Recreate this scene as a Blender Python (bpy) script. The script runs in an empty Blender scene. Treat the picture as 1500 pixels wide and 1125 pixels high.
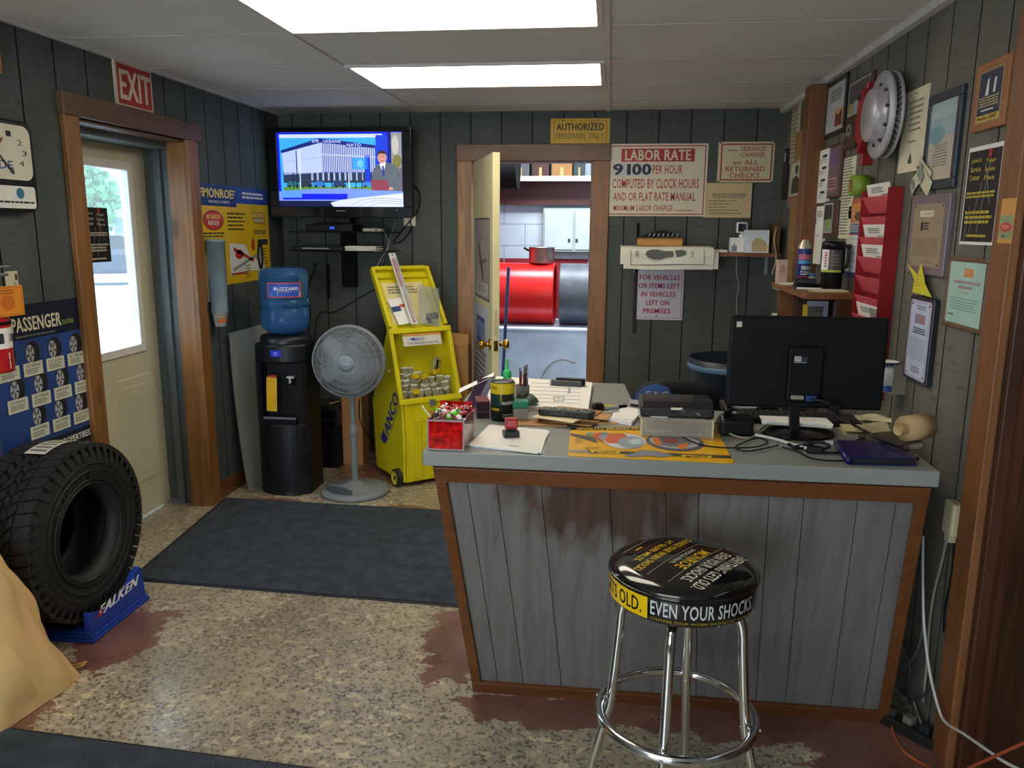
import bpy, bmesh, math, random
from math import sin, cos, pi, sqrt, radians
from mathutils import Matrix, Vector
random.seed(7)
SC = bpy.context.scene
COL = SC.collection

# ------------------------------------------------------------------ camera
YAW, PITCH, ROLL, FPX = -0.1199, 0.1934, -0.0067, 1165.0
EYE = Vector((0, 0, 1.56))
FW = Vector((sin(YAW)*cos(PITCH), cos(YAW)*cos(PITCH), -sin(PITCH)))
_r = Vector((cos(YAW), -sin(YAW), 0)); _d = FW.cross(_r)
RT = cos(ROLL)*_r + sin(ROLL)*_d
DN = -sin(ROLL)*_r + cos(ROLL)*_d
cd = bpy.data.cameras.new('camera'); cam = bpy.data.objects.new('camera', cd); COL.objects.link(cam)
cd.sensor_width = 36; cd.lens = FPX/1500*36; cd.clip_start = .05; cd.clip_end = 200
cam.matrix_world = Matrix(((RT.x, -DN.x, -FW.x, EYE.x), (RT.y, -DN.y, -FW.y, EYE.y), (RT.z, -DN.z, -FW.z, EYE.z), (0, 0, 0, 1)))
SC.camera = cam

# ------------------------------------------------------------------ world, daylight, exposure
w = bpy.data.worlds.new('sky'); SC.world = w; w.use_nodes = True
bg = w.node_tree.nodes['Background']
bg.inputs[0].default_value = (.62, .82, 1, 1); bg.inputs[1].default_value = 5.0
def area(name, loc, rot, sx, sy, power, col):
    l = bpy.data.lights.new(name, 'AREA'); l.shape = 'RECTANGLE'; l.size = sx; l.size_y = sy; l.energy = power; l.color = col
    o = bpy.data.objects.new(name, l); o.location = loc; o.rotation_euler = rot; COL.objects.link(o); return o
area('daylight_front_window', (-1.3, -1.56, 1.35), (radians(-90), 0, pi), 1.8, 1.5, 54, (.88, .94, 1))
area('garage_tube_light', (-.2, 6.3, 2.7), (0, 0, 0), 1.6, .5, 120, (.82, .91, 1))
SC.view_settings.view_transform = 'Standard'
SC.view_settings.look = 'None'
SC.view_settings.gamma = 1
SC.view_settings.use_curve_mapping = False
SC.view_settings.exposure = 0.0
LAMP = 7.5          # emission of the fluorescent diffusers
SC.cycles.max_bounces = 8
SC.cycles.use_denoising = True

# ------------------------------------------------------------------ pixel -> surface helpers (measured on real planes)
XL, XR, YB, H = -2.215, 1.045, 5.29, 2.295
TOPZ = .93
def ray(px, py): return (px-750)/FPX*RT + (py-562.5)/FPX*DN + FW
def on(ax, val, px, py):
    q = ray(px, py); return EYE + q*((val-EYE[ax])/q[ax])
def onL(px, py): return on(0, XL, px, py)
def onR(px, py): return on(0, XR, px, py)
def onB(px, py): return on(1, YB, px, py)
def onZ(px, py, z): return on(2, z, px, py)
def onC(px, py): return on(2, TOPZ, px, py)

# ------------------------------------------------------------------ materials
def lin(h):
    h = h.lstrip('#'); r = []
    for i in (0, 2, 4):
        c = int(h[i:i+2], 16)/255
        r.append(c/12.92 if c <= .04045 else ((c+.055)/1.055)**2.4)
    return r
_M = {}
def mat(hx, rough=.5, metal=0, var=.08, scale=9, bump=0, stretch=(1, 1, 1), coat=0, trans=0, emit=0, alpha=1, ior=1.45, spec=.5, detail=3):
    key = (hx, rough, metal, var, scale, bump, stretch, coat, trans, emit, alpha, spec)
    if key in _M: return _M[key]
    m = bpy.data.materials.new('paint_'+hx); m.use_nodes = True
    nt = m.node_tree; N = nt.nodes; Lk = nt.links; b = N['Principled BSDF']
    c = lin(hx)
    tc = N.new('ShaderNodeTexCoord'); mp = N.new('ShaderNodeMapping'); mp.inputs['Scale'].default_value = stretch
    nz = N.new('ShaderNodeTexNoise'); nz.inputs['Scale'].default_value = scale; nz.inputs['Detail'].default_value = detail
    Lk.new(tc.outputs['Object'], mp.inputs['Vector']); Lk.new(mp.outputs[0], nz.inputs['Vector'])
    mr = N.new('ShaderNodeMapRange'); mr.inputs[1].default_value = .3; mr.inputs[2].default_value = .7
    Lk.new(nz.outputs['Fac'], mr.inputs[0])
    mx = N.new('ShaderNodeMix'); mx.data_type = 'RGBA'
    mx.inputs[6].default_value = [min(1, x*(1-var)) for x in c]+[1]
    mx.inputs[7].default_value = [min(1, x*(1+var)) for x in c]+[1]
    Lk.new(mr.outputs[0], mx.inputs[0]); Lk.new(mx.outputs[2], b.inputs['Base Color'])
    b.inputs['Roughness'].default_value = rough; b.inputs['Metallic'].default_value = metal
    b.inputs['Specular IOR Level'].default_value = spec; b.inputs['IOR'].default_value = ior
    if coat: b.inputs['Coat Weight'].default_value = coat; b.inputs['Coat Roughness'].default_value = .05
    if trans: b.inputs['Transmission Weight'].default_value = trans
    if alpha < 1: b.inputs['Alpha'].default_value = alpha
    if emit:
        Lk.new(mx.outputs[2], b.inputs['Emission Color']); b.inputs['Emission Strength'].default_value = emit
    if bump:
        bp = N.new('ShaderNodeBump'); bp.inputs['Strength'].default_value = bump; bp.inputs['Distance'].default_value = .01
        Lk.new(nz.outputs['Fac'], bp.inputs['Height']); Lk.new(bp.outputs[0], b.inputs['Normal'])
    _M[key] = m; return m
def wood(hx, axis='z', rough=.45, var=.35, knots=True):
    key = ('wood', hx, axis, rough, var)
    if key in _M: return _M[key]
    m = bpy.data.materials.new('wood_'+hx); m.use_nodes = True
    nt = m.node_tree; N = nt.nodes; Lk = nt.links; b = N['Principled BSDF']; c = lin(hx)
    tc = N.new('ShaderNodeTexCoord'); mp = N.new('ShaderNodeMapping')
    s = {'x': (1.2, 14, 14), 'y': (14, 1.2, 14), 'z': (14, 14, 1.2)}[axis]; mp.inputs['Scale'].default_value = s
    nz = N.new('ShaderNodeTexNoise'); nz.inputs['Scale'].default_value = 2.2; nz.inputs['Detail'].default_value = 6; nz.inputs['Distortion'].default_value = .8
    Lk.new(tc.outputs['Object'], mp.inputs['Vector']); Lk.new(mp.outputs[0], nz.inputs['Vector'])
    mr = N.new('ShaderNodeMapRange'); mr.inputs[1].default_value = .3; mr.inputs[2].default_value = .72; Lk.new(nz.outputs['Fac'], mr.inputs[0])
    mx = N.new('ShaderNodeMix'); mx.data_type = 'RGBA'
    mx.inputs[6].default_value = [x*(1-var) for x in c]+[1]; mx.inputs[7].default_value = [min(1, x*(1+var)) for x in c]+[1]
    Lk.new(mr.outputs[0], mx.inputs[0])
    mp2 = N.new('ShaderNodeMapping'); s2 = {'x': (1, 2, 2), 'y': (2, 1, 2), 'z': (2, 2, 1)}[axis]; mp2.inputs['Scale'].default_value = s2
    vo = N.new('ShaderNodeTexVoronoi'); vo.inputs['Scale'].default_value = 2.6
    Lk.new(tc.outputs['Object'], mp2.inputs['Vector']); Lk.new(mp2.outputs[0], vo.inputs['Vector'])
    kr = N.new('ShaderNodeMapRange'); kr.inputs[1].default_value = .09; kr.inputs[2].default_value = .2; kr.inputs[3].default_value = .75; kr.inputs[4].default_value = 0
    Lk.new(vo.outputs['Distance'], kr.inputs[0])
    m2 = N.new('ShaderNodeMix'); m2.data_type = 'RGBA'; m2.inputs[7].default_value = [x*.25 for x in c]+[1]
    Lk.new(kr.outputs[0], m2.inputs[0]); Lk.new(mx.outputs[2], m2.inputs[6])
    Lk.new((m2 if knots else mx).outputs[2], b.inputs['Base Color'])
    b.inputs['Roughness'].default_value = rough
    bp = N.new('ShaderNodeBump'); bp.inputs['Strength'].default_value = .15; bp.inputs['Distance'].default_value = .004
    Lk.new(nz.outputs['Fac'], bp.inputs['Height']); Lk.new(bp.outputs[0], b.inputs['Normal'])
    _M[key] = m; return m

# ------------------------------------------------------------------ mesh builder
_TX = {}
def text_mesh(s, bold):
    bold = min(bold, .012)
    k = (s, bold)
    if k in _TX: return _TX[k]
    c = bpy.data.curves.new('t', 'FONT'); c.body = s; c.size = 1; c.resolution_u = 2; c.offset = bold; c.space_character = 1.06; c.fill_mode = 'FRONT' if hasattr(c, 'fill_mode') else 'FRONT'
    o = bpy.data.objects.new('t', c); COL.objects.link(o)
    dg = bpy.context.evaluated_depsgraph_get()
    me = bpy.data.meshes.new_from_object(o.evaluated_get(dg))
    vs = [v.co.copy() for v in me.vertices]; fs = [tuple(p.vertices) for p in me.polygons]
    bpy.data.objects.remove(o); bpy.data.curves.remove(c); bpy.data.meshes.remove(me)
    if vs:
        x0 = min(v.x for v in vs); x1 = max(v.x for v in vs); y0 = min(v.y for v in vs); y1 = max(v.y for v in vs)
    else: x0 = y0 = 0; x1 = y1 = 1
    _TX[k] = (vs, fs, x0, x1, y0, y1); return _TX[k]
I4 = Matrix.Identity(4)
def T(x, y, z): return Matrix.Translation((x, y, z))
def Rz(a): return Matrix.Rotation(a, 4, 'Z')
def Rx(a): return Matrix.Rotation(a, 4, 'X')
def Ry(a): return Matrix.Rotation(a, 4, 'Y')
def FM(o, u, v, n):
    u, v, n = Vector(u), Vector(v), Vector(n)
    return Matrix(((u.x, v.x, n.x, o[0]), (u.y, v.y, n.y, o[1]), (u.z, v.z, n.z, o[2]), (0, 0, 0, 1)))
def along(p0, p1):
    z = (Vector(p1)-Vector(p0)).normalized(); a = Vector((0, 0, 1)) if abs(z.z) < .9 else Vector((1, 0, 0))
    x = a.cross(z).normalized(); y = z.cross(x); return FM(p0, x, y, z)
class MB:
    def __init__(s, M=I4): s.v = []; s.f = []; s.mi = []; s.sm = []; s.ms = []; s.M = M; s.warp = None
    def _m(s, m):
        if m not in s.ms: s.ms.append(m)
        return s.ms.index(m)
    def add(s, vs, fs, m, smooth=False, M=None):
        b = len(s.v); mm = s.M if M is None else s.M @ M
        for p in vs:
            p = Vector(p)
            if s.warp: p = s.warp(p)
            s.v.append(mm @ p)
        i = s._m(m)
        for f in fs: s.f.append(tuple(b+k for k in f)); s.mi.append(i); s.sm.append(smooth)
        return s
    def box(s, x0, y0, z0, x1, y1, z1, m, M=None):
        vs = [(x, y, z) for x in (x0, x1) for y in (y0, y1) for z in (z0, z1)]
        return s.add(vs, [(0, 1, 3, 2), (4, 6, 7, 5), (0, 4, 5, 1), (2, 3, 7, 6), (0, 2, 6, 4), (1, 5, 7, 3)], m, False, M)
    def cbox(s, c, d, m, M=None): return s.box(c[0]-d[0]/2, c[1]-d[1]/2, c[2]-d[2]/2, c[0]+d[0]/2, c[1]+d[1]/2, c[2]+d[2]/2, m, M)
    def prism(s, pts, z0, z1, m, M=None, smooth=False):
        n = len(pts); vs = [(p[0], p[1], z0) for p in pts]+[(p[0], p[1], z1) for p in pts]
        s.add(vs, [tuple(range(n-1, -1, -1)), tuple(range(n, 2*n))], m, False, M)
        b = len(s.v)-2*n; i = s._m(m)
        for k in range(n): s.f.append((b+k, b+(k+1) % n, b+n+(k+1) % n, b+n+k)); s.mi.append(i); s.sm.append(smooth)
        return s
    def lathe(s, prof, m, seg=32, M=None, smooth=True, a0=0, a1=2*pi, closed=True):
        full = abs(a1-a0-2*pi) < 1e-6; k = seg if full else seg+1; vs = []; fs = []; n = len(prof)
        for i in range(k):
            a = a0+(a1-a0)*i/seg
            for r, z in prof: vs.append((r*cos(a), r*sin(a), z))
        for i in range(seg):
            j = (i+1) % k
            for q in range(n-1): fs.append((i*n+q, j*n+q, j*n+q+1, i*n+q+1))
        return s.add(vs, fs, m, smooth, M)
    def cyl(s, p0, p1, r0, m, r1=None, seg=16, smooth=True, cap=True):
        r1 = r0 if r1 is None else r1; L = (Vector(p1)-Vector(p0)).length; M = along(p0, p1)
        s.lathe([(r0, 0), (r1, L)], m, seg, M, smooth)
        if cap:
            s.add([(r0*cos(2*pi*i/seg), r0*sin(2*pi*i/seg), 0) for i in range(seg)], [tuple(range(seg-1, -1, -1))], m, False, M)
            s.add([(r1*cos(2*pi*i/seg), r1*sin(2*pi*i/seg), L) for i in range(seg)], [tuple(range(seg))], m, False, M)
        return s
    def tube(s, pts, r, m, seg=8, closed=False, sub=6):
        P = [Vector(p) for p in pts]
        if sub > 1 and len(P) > 2:
            Q = []; n = len(P)
            for i in range(n if closed else n-1):
                g = lambda k: P[k % n] if closed else P[max(0, min(n-1, k))]
                p0, p1, p2, p3 = g(i-1), g(i), g(i+1), g(i+2)
                for j in range(sub):
                    t = j/sub; Q.append(.5*((2*p1)+(p2-p0)*t+(2*p0-5*p1+4*p2-p3)*t*t+(3*p1-p0-3*p2+p3)*t**3))
            if not closed: Q.append(P[-1])
            P = Q
        n = len(P); vs = []; fs = []; up = None
        for i in range(n):
            t = ((P[(i+1) % n]-P[i-1]) if closed else (P[min(n-1, i+1)]-P[max(0, i-1)])).normalized()
            if up is None: up = Vector((0, 0, 1)) if abs(t.z) < .9 else Vector((1, 0, 0))
            x = up.cross(t)
            if x.length < 1e-4: x = Vector((0, 1, 0)).cross(t)
            x.normalize(); y = t.cross(x); up = y
            for k in range(seg): a = 2*pi*k/seg; vs.append(P[i]+x*(r*cos(a))+y*(r*sin(a)))
        for i in range(n if closed else n-1):
            j = (i+1) % n
            for k in range(seg): q = (k+1) % seg; fs.append((i*seg+k, i*seg+q, j*seg+q, j*seg+k))
        if not closed: fs += [tuple(range(seg-1, -1, -1)), tuple((n-1)*seg+k for k in range(seg))]
        return s.add(vs, fs, m, True)
    def ball(s, c, r, m, M=None, seg=14, rings=8):
        rr = r if hasattr(r, '__len__') else (r, r, r); vs = []; fs = []
        for i in range(rings+1):
            t = pi*i/rings
            for k in range(seg): a = 2*pi*k/seg; vs.append((c[0]+rr[0]*sin(t)*cos(a), c[1]+rr[1]*sin(t)*sin(a), c[2]-rr[2]*cos(t)))
        for i in range(rings):
            for k in range(seg): q = (k+1) % seg; fs.append((i*seg+k, i*seg+q, (i+1)*seg+q, (i+1)*seg+k))
        return s.add(vs, fs, m, True, M)
    def grid(s, fn, nu, nv, m, smooth=True, M=None):
        vs = [fn(i/nu, j/nv) for i in range(nu+1) for j in range(nv+1)]
        fs = [(i*(nv+1)+j, (i+1)*(nv+1)+j, (i+1)*(nv+1)+j+1, i*(nv+1)+j+1) for i in range(nu) for j in range(nv)]
        return s.add(vs, fs, m, smooth, M)
    # flat print on a board, image-like coordinates: x right, y DOWN, inside box (bx) -> metres w,h
    def sheet(s, w, h, bx=(0, 0, 1, 1)): s.w, s.h, s.bx = w, h, bx; return s
    def uv(s, x, y, lay=1): b = s.bx; return ((x-b[0])/(b[2]-b[0])*s.w, -(y-b[1])/(b[3]-b[1])*s.h, s.t+lay*.0005)
    t = 0.0
    def board(s, t, m):
        s.t = t; s.box(0, -s.h, 0, s.w, 0, t, m); return s
    def r(s, x0, y0, x1, y1, m, lay=1, n=1):
        for k in range(n):
            a, b = x0+(x1-x0)*k/n, x0+(x1-x0)*(k+1)/n
            s.add([s.uv(a, y1, lay), s.uv(b, y1, lay), s.uv(b, y0, lay), s.uv(a, y0, lay)], [(0, 1, 2, 3)], m)
        return s
    def pg(s, pts, m, lay=1):
        s.add([s.uv(x, y, lay) for x, y in pts], [tuple(range(len(pts)-1, -1, -1))], m)
        return s
    def el(s, x, y, rx, ry, m, lay=1, n=24, a=0): return s.pg([(x+rx*cos(2*pi*i/n)*cos(a)-ry*sin(2*pi*i/n)*sin(a), y+rx*cos(2*pi*i/n)*sin(a)+ry*sin(2*pi*i/n)*cos(a)) for i in range(n)], m, lay)
    def ln(s, x0, y0, x1, y1, wd, m, lay=1):
        p, q = Vector((x0, y0)), Vector((x1, y1)); d = (q-p).normalized(); e = Vector((-d.y, d.x))*wd/2
        return s.pg([tuple(p-e), tuple(q-e), tuple(q+e), tuple(p+e)], m, lay)
    def rim(s, x0, y0, x1, y1, wd, m, lay=1, wy=None):
        wy = wy or wd
        s.r(x0, y0, x1, y0+wy, m, lay); s.r(x0, y1-wy, x1, y1, m, lay); s.r(x0, y0+wy, x0+wd, y1-wy, m, lay); return s.r(x1-wd, y0+wy, x1, y1-wy, m, lay)
    def tx(s, st, x0, y0, x1, y1, m, bold=.01, lay=2, shear=0):
        vs, fs, a, b, c, d = text_mesh(st, bold)
        for k in ((0,) if bold < .02 else (-1, 0, 1)):
            e = k*min(bold, .07)*.45
            V = [s.uv(x0+(v.x+e-a)/(b-a)*(x1-x0)+shear*(v.y-c), y1-(v.y-c)/(d-c)*(y1-y0), lay+k*.04) for v in vs]
            s.add(V, fs, m)
        return s
    def greek(s, x0, y0, x1, y1, rows, m, lay=2, fill=.55, ragged=.25, center=False):
        dy = (y1-y0)/rows
        for k in range(rows):
            L = (x1-x0)*(1-random.random()*ragged); x = x0+((x1-x0-L)/2 if center else 0); e = x+L
            while x < e-1e-9:
                q = min(e, x+(x1-x0)*(.05+.13*random.random())); s.r(x, y0+dy*k, q, y0+dy*(k+fill), m, lay); x = q+(x1-x0)*.02
        return s
    def mesh(s, name):
        me = bpy.data.meshes.new(name); me.from_pydata([tuple(p) for p in s.v], [], s.f)
        for m in s.ms: me.materials.append(m)
        for p, i, k in zip(me.polygons, s.mi, s.sm): p.material_index = i; p.use_smooth = k
        me.validate(); me.update(); return me
def bev(o, wd, seg=2, ang=40):
    if wd:
        md = o.modifiers.new('bevel', 'BEVEL'); md.width = wd; md.segments = seg; md.limit_method = 'ANGLE'; md.angle_limit = radians(ang)
    return o
def part(name, mb, par, bevel=0, label=None, kind=None, seg=2):
    o = bpy.data.objects.new(name, mb.mesh(name)); COL.objects.link(o)
    if par is not None: o.parent = par
    if label: o['label'] = label
    if kind: o['kind'] = kind
    return bev(o, bevel, seg)
def thing(name, label, cat, M=I4, group=None):
    o = bpy.data.objects.new(name, None); COL.objects.link(o); o.matrix_world = M; o.empty_display_size = .05
    o['label'] = label; o['category'] = cat
    if group: o['group'] = group
    return o
def solo(name, mb, label, cat, M=I4, group=None, bevel=0, kind=None):
    o = part(name, mb, None, bevel); o.matrix_world = M; o['label'] = label; o['category'] = cat
    if group: o['group'] = group
    if kind: o['kind'] = kind
    return o
def struct(name, mb, bevel=0, par=None, M=I4):
    o = part(name, mb, par, bevel)
    if par is None: o.matrix_world = M; o['kind'] = 'structure'
    return o
def dup(o, M, label, group=None):
    c = o.copy(); COL.objects.link(c); c.matrix_world = M; c['label'] = label
    if group: c['group'] = group
    for ch in list(o.children):
        k = ch.copy(); COL.objects.link(k); k.parent = c
        for g in list(ch.children): q = g.copy(); COL.objects.link(q); q.parent = k
    return c
# wall frames: origin = top-left corner of the print, u right, v up, n into the room
def wallL(a, b):   # pixel corners -> (matrix, w, h)
    p, q = onL(*a), onL(*b); return FM((XL, p.y, p.z), (0, 1, 0), (0, 0, 1), (1, 0, 0)), q.y-p.y, p.z-q.z
def wallB(a, b):
    p, q = onB(*a), onB(*b); return FM((p.x, YB, p.z), (1, 0, 0), (0, 0, 1), (0, -1, 0)), q.x-p.x, p.z-q.z
def wallR(a, b):
    p, q = onR(*a), onR(*b); return FM((XR, p.y, p.z), (0, -1, 0), (0, 0, 1), (-1, 0, 0)), p.y-q.y, p.z-q.z
# common paints
WHITE = mat('e6e4dd', .6); PAPER = mat('e4e2da', .8, var=.03); CREAM = mat('d9d2b4', .7, var=.05); BLACK = mat('0d0e10', .4); INK = mat('23242a', .7)
RED = mat('b3262c', .5); BLUE = mat('1f3f9c', .5); YEL = mat('e0b81e', .5); GREY = mat('8c9094', .5); DKGREY = mat('2c2e31', .5); LTGREY = mat('b9bcbf', .5)
CHROME = mat('d6d8da', .12, 1, var=.02); STEEL = mat('a9adb0', .35, 1, var=.1); BRASS = mat('b08a3c', .25, 1, var=.08); GREEKC = mat('77756c', .8); GREEN = mat('2f8f3a', .5)
BLKPL = mat('0c0d10', .35, var=.05, spec=.35); BLKMAT = mat('0a0b0c', .75, spec=.25); KRAFT = mat('b98a55', .8, var=.1); ORANGE = mat('e07a1c', .5); TEAL = mat('8fc7b8', .7)
# ================================================================== SETTING
def panel_mat(name, base, light, dark):
    m = bpy.data.materials.new(name); m.use_nodes = True; nt = m.node_tree; N = nt.nodes; Lk = nt.links; b = N['Principled BSDF']
    tc = N.new('ShaderNodeTexCoord')
    def noise(sc, det, st):
        mp = N.new('ShaderNodeMapping'); mp.inputs['Scale'].default_value = st; z = N.new('ShaderNodeTexNoise'); z.inputs['Scale'].default_value = sc; z.inputs['Detail'].default_value = det
        Lk.new(tc.outputs['Object'], mp.inputs[0]); Lk.new(mp.outputs[0], z.inputs['Vector']); return z.outputs['Fac']
    a = noise(2.2, 6, (2, 2, .5)); g = noise(10, 6, (1.2, 1.2, 6)); h = noise(40, 4, (4, 4, .25))
    def mixc(f, lo, hi, A, Bc):
        r = N.new('ShaderNodeMapRange'); r.inputs[1].default_value = lo; r.inputs[2].default_value = hi; Lk.new(f, r.inputs[0])
        x = N.new('ShaderNodeMix'); x.data_type = 'RGBA'; Lk.new(r.outputs[0], x.inputs[0])
        for i, c in ((6, A), (7, Bc)):
            if isinstance(c, str): x.inputs[i].default_value = lin(c)+[1]
            else: Lk.new(c, x.inputs[i])
        return x.outputs[2]
    c = mixc(a, .35, .7, base, light); c = mixc(g, .55, .8, c, dark)
    Lk.new(c, b.inputs['Base Color']); b.inputs['Roughness'].default_value = .7
    bp = N.new('ShaderNodeBump'); bp.inputs['Strength'].default_value = .35; bp.inputs['Distance'].default_value = .006; Lk.new(h, bp.inputs['Height']); Lk.new(bp.outputs[0], b.inputs['Normal'])
    return m
WALLG = panel_mat('green_grey_siding', '424a48', '4f5856', '383f3d')
WALLBR = panel_mat('brown_grey_siding', '5a584d', '706d62', '494840')
WALLBK = panel_mat('dark_grey_green_siding', '444945', '51564f', '393d39')
GROOVE = mat('1b201f', .9)
def wall(name, M, u0, u1, v1, holes, off, step, m, gw=.008, gd=.007):
    b = MB(M); cuts = {u0, u1}; gs = []
    k = math.ceil((u0-off)/step)
    while off+k*step < u1-.01:
        g = off+k*step
        if g > u0+.01: gs.append((g-gw/2, g+gw/2)); cuts |= {g-gw/2, g+gw/2}
        k += 1
    for h in holes: cuts |= {h[0], h[1]}
    cs = sorted(cuts); prev = None
    for a, c in zip(cs, cs[1:]):
        mid = (a+c)/2; d = -gd if any(g0 < mid < g1 for g0, g1 in gs) else 0
        vs = [0, v1]
        iv = [(0, v1)]
        for h in holes:
            if h[0] < mid < h[1]:
                nv = []
                for x, y in iv:
                    if h[2] > x: nv.append((x, min(y, h[2])))
                    if h[3] < y: nv.append((max(x, h[3]), y))
                iv = nv
        for x, y in iv:
            b.add([(a, x, d), (c, x, d), (c, y, d), (a, y, d)], [(0, 1, 2, 3)], GROOVE if d else m)
            if d:
                b.add([(a, x, 0), (a, x, d), (a, y, d), (a, y, 0)], [(0, 1, 2, 3)], GROOVE); b.add([(c, x, d), (c, x, 0), (c, y, 0), (c, y, d)], [(0, 1, 2, 3)], GROOVE)
    return struct(name, b)
ML = FM((XL, 0, 0), (0, 1, 0), (0, 0, 1), (1, 0, 0)); MBk = FM((0, YB, 0), (1, 0, 0), (0, 0, 1), (0, -1, 0)); MR = FM((XR, 0, 0), (0, -1, 0), (0, 0, 1), (-1, 0, 0)); MF = FM((0, -1.5, 0), (-1, 0, 0), (0, 0, 1), (0, 1, 0))
wall('wall_left', ML, -1.5, YB, H, [(3.192, 4.06, 0, 1.995)], .10, .2, WALLG)
wall('wall_back', MBk, XL, XR, H, [(-.912, -.13, 0, 1.985)], .083, .2, WALLBK)
wall('wall_right', MR, -YB, 1.5, H, [(-2.215, -1.3, 0, 2.03)], -2.408, .2, WALLBR)
wall('wall_front', MF, -XR, -XL, H, [(.3, 2.2, .55, 2.1)], .1, .2, WALLG)
fr = MB()
for x in (-2.2, -1.28, -.36): fr.box(x, -1.55, .55, x+.06, -1.5, 2.1, WHITE)
for z in (.55, 2.05): fr.box(-2.2, -1.55, z, -.3, -1.5, z+.05, WHITE)
struct('window_1', fr)

# floor: worn terrazzo-like concrete with remains of oxide red paint
def floor_mat():
    m = bpy.data.materials.new('worn_painted_concrete'); m.use_nodes = True; nt = m.node_tree; N = nt.nodes; Lk = nt.links; b = N['Principled BSDF']
    tc = N.new('ShaderNodeTexCoord'); P = tc.outputs['Object']
    def nz(sc, det=4, rough=.6, st=(1, 1, 1)):
        mp = N.new('ShaderNodeMapping'); mp.inputs['Scale'].default_value = st; Lk.new(P, mp.inputs[0])
        z = N.new('ShaderNodeTexNoise'); z.inputs['Scale'].default_value = sc; z.inputs['Detail'].default_value = det; z.inputs['Roughness'].default_value = rough; Lk.new(mp.outputs[0], z.inputs['Vector']); return z.outputs['Fac']
    def mr(f, lo, hi, a=0, c=1):
        r = N.new('ShaderNodeMapRange'); r.inputs[1].default_value = lo; r.inputs[2].default_value = hi; r.inputs[3].default_value = a; r.inputs[4].default_value = c; Lk.new(f, r.inputs[0]); return r.outputs[0]
    def mix(f, A, B):
        x = N.new('ShaderNodeMix'); x.data_type = 'RGBA'; Lk.new(f, x.inputs[0])
        for i, c in ((6, A), (7, B)):
            if isinstance(c, str): x.inputs[i].default_value = lin(c)+[1]
            else: Lk.new(c, x.inputs[i])
        return x.outputs[2]
    def mth(op, a, c=0):
        x = N.new('ShaderNodeMath'); x.operation = op
        for i, q in ((0, a), (1, c)):
            if isinstance(q, (int, float)): x.inputs[i].default_value = q
            else: Lk.new(q, x.inputs[i])
        return x.outputs[0]
    base = mix(mr(nz(3.5, 5), .35, .65), '9d927e', 'b9ab8f')
    vo = N.new('ShaderNodeTexVoronoi'); vo.inputs['Scale'].default_value = 105; vo.inputs['Randomness'].default_value = 1; Lk.new(P, vo.inputs['Vector'])
    sep = N.new('ShaderNodeSeparateColor'); Lk.new(vo.outputs['Color'], sep.inputs[0])
    base = mix(mth('MULTIPLY', mr(sep.outputs[0], .70, .74), .8), base, '565047')      # dark stones
    base = mix(mth('MULTIPLY', mr(sep.outputs[1], .72, .76), .75), base, 'bfb196')     # pale stones
    base = mix(mth('MULTIPLY', mr(nz(26, 5), .56, .59), mr(nz(3, 2), .40, .58, .2, 1)), base, 'dccba2')      # tan flakes
    base = mix(mth('MULTIPLY', mr(nz(70, 3, .5, (1, .8, 1)), .67, .71), .8), base, '3a352f')
    base = mix(mr(nz(1.3, 4), .38, .62, .0, .42), base, '574d42')
    # paint remains: union of blobs, edges broken up by noise
    blobs = [(-.52, 2.78, .17, .34), (-1.83, 2.62, .16, .30), (-1.95, 2.1, .2, .25), (.62, 2.38, .75, .12), (.9, 2.15, .3, .35), (-1.12, 4.15, .17, .10), (-1.9, 3.9, .28, .45), (-1.3, 4.85, .5, .3), (-.15, 2.36, .35, .10)]
    tot = None
    for x, y, rx, ry in blobs:
        mp = N.new('ShaderNodeMapping'); mp.inputs['Location'].default_value = (-x/rx, -y/ry, 0); mp.inputs['Scale'].default_value = (1/rx, 1/ry, 0); Lk.new(P, mp.inputs[0])
        ln = N.new('ShaderNodeVectorMath'); ln.operation = 'LENGTH'; Lk.new(mp.outputs[0], ln.inputs[0])
        d = mr(ln.outputs['Value'], .3, 1.5, 1, 0); tot = d if tot is None else mth('MAXIMUM', tot, d)
    edge = mth('ADD', tot, mth('MULTIPLY', mth('SUBTRACT', nz(9, 6, .65, (1, 1.6, 1)), .5), 1.5))
    pm = mr(edge, .50, .53)
    base = mix(pm, base, mix(mr(nz(6, 4), .35, .65), '6c473b', '7e584a'))
    Lk.new(base, b.inputs['Base Color']); Lk.new(mr(nz(7, 4), .3, .7, .20, .42), b.inputs['Roughness']); b.inputs['Specular IOR Level'].default_value = .5
    bp = N.new('ShaderNodeBump'); b.inputs['Coat Weight'].default_value = .35; b.inputs['Coat Roughness'].default_value = .22
    bp.inputs['Strength'].default_value = .25; bp.inputs['Distance'].default_value = .003; Lk.new(nz(60, 3), bp.inputs['Height']); Lk.new(bp.outputs[0], b.inputs['Normal'])
    return m
struct('floor', MB().box(XL-.3, -1.5, -.1, XR+.2, YB+.02, 0, floor_mat()))
struct('ceiling', MB().box(XL-.02, -1.52, H, XR+.02, YB+.02, H+.05, mat('d2cdc6', .9, var=.04, scale=3)))
TEE = mat('cfcac3', .6); TEE_SHADE = mat('75716c', .8)  # second colour: shadow line painted as a dark strip beside each cross tee
g = MB()
for x in (-.037, -1.257): g.box(x-.013, -1.5, H-.007, x+.013, YB, H, TEE)
k = 0
while 3.14+.61*k < YB:
    y = 3.14+.61*k; g.box(XL, y-.007, H-.003, XR, y+.007, H, TEE); g.box(XL, y-.0095, H-.0012, XR, y-.007, H, TEE_SHADE); k += 1
k = -1
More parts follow.
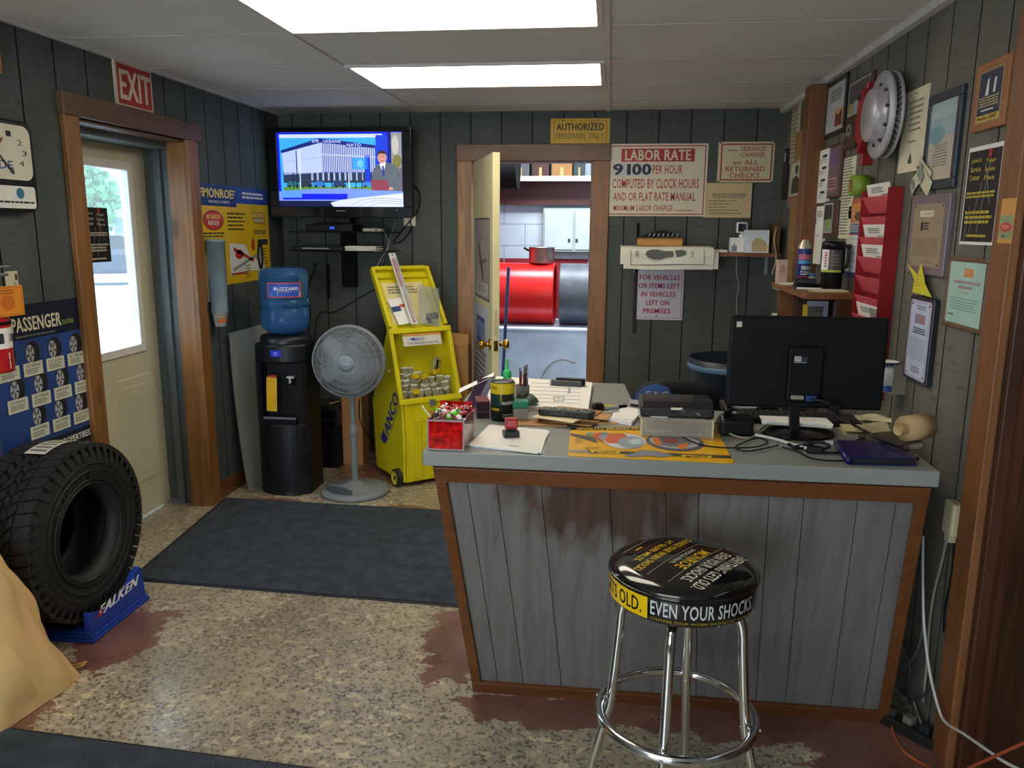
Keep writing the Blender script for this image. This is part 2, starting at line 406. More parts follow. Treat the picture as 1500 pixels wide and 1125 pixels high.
while 3.14+.61*k > -1.5:
    y = 3.14+.61*k; g.box(XL, y-.007, H-.003, XR, y+.007, H, TEE); g.box(XL, y-.0095, H-.0012, XR, y-.007, H, TEE_SHADE); k -= 1
g.box(XL, -1.5, H-.012, XL+.02, YB, H, TEE); g.box(XR-.03, -1.5, H-.03, XR, YB, H, TEE)
struct('trim_1', g)
# ceiling lights
DIFF = bpy.data.materials.new('lit_diffuser'); DIFF.use_nodes = True
_b = DIFF.node_tree.nodes['Principled BSDF']; _b.inputs['Base Color'].default_value = (.9, .88, .8, 1); _b.inputs['Emission Color'].default_value = (1, .90, .74, 1); _b.inputs['Emission Strength'].default_value = LAMP
def ceil_light(y0, label):
    t = thing('ceiling_light', label, 'ceiling light', T(-.647, y0+.305, H), 'fluorescent troffers in the ceiling grid')
    f = MB()
    for a in ((-.597, -.292, .597, -.272), (-.597, .272, .597, .292), (-.597, -.272, -.577, .272), (.577, -.272, .597, .272)): f.box(a[0], a[1], -.012, a[2], a[3], -.001, TEE)
    part('frame', f, t)
    part('diffuser', MB().box(-.577, -.272, -.008, .577, .272, -.002, DIFF), t)
ceil_light(3.75, 'lit rectangular ceiling light nearer the back wall')
ceil_light(2.53, 'lit rectangular ceiling light cut off by the top of the photo')
ceil_light(.09, 'lit rectangular ceiling light out of frame above the camera')

# ------------------------------------------------------------ left entrance door
CEDAR = wood('85592c', 'z', var=.28); CEDARY = wood('5f422a', 'y', var=.28); CEDARX = wood('6a4728', 'x', var=.28); JAMBG = mat('5d6668', .5, var=.12, stretch=(6, 6, .6)); DARKW = wood('4a2814', 'z', knots=False)
c = MB(); c.box(XL, 3.097, 0, XL+.024, 3.192, 2.0, CEDAR); c.box(XL, 3.09, 2.0, XL+.03, 4.19, 2.09, CEDARY); c.box(XL, 4.054, 0, XL+.024, 4.154, 2.0, CEDAR)
c.box(XL-.10, 4.054, 0, XL, 4.10, 1.995, CEDAR); c.box(XL-.10, 3.15, 0, XL, 3.192, 1.995, CEDAR); c.box(XL-.10, 3.15, 1.985, XL, 4.1, 2.03, CEDARY)
struct('trim_2', c, .003)
j = MB(); j.box(XL-.27, 4.105, 0, XL-.1005, 4.16, 1.99, JAMBG); j.box(XL-.20, 4.085, 0, XL-.16, 4.105, 1.97, JAMBG); j.box(XL-.27, 3.12, 0, XL-.1005, 3.19, 1.99, JAMBG); j.box(XL-.31, 3.12, 1.955, XL-.1005, 4.16, 2.02, JAMBG); j.box(XL-.31, 3.12, 0, XL-.26, 3.197, 1.99, JAMBG); j.box(XL-.31, 4.105, 0, XL-.26, 4.16, 1.99, JAMBG)
struct('trim_3', j, .003)
DOORC = mat('cfcbb0', .45, var=.06, scale=4)
XD = XL-.26
d1 = bpy.data.objects.new('door_1', None); COL.objects.link(d1); d1['kind'] = 'structure'
gy0, gy1, gz0, gz1 = 3.37, 3.945, .93, 1.85
dm = MB(); dm.box(XD-.044, 3.195, .012, XD, gy0, 1.962, DOORC); dm.box(XD-.044, gy1, .012, XD, 4.112, 1.962, DOORC); dm.box(XD-.044, gy0, .012, XD, gy1, gz0, DOORC); dm.box(XD-.044, gy0, gz1, XD, gy1, 1.962, DOORC)
part('door_leaf', dm, d1)
pm_ = MB()
for y0, y1 in ((3.27, 3.60), (3.70, 4.03)):
    for q, (a, e) in enumerate(((0, .006), (.02, -.001), (.045, .008))):
        z0, z1 = .20+a, .78-a
        if q != 1: pm_.box(XD-.01, y0+a, z0, XD+e, y1-a, z1, DOORC)
part('raised_panel', pm_, d1, .006)
gf = MB()
for a in ((gy0-.03, gz0-.03, gy1+.03, gz0+.012), (gy0-.03, gz1-.012, gy1+.03, gz1+.03), (gy0-.03, gz0+.012, gy0+.012, gz1-.012), (gy1-.012, gz0+.012, gy1+.03, gz1-.012)): gf.box(XD-.03, a[0], a[1], XD+.012, a[2], a[3], WHITE)
part('glazing_frame', gf, d1, .004)
GLASS = mat('ffffff', .02, trans=1, var=0, alpha=.12)
part('pane', MB().box(XD-.026, gy0, gz0, XD-.02, gy1, gz1, GLASS), d1)

# ------------------------------------------------------------ back doorway and its open leaf
c = MB(); c.box(-1.005, YB-.024, 0, -.908, YB, 1.985, wood('94683a', 'z')); c.box(-1.007, YB-.03, 1.985, -.013, YB, 2.09, CEDARX); c.box(-.132, YB-.024, 0, -.017, YB, 1.985, CEDAR)
c.box(-.912, YB, 0, -.906, YB+.13, 1.985, JAMBG); c.box(-.136, YB, 0, -.13, YB+.13, 1.985, JAMBG); c.box(-.912, YB, 1.98, -.13, YB+.13, 1.986, JAMBG)
struct('trim_5', c, .003)
hx, hy = -.898, 5.258; fx, fy = -.665, 4.545
u = Vector((fx-hx, fy-hy, 0)); LW = u.length; u.normalize(); nl = Vector((u.y, -u.x, 0))
LM = FM((hx, hy, 0), u, (0, 0, 1), nl)
d2 = bpy.data.objects.new('door_2', None); COL.objects.link(d2); d2.matrix_world = LM; d2['kind'] = 'structure'
LEAFC = mat('cdc396', .5, var=.06, scale=4)
part('door_leaf', MB().box(0, .012, -.042, LW, 1.975, 0, LEAFC), d2, .002)
k = MB(); zc = onZ(735, 508, .87).z; zc = .885
for s in (1, -1):
    n0 = 0 if s > 0 else -.042
    k.lathe([(.032, 0), (.032, .006), (.014, .01), (.012, .03), (.024, .038), (.030, .052), (.026, .066), (.0, .07)], BRASS, 20, FM((LW-.065, zc, n0), (1, 0, 0), (0, 1, 0) if s > 0 else (0, -1, 0), (0, 0, s)))
part('door_knob', k, d2, label='brass door knob')
part('latch_plate', MB().box(LW, zc-.03, -.033, LW+.002, zc+.03, -.009, BRASS).box(LW, zc+.06, -.031, LW+.002, zc+.21, -.011, mat('b9ad86', .4)).box(LW+.002, zc-.012, -.028, LW+.012, zc+.012, -.014, BRASS), d2)
for (x0_, x1_, z0_, z1_, cl, nm_, lb_) in ((.10, .66, 1.13, 1.62, '9a8f8c', 'door_poster', 'faded picture poster taped on the open door leaf, upper one'), (.06, .62, .45, 1.09, 'b9bcc2', 'door_poster', 'white printed poster with blue car drawing on the open door leaf, lower one')):
    b = MB(T(x0_, z1_, .0006)).sheet(x1_-x0_, z1_-z0_).board(.001, mat(cl, .6, var=.1))
    if z0_ > 1: b.rim(0, 0, 1, 1, .02, mat('4c4846', .5)); b.ln(.25, .3, .6, .75, .09, mat('5c4a48', .5), 2); b.ln(.3, .55, .85, .5, .05, mat('6c6664', .5), 2); b.r(.1, .8, .9, .95, mat('b9b4ac', .6), 2); b.greek(.2, .83, .8, .93, 3, GREEKC, 3)
    else: b.rim(.2, .12, .75, .38, .05, mat('3f4f86', .5)); b.el(.48, .25, .22, .09, mat('6f7fae', .5), 2); b.greek(.1, .45, .9, .9, 8, mat('7a6a68', .6), 2); b.r(.1, .41, .6, .43, RED, 2)
    solo(nm_, b, lb_, 'poster', LM)
hg = MB()
for z in (.25, .99, 1.72): hg.cyl((-.006, z, -.02), (-.006, z+.09, -.02), .006, STEEL)
part('hinge', hg, d2)

# ------------------------------------------------------------ right hand doorway (dark timber door)
c = MB(); c.box(XR-.024, 2.215, 0, XR, 2.318, 2.12, wood('80522e', 'z', var=.25)); c.box(XR-.022, 1.2, 2.03, XR, 2.215, 2.12, CEDARY); c.box(XR+.0005, 2.19, 0, XR+.049, 2.26, 2.03, DARKW)
struct('trim_6', c, .003)
struct('door_3', MB().box(XR+.05, 1.25, 0, XR+.09, 2.25, 2.04, wood('402814', 'z', rough=.55, var=.45)))
struct('trim_7', MB().box(XR+.03, 2.165, 0, XR+.05, 2.19, 2.03, DARKW))
# pilaster on the right wall and tan board behind it
struct('trim_8', MB().box(.955, 4.255, 0, XR, 4.375, H-.03, wood('6f431f', 'z', var=.25)), .004)
struct('trim_9', MB().box(XR-.02, 4.40, 1.25, XR, 4.85, 2.1, mat('8d6d43', .7, var=.15, stretch=(8, 8, 1))))
struct('baseboard_left', MB().box(XL, 4.154, 0, XL+.018, YB, .10, wood('6b4527', 'y')), .003)
struct('baseboard_back', MB().box(XL+.018, YB-.018, 0, -1.007, YB, .10, wood('5a3a22', 'x')), .003)

# ------------------------------------------------------------ garage beyond the back doorway
GW = mat('bcc4cc', .7, var=.08, scale=3); GR = mat('8e1c24', .6, var=.15)
def blocks(name, y):
    b = MB(); b.box(-3, y, 1.28, 3, y+.1, 3, GW); b.box(-3, y, -.1, 3, y+.1, 1.28, GR)
    ml = mat('99a1a8', .8); mr_ = mat('74151c', .8)
    for i in range(16):
        z = .0+.2*i; b.box(-3, y-.0015, z-.004, 3, y, z+.004, mr_ if z < 1.28 else ml)
        for q in range(15):
            x = -3+.4*q+(.2 if i % 2 else 0); b.box(x-.004, y-.0015, z, x+.004, y, z+.2 if z+.2 < 3 else 3, mr_ if z < 1.2 else ml)
    return b
struct('wall_garage', blocks('w', 7.6))
s = MB(); s.box(-3, YB+.14, 0, -2.9, 7.7, 3, GW); s.box(2.9, YB+.14, 0, 3, 7.7, 3, GW); s.box(-3, YB+.13, 0, -.912, YB+.15, 3, GW); s.box(-.13, YB+.13, 0, 3, YB+.15, 3, GW); s.box(-.912, YB+.13, 1.986, -.13, YB+.15, 3, GW); s.box(-3, YB+.13, 3, 3, 7.7, 3.05, GW)
struct('wall_garage_sides', s)
struct('floor_garage', MB().box(-3, YB+.02, -.1, 3, 7.7, 0, mat('6d6a66', .7, var=.2)))
yb = 7.3
zs = on(1, yb, 800, 262).z
t = thing('storage_shelf', 'high brown shelf with white front edge on the garage wall', 'shelf', T(-.6, yb, zs))
part('shelf_board', MB().box(-1.2, -.02, 0, 1.2, .29, .02, wood('5b3a2a', 'x')), t); part('front_edge', MB().box(-1.2, -.035, -.02, 1.2, -.02, .022, WHITE), t)
part('beam', MB().box(-1.2, .2, -.22, 1.2, .29, 0, wood('5c2c22', 'x')), t)
for x0, x1, y0, mm, lb, nm in ((750, 775, 238, mat('4a4c50', .5), 'grey metal tin on the garage shelf', 'tin'), (779, 804, 238, mat('40241f', .7), 'reddish brown carton in the middle of the garage shelf', 'carton'), (808, 838, 239, mat('8a6238', .8), 'tan cardboard carton on the garage shelf', 'carton'), (841, 856, 239, mat('1e2c2a', .6), 'dark green carton on the garage shelf', 'carton')):
    a, b2 = on(1, yb, x0, 250), on(1, yb, x1, y0)
    q = MB().box(0, 0, 0, b2.x-a.x, .22, on(1, yb, x0, y0).z-zs-.02+.1, mm)
    q.box((b2.x-a.x)*.42, -.001, 0, (b2.x-a.x)*.58, 0, .08, mat('a58a5c', .6))
    solo(nm, q, lb, nm, T(a.x, yb+.02, zs+.0205), bevel=.003)
# black heater duct hanging top left
a = on(1, 6.6, 735, 262); solo('heater_duct', MB().cyl((-.55, 0, 0), (.12, 0, 0), .20, BLKMAT, seg=24).cyl((.0, 0, .19), (.0, 0, 3-a.z-.001-.0), .03, BLKMAT), 'black duct hanging in the garage at the top of the doorway', 'duct', T(a.x-.02, 6.9, a.z+.13))
# electrical cabinet
a, b2 = on(1, 7.6, 797, 305), on(1, 7.6, 885, 369)
t = thing('electrical_cabinet', 'grey metal wall cabinet on the white garage wall', 'cabinet', T(a.x, 7.598, b2.z))
wd, ht = b2.x-a.x, a.z-b2.z
part('body', MB().box(0, -.09, 0, wd, 0, ht, mat('9aa39c', .5)), t, .004)
for i in range(2): dd = part('door', MB().box(.015+i*wd/2, -.10, .02, wd/2-.008+i*wd/2, -.0901, ht-.02, mat('b0bac0', .5)), t, .003); part('latch', MB().box(wd/2-.05+i*wd*.0+ (i*.07), -.108, .09, wd/2-.03+(i*.07), -.1001, .12, DKGREY), dd)
# white dirty front panel of the drum rack, drums on it
yp = 6.35; zp = on(1, yp, 800, 481).z
t = thing('drum_rack', 'dirty white steel drum rack behind the doorway', 'rack', T(0, yp, 0))
dirty = mat('c6d2e4', .5, var=.18, scale=5, detail=6)
part('front_panel', MB().box(-1.6, 0, 0, .6, .02, zp-.02, dirty).tube([(-.62, -.004, .12), (-.5, -.004, .42), (-.38, -.004, .52), (-.25, -.004, .5)], .006, mat('97928c', .7)), t); part('top', MB().box(-1.6, -.02, zp-.02, .6, .72, zp, dirty), t, .004); part('side', MB().box(-1.6, .02, 0, -1.58, .7, zp-.02, dirty), t); part('side', MB().box(.58, .02, 0, .6, .7, zp-.02, dirty), t)
def drum(x0, x1, r, m, lab):
    y = yp+.06+r; z = zp+r+.004
    t = thing('drum', lab, 'drum', T(x0, y, z), 'drums lying on the rack')
    b = MB(FM((0, 0, 0), (0, 1, 0), (0, 0, 1), (1, 0, 0))); L = x1-x0
    b.lathe([(0, .012), (r-.012, .012), (r-.012, 0), (r, 0), (r, .012), (r, L-.012), (r, L), (r-.012, L), (r-.012, L-.012), (0, L-.012)], m, 40)
    part('shell', b, t)
    h = MB(FM((0, 0, 0), (0, 1, 0), (0, 0, 1), (1, 0, 0))); h.lathe([(r, L*.33), (r+.004, L*.33+.006), (r, L*.33+.012)], m, 40); part('hoop', h, t)
r1 = (on(1, yp+.3, 780, 386).z-zp)/2
drum(-1.25, on(1, yp+.15, 811, 430).x, r1, mat('cc1410', .3, var=.1), 'red steel drum lying behind the doorway')
drum(on(1, yp+.15, 819, 430).x, .35, r1, mat('4a4c52', .45, var=.3, detail=6), 'dark grey steel drum lying behind the doorway')
a = on(1, yp+.3, 793, 400)
t = thing('cooking_pot', 'dented metal pot on top of the red drum', 'pot', T(a.x, yp+.06+r1, zp+2*r1+.004))
part('bowl', MB().lathe([(0, 0), (.10, 0), (.106, .01), (.106, .125), (.112, .13), (.104, .131), (.10, .125), (.10, .015), (0, .012)], mat('9a938a', .35, .9, var=.3), 28), t); part('handle', MB().cyl((-.106, 0, .10), (-.15, 0, .125), .009, BLKMAT), t)
a, b2 = on(1, 5.75, 745, 391), on(1, 5.75, 737, 548)
pb = b2+(b2-a)*(b2.z/(a.z-b2.z)) 
t = thing('mop', 'blue handled mop standing in the garage doorway', 'mop', T(pb.x, 5.75, 0))
part('handle', MB().cyl((0, 0, .05), (a.x-pb.x, 0, a.z), .012, mat('3a4f7c', .4)), t); part('socket', MB().cyl((0, 0, .04), ((a.x-pb.x)*.2, 0, .2), .02, BLUE), t); part('mop_head', MB().ball((0, 0, .05), (.12, .08, .049), mat('8a8a86', .9, bump=.8, scale=40)), t, kind='stuff')
solo('basin', MB().lathe([(0, 0), (.13, 0), (.19, .08), (.2, .08), (.14, -.005), (0, -.005)], mat('3f9fd0', .4), 28), 'bright blue plastic basin leaning above the grey drum', 'basin', T(.03, yp+.06+r1+.08, zp+2*r1+.01+.0) @ Rx(0))

# ------------------------------------------------------------ outdoors seen through the entrance door
struct('floor_outdoors', MB().box(-60, -20, -.3, XL-.33, 50, -.15, mat('c9ccd0', .8, var=.1, scale=.8)))
hp_ = onZ(176, 381, -.15)
t = thing('house', 'pale house across the street seen through the door glass', 'house', T(hp_.x-2.2, hp_.y+3, -.15))
part('walls', MB().box(-5, -3, 0, 5, 3, 2.8, mat('d4e2e6', .7)), t); part('roof', MB().prism([(-5.4, 2.7), (5.4, 2.7), (0, 5.2)], -3.4, 3.4, mat('9fb2b8', .8), FM((0, 0, 0), (1, 0, 0), (0, 0, 1), (0, -1, 0))), t)
for x in (2.0, -2.2):
    f = part('window', MB().box(x, -3.05, 1.0, x+1.3, -3.0, 2.2, WHITE), t); part('pane', MB().box(x+.1, -3.07, 1.1, x+1.2, -3.05, 2.1, mat('6d8a98', .1)), f)
def tree(x, y, h, r, lab, nm='tree'):
    t = thing(nm, lab, 'tree', T(x, y, -.15), 'trees across the street')
    part('trunk', MB().cyl((0, 0, 0), (0, 0, h*.6), .16, mat('5c5650', .9), .08), t)
    f = MB(); lm = mat('4f8f5c', .9, var=.4, scale=4); rr = random.Random(int(x*10))
    for i in range(900):
        a = rr.random()*2*pi; q = rr.random()**.4; e = math.acos(2*rr.random()-1)
        c = Vector((r*q*sin(e)*cos(a), r*q*sin(e)*sin(a), h*.62+h*.4*q*cos(e))); d = Vector((rr.uniform(-1, 1), rr.uniform(-1, 1), rr.uniform(-1, 1))).normalized()*.22; g2 = d.cross(Vector((rr.uniform(-1, 1), rr.uniform(-1, 1), .3))).normalized()*.16
        f.add([c-d, c+g2, c+d, c-g2], [(0, 1, 2, 3)], lm)
    part('foliage', f, t, kind='stuff')
tp_ = onZ(132, 384, -.15); tree(tp_.x, tp_.y, 4.6, 1.5, 'green tree left of the house outside the door'); tp_ = onZ(172, 372, -.15); tree(tp_.x-3, tp_.y+4, 6.5, 2.6, 'tall green tree in front of the house outside the door')
# parked car
cp_ = onZ(150, 419, -.15)
t = thing('car', 'dark grey car parked outside the entrance door', 'car', T(cp_.x-.75, cp_.y+.6, -.15) @ Rz(radians(32)))
cp = mat('3a4352', .25, coat=.6); prof = [(-2.2, .35), (-2.25, .75), (-1.9, .95), (-1.15, 1.02), (-.55, 1.45), (.95, 1.47), (1.6, 1.05), (2.1, .98), (2.2, .6), (2.15, .33)]
part('body', MB().prism(prof, -.85, .85, cp, FM((0, 0, 0), (1, 0, 0), (0, 0, 1), (0, -1, 0))), t, .08)
gl = mat('20282e', .05); part('window_glass', MB().prism([(-1.0, 1.04), (-.5, 1.40), (.9, 1.42), (1.4, 1.06)], -.87, .87, gl, FM((0, 0, 0), (1, 0, 0), (0, 0, 1), (0, -1, 0))), t)
for x in (-1.4, 1.35):
    for y in (-.8, .8):
        wl = part('wheel', MB().cyl((x, y-.1, .33), (x, y+.1, .33), .33, BLKMAT, seg=24), t); part('hubcap', MB().cyl((x, y-.11, .33), (x, y+.11, .33), .2, LTGREY, seg=20), wl)
part('bumper', MB().box(-2.32, -.8, .35, -2.2, .8, .58, LTGREY), t, .02)
# ================================================================== LEFT WALL
# clock
M, wd, ht = wallL((-64, 180), (48, 302)); M = FM((XL, on(0, XL+.045, 48, 200).y-.40, 1.935), (0, 1, 0), (0, 0, 1), (1, 0, 0))
t = thing('wall_clock', 'black framed square wall clock with cream dial cut by the left edge', 'clock', M)
b = MB().sheet(.40, .30); 
def rr(x0, y0, x1, y1, r, n=5):
    P = []
    for cx, cy, a in ((x1-r, y1-r, 0), (x0+r, y1-r, 90), (x0+r, y0+r, 180), (x1-r, y0+r, 270)):
        for i in range(n+1): q = radians(a+90*i/n); P.append((cx+r*cos(q), cy+r*sin(q)))
    return P
part('housing', MB().prism(rr(0, -.33, .40, 0, .045), 0, .045, BLKPL), t, .008)
d = MB(T(.02, -.018, .0455)).sheet(.36, .195); d.t = 0
d.pg([(x/.36, -y/.195) for x, y in rr(0, -.195, .36, 0, .035)], mat('d8d2bd', .4))
for i in range(12):
    a = radians(30*i); d.tx(str(i or 12), .5+.40*sin(a)-.035, .5-.40*cos(a)*.95-.05, .5+.40*sin(a)+.035, .5-.40*cos(a)*.95+.05, INK, 0)
d.tx('EXIDE', .28, .66, .72, .82, mat('35689c', .5), .02)
part('dial', d, t)
h = MB(T(.20, -.115, .047)); h.box(-.004, -.01, 0, .004, .06, .001, mat('8c3a3a', .5), Rz(radians(-40))).box(-.003, -.01, .001, .003, .11, .002, INK, Rz(radians(-135))).cyl((0, 0, 0), (0, 0, .004), .008, mat('8c3a3a', .5))
part('hands', h, t)
d = MB(T(.02, -.235, .0455)).sheet(.36, .08); d.t = 0; d.pg([(x/.36, -y/.08) for x, y in rr(0, -.08, .36, 0, .012)], WHITE); d.el(.78, .32, .055, .25, mat('2c7896', .4), 2); d.greek(.45, .68, .97, .84, 1, INK, ragged=0); part('name_plate', d, t)
# sliver of a wooden frame at the left edge, above the clock
p = on(0, XL+.02, 4, 108); solo('picture_frame', MB().box(-.3, 0, 0, 0, .18, .02, wood('a06a34', 'x')).box(-.28, .02, .0201, -.02, .16, .0205, PAPER), 'wooden picture frame corner at the top left edge of the photo', 'picture frame', FM((XL, p.y, p.z), (0, 1, 0), (0, 0, 1), (1, 0, 0)), bevel=.003)
# exit sign
M, wd, ht = wallL((163, 85), (222, 166))
ht = .192
M = FM((XL, onL(163, 85).y, 2.283), (0, 1, 0), (0, 0, 1), (1, 0, 0))
b = MB().sheet(wd, ht).board(.012, mat('c9b89a', .5)); b.r(.04, .05, .96, .95, mat('a92a30', .5)); b.tx('EXIT', .10, .17, .93, .84, mat('dccdaa', .5), .055)
solo('exit_sign', b, 'red and cream EXIT sign above the entrance door', 'sign', M)
# card behind the extinguisher
M, wd, ht = wallL((6, 398), (29, 441)); b = MB().sheet(wd, ht).board(.003, CREAM)
for i, ch in enumerate('OXB'): b.tx(ch, .6, .36+.2*i, .8, .5+.2*i, INK)
b.r(.75, .1, .95, .3, mat('3c2c28', .6)); solo('wall_card', b, 'cream card on the left wall behind the fire extinguisher', 'card', M)
# fire extinguisher
p = on(0, XL+.075, -6, 545); ex = T(XL+.075, p.y, p.z) @ Matrix.Diagonal((1, 1, .72, 1))
t = thing('fire_extinguisher', 'red fire extinguisher hanging at the left edge of the photo', 'fire extinguisher', ex)
FR = mat('c01f1f', .3, coat=.3)
part('cylinder', MB().lathe([(0, 0), (.055, 0), (.06, .01), (.06, .36), (.05, .39), (.02, .41), (.02, .43), (0, .43)], FR, 32), t)
def cylwarp(r): return lambda q: Vector((cos(q.x/r)*(r+q.z), sin(q.x/r)*(r+q.z), q.y))
lb = MB(); lb.warp = cylwarp(.0605); lb.M = Rz(radians(-75)); lb.sheet(.16, .10)
lb.M = Rz(radians(-75)) @ T(0, 0, .22); lb.r(0, -.0, 1, 1, WHITE, 0, 12)
lb.r(.1, .25, .4, .75, DKGREY, 1, 3); lb.r(.55, .3, .9, .7, GREEKC, 1, 3); lb.M = Rz(radians(-75)) @ T(0, 0, .11); lb.pg([(.05, .5), (.5, .1), (.95, .5), (.5, .9)], WHITE); lb.greek(.25, .42, .75, .6, 2, RED)
part('label', lb, t)
bd = MB().lathe([(.0605, .235), (.064, .235), (.064, .25), (.0605, .25)], BLKMAT, 32); part('strap', bd, t)
v = MB().cyl((0, 0, .43), (0, 0, .46), .022, STEEL).box(-.012, -.015, .46, .012, .10, .475, STEEL).box(-.012, -.015, .50, .012, .115, .512, STEEL).box(-.012, -.02, .46, .012, .01, .51, STEEL)
part('valve_handle', v, t, .003)
part('safety_seal', MB().ball((.02, .02, .45), .018, mat('7d2f3a', .5)), t)
tg = MB(FM((.064, .075, .345), (0, -1, 0), (0, 0, 1), (1, 0, 0)) @ Rz(radians(4)) @ T(-.0, 0, 0)); tg = MB(FM((.063, -.06, .42), (.1, .99, 0), (0, 0, 1), (.99, -.1, 0))).sheet(.135, .145).board(.002, mat('e08a1e', .6)); tg.rim(.04, .04, .96, .96, .02, mat('b3601a', .6)); tg.el(.5, .55, .22, .25, mat('cc6a17', .6)); tg.greek(.2, .12, .8, .3, 2, mat('b3601a', .6))
part('inspection_tag', tg, t, label='orange inspection tag')
part('wall_hook', MB().box(-.075, -.02, .36, -.055, .02, .44, STEEL).box(-.075, -.015, .425, 0, .015, .435, STEEL), t)
# tyre poster
M, wd, ht = wallL((-14, 446), (128, 640)); y0, y1 = onL(-22, 460).y, onL(118, 440).y
z1, z0 = onL(110, 436).z, onL(126, 644).z
M = FM((XL, y0, z1), (0, 1, 0), (0, 0, 1), (1, 0, 0)); wd, ht = y1-y0, z1-z0
b = MB().sheet(wd, ht).board(.002, mat('24417e', .35, var=.25, scale=3)); NAVY = mat('10182f', .35)
b.r(0, 0, 1, .22, NAVY); b.r(0, .90, 1, 1, NAVY); b.tx('PASSENGER', .22, .08, .74, .17, mat('d9d5b5', .5), .03); b.tx('SOLUTIONS', .75, .135, .88, .165, mat('8fb34a', .5)); b.greek(.25, .195, .66, .212, 1, GREEKC)
b.tx('COOPERTIRES', .58, .93, .95, .975, PAPER, .03)
RUB = mat('17181a', .6); RIMC = mat('a9abad', .4)
def tyre(x, y):
    b.el(x+.012, y, .072, .075, RUB, 2, 20); b.el(x-.018, y+.004, .043, .057, RIMC, 3, 18)
    for q in range(5): a = 2*pi*q/5+.3; b.ln(x-.018, y+.004, x-.018+.04*cos(a), y+.004+.053*sin(a), .012, DKGREY, 4)
    b.el(x-.018, y+.004, .012, .016, RIMC, 5, 10)
nm = [['COBRA', 'CS5 GRAND', 'CS5 ULTRA', 'CS5'], ['CS5 GRAND', 'CS5 TOURING', 'LIFELINER', 'TRENDSETTER'], ['COBRA', 'WEATHER', 'WEATHER', 'EVOLUTION']]
for rw in range(3):
    for q in range(4):
        x = (.13, .37, .61, .85)[q] + (.0, .05, .0)[rw]
        if rw == 2 and q == 0: continue
        y = .31+.205*rw; tyre(x+.02, y); b.r(x-.085, y+.06, x+.115, y+.145, mat('cfcdb4', .6), 6); b.tx(nm[rw][q], x-.06, y+.072, x+.09, y+.09, INK, .01, 7); b.greek(x-.06, y+.10, x+.09, y+.135, 3, GREEKC, 7)
solo('tire_poster', b, 'blue PASSENGER tire poster with rows of tires beside the entrance door', 'poster', M)
# clipboard tag/black sign on door glass
M = FM((XD-.0195, 3.545, 1.60), (0, 1, 0), (0, 0, 1), (1, 0, 0))
def johns(b, tcol):
    b.r(0, 0, 1, 1, mat('17161a', .35, var=.5, scale=14)); 
    for a in ((.25, .9, .5, .35), (.55, .15, .8, .6), (.7, .1, .5, .9), (.2, .6, .1, 1)): b.ln(*a, .03, mat('6d6868', .4), 2)
    for i, s in enumerate(("John's", 'Service', 'Center')): b.tx(s, .10, .08+.09*i, .42, .14+.09*i, tcol, .02, 3)
    for i, s in enumerate(('Your', 'Number', 'Place')): b.tx(s, .56, .10+.09*i, .86, .15+.09*i, tcol, .02, 3)
    b.r(.62, .01, .7, .09, RED, 2)
    b.greek(.05, .45, .95, .53, 2, tcol, 3, .6, .08); b.greek(.08, .66, .92, .82, 3, tcol, 3, .6, .15); b.greek(.18, .92, .8, .96, 1, tcol, 3, .7, 0)
p0, p1 = on(0, XD-.02, 117, 303), on(0, XD-.02, 163, 383)
M = FM((XD-.0195, p0.y, p0.z), (0, 1, 0), (0, 0, 1), (1, 0, 0)); b = MB().sheet(p1.y-p0.y, p0.z-p1.z).board(.001, BLACK); johns(b, mat('c9c2ac', .6))
solo('door_sign', b, 'small black service center notice taped to the entrance door glass', 'sign', M)
# Monroe poster
p0, p1, p2 = onL(289, 272), onL(390, 275), onL(297, 418)
z1 = onL(340, 273).z; z0 = onL(345, 415).z
M = FM((XL, p0.y, z1), (0, 1, 0), (0, 0, 1), (1, 0, 0)); wd, ht = p1.y-p0.y, z1-z0
b = MB().sheet(wd, ht).board(.002, mat('d8b21c', .4, var=.05)); BL = mat('23418f', .4); LY = mat('e3cf6a', .5)
b.r(0, 0, .5, .21, mat('1c2f6e', .4)); b.r(.5, 0, 1, .17, BL); b.tx('MONROE', .06, .04, .45, .13, LY, .05)
for i in range(3): b.r(.015+.012*i, .045+.03*i, .06, .06+.03*i, LY, 2); b.r(.45, .045+.03*i, .49-.012*i, .06+.03*i, LY, 2)
b.tx('SHOCKS & STRUTS', .12, .155, .40, .18, PAPER); b.greek(.56, .05, .96, .13, 2, PAPER, center=True)
b.el(.17, .35, .135, .10, mat('8e2f2f', .5)); b.el(.17, .35, .12, .085, mat('c23a36', .5), 2); b.tx('MONROE', .08, .29, .26, .34, LY, .03, 3); b.tx('REFLEX', .10, .355, .24, .395, PAPER, .02, 3)
b.pg([(.72, .25), (.97, .25), (.94, .38), (.76, .38)], mat('a58a2a', .5)); b.tx('MONROE', .74, .26, .95, .31, LY, .03, 3); b.tx('SENSA-TRAC', .76, .325, .93, .36, PAPER, .01, 3)
b.greek(.36, .27, .68, .47, 5, INK, 2, .4, .4); b.greek(.03, .47, .32, .53, 2, INK, 2, .5); b.greek(.74, .45, .96, .5, 2, INK, 2, .5)
b.r(.05, .56, .30, .60, LTGREY, 2); b.r(.05, .57, .12, .59, RED, 3); b.r(.8, .55, .97, .61, INK, 2); b.greek(.1, .66, .22, .92, 9, GREEKC, 2, .4); b.greek(.82, .65, .96, .85, 6, INK, 2, .3)
b.pg([(.36, .58), (.60, .60), (.66, .72), (.78, .78), (.80, .66), (.86, .60), (.9, .9), (.6, .88), (.36, .92)], mat('d5d6cf', .5), 2)
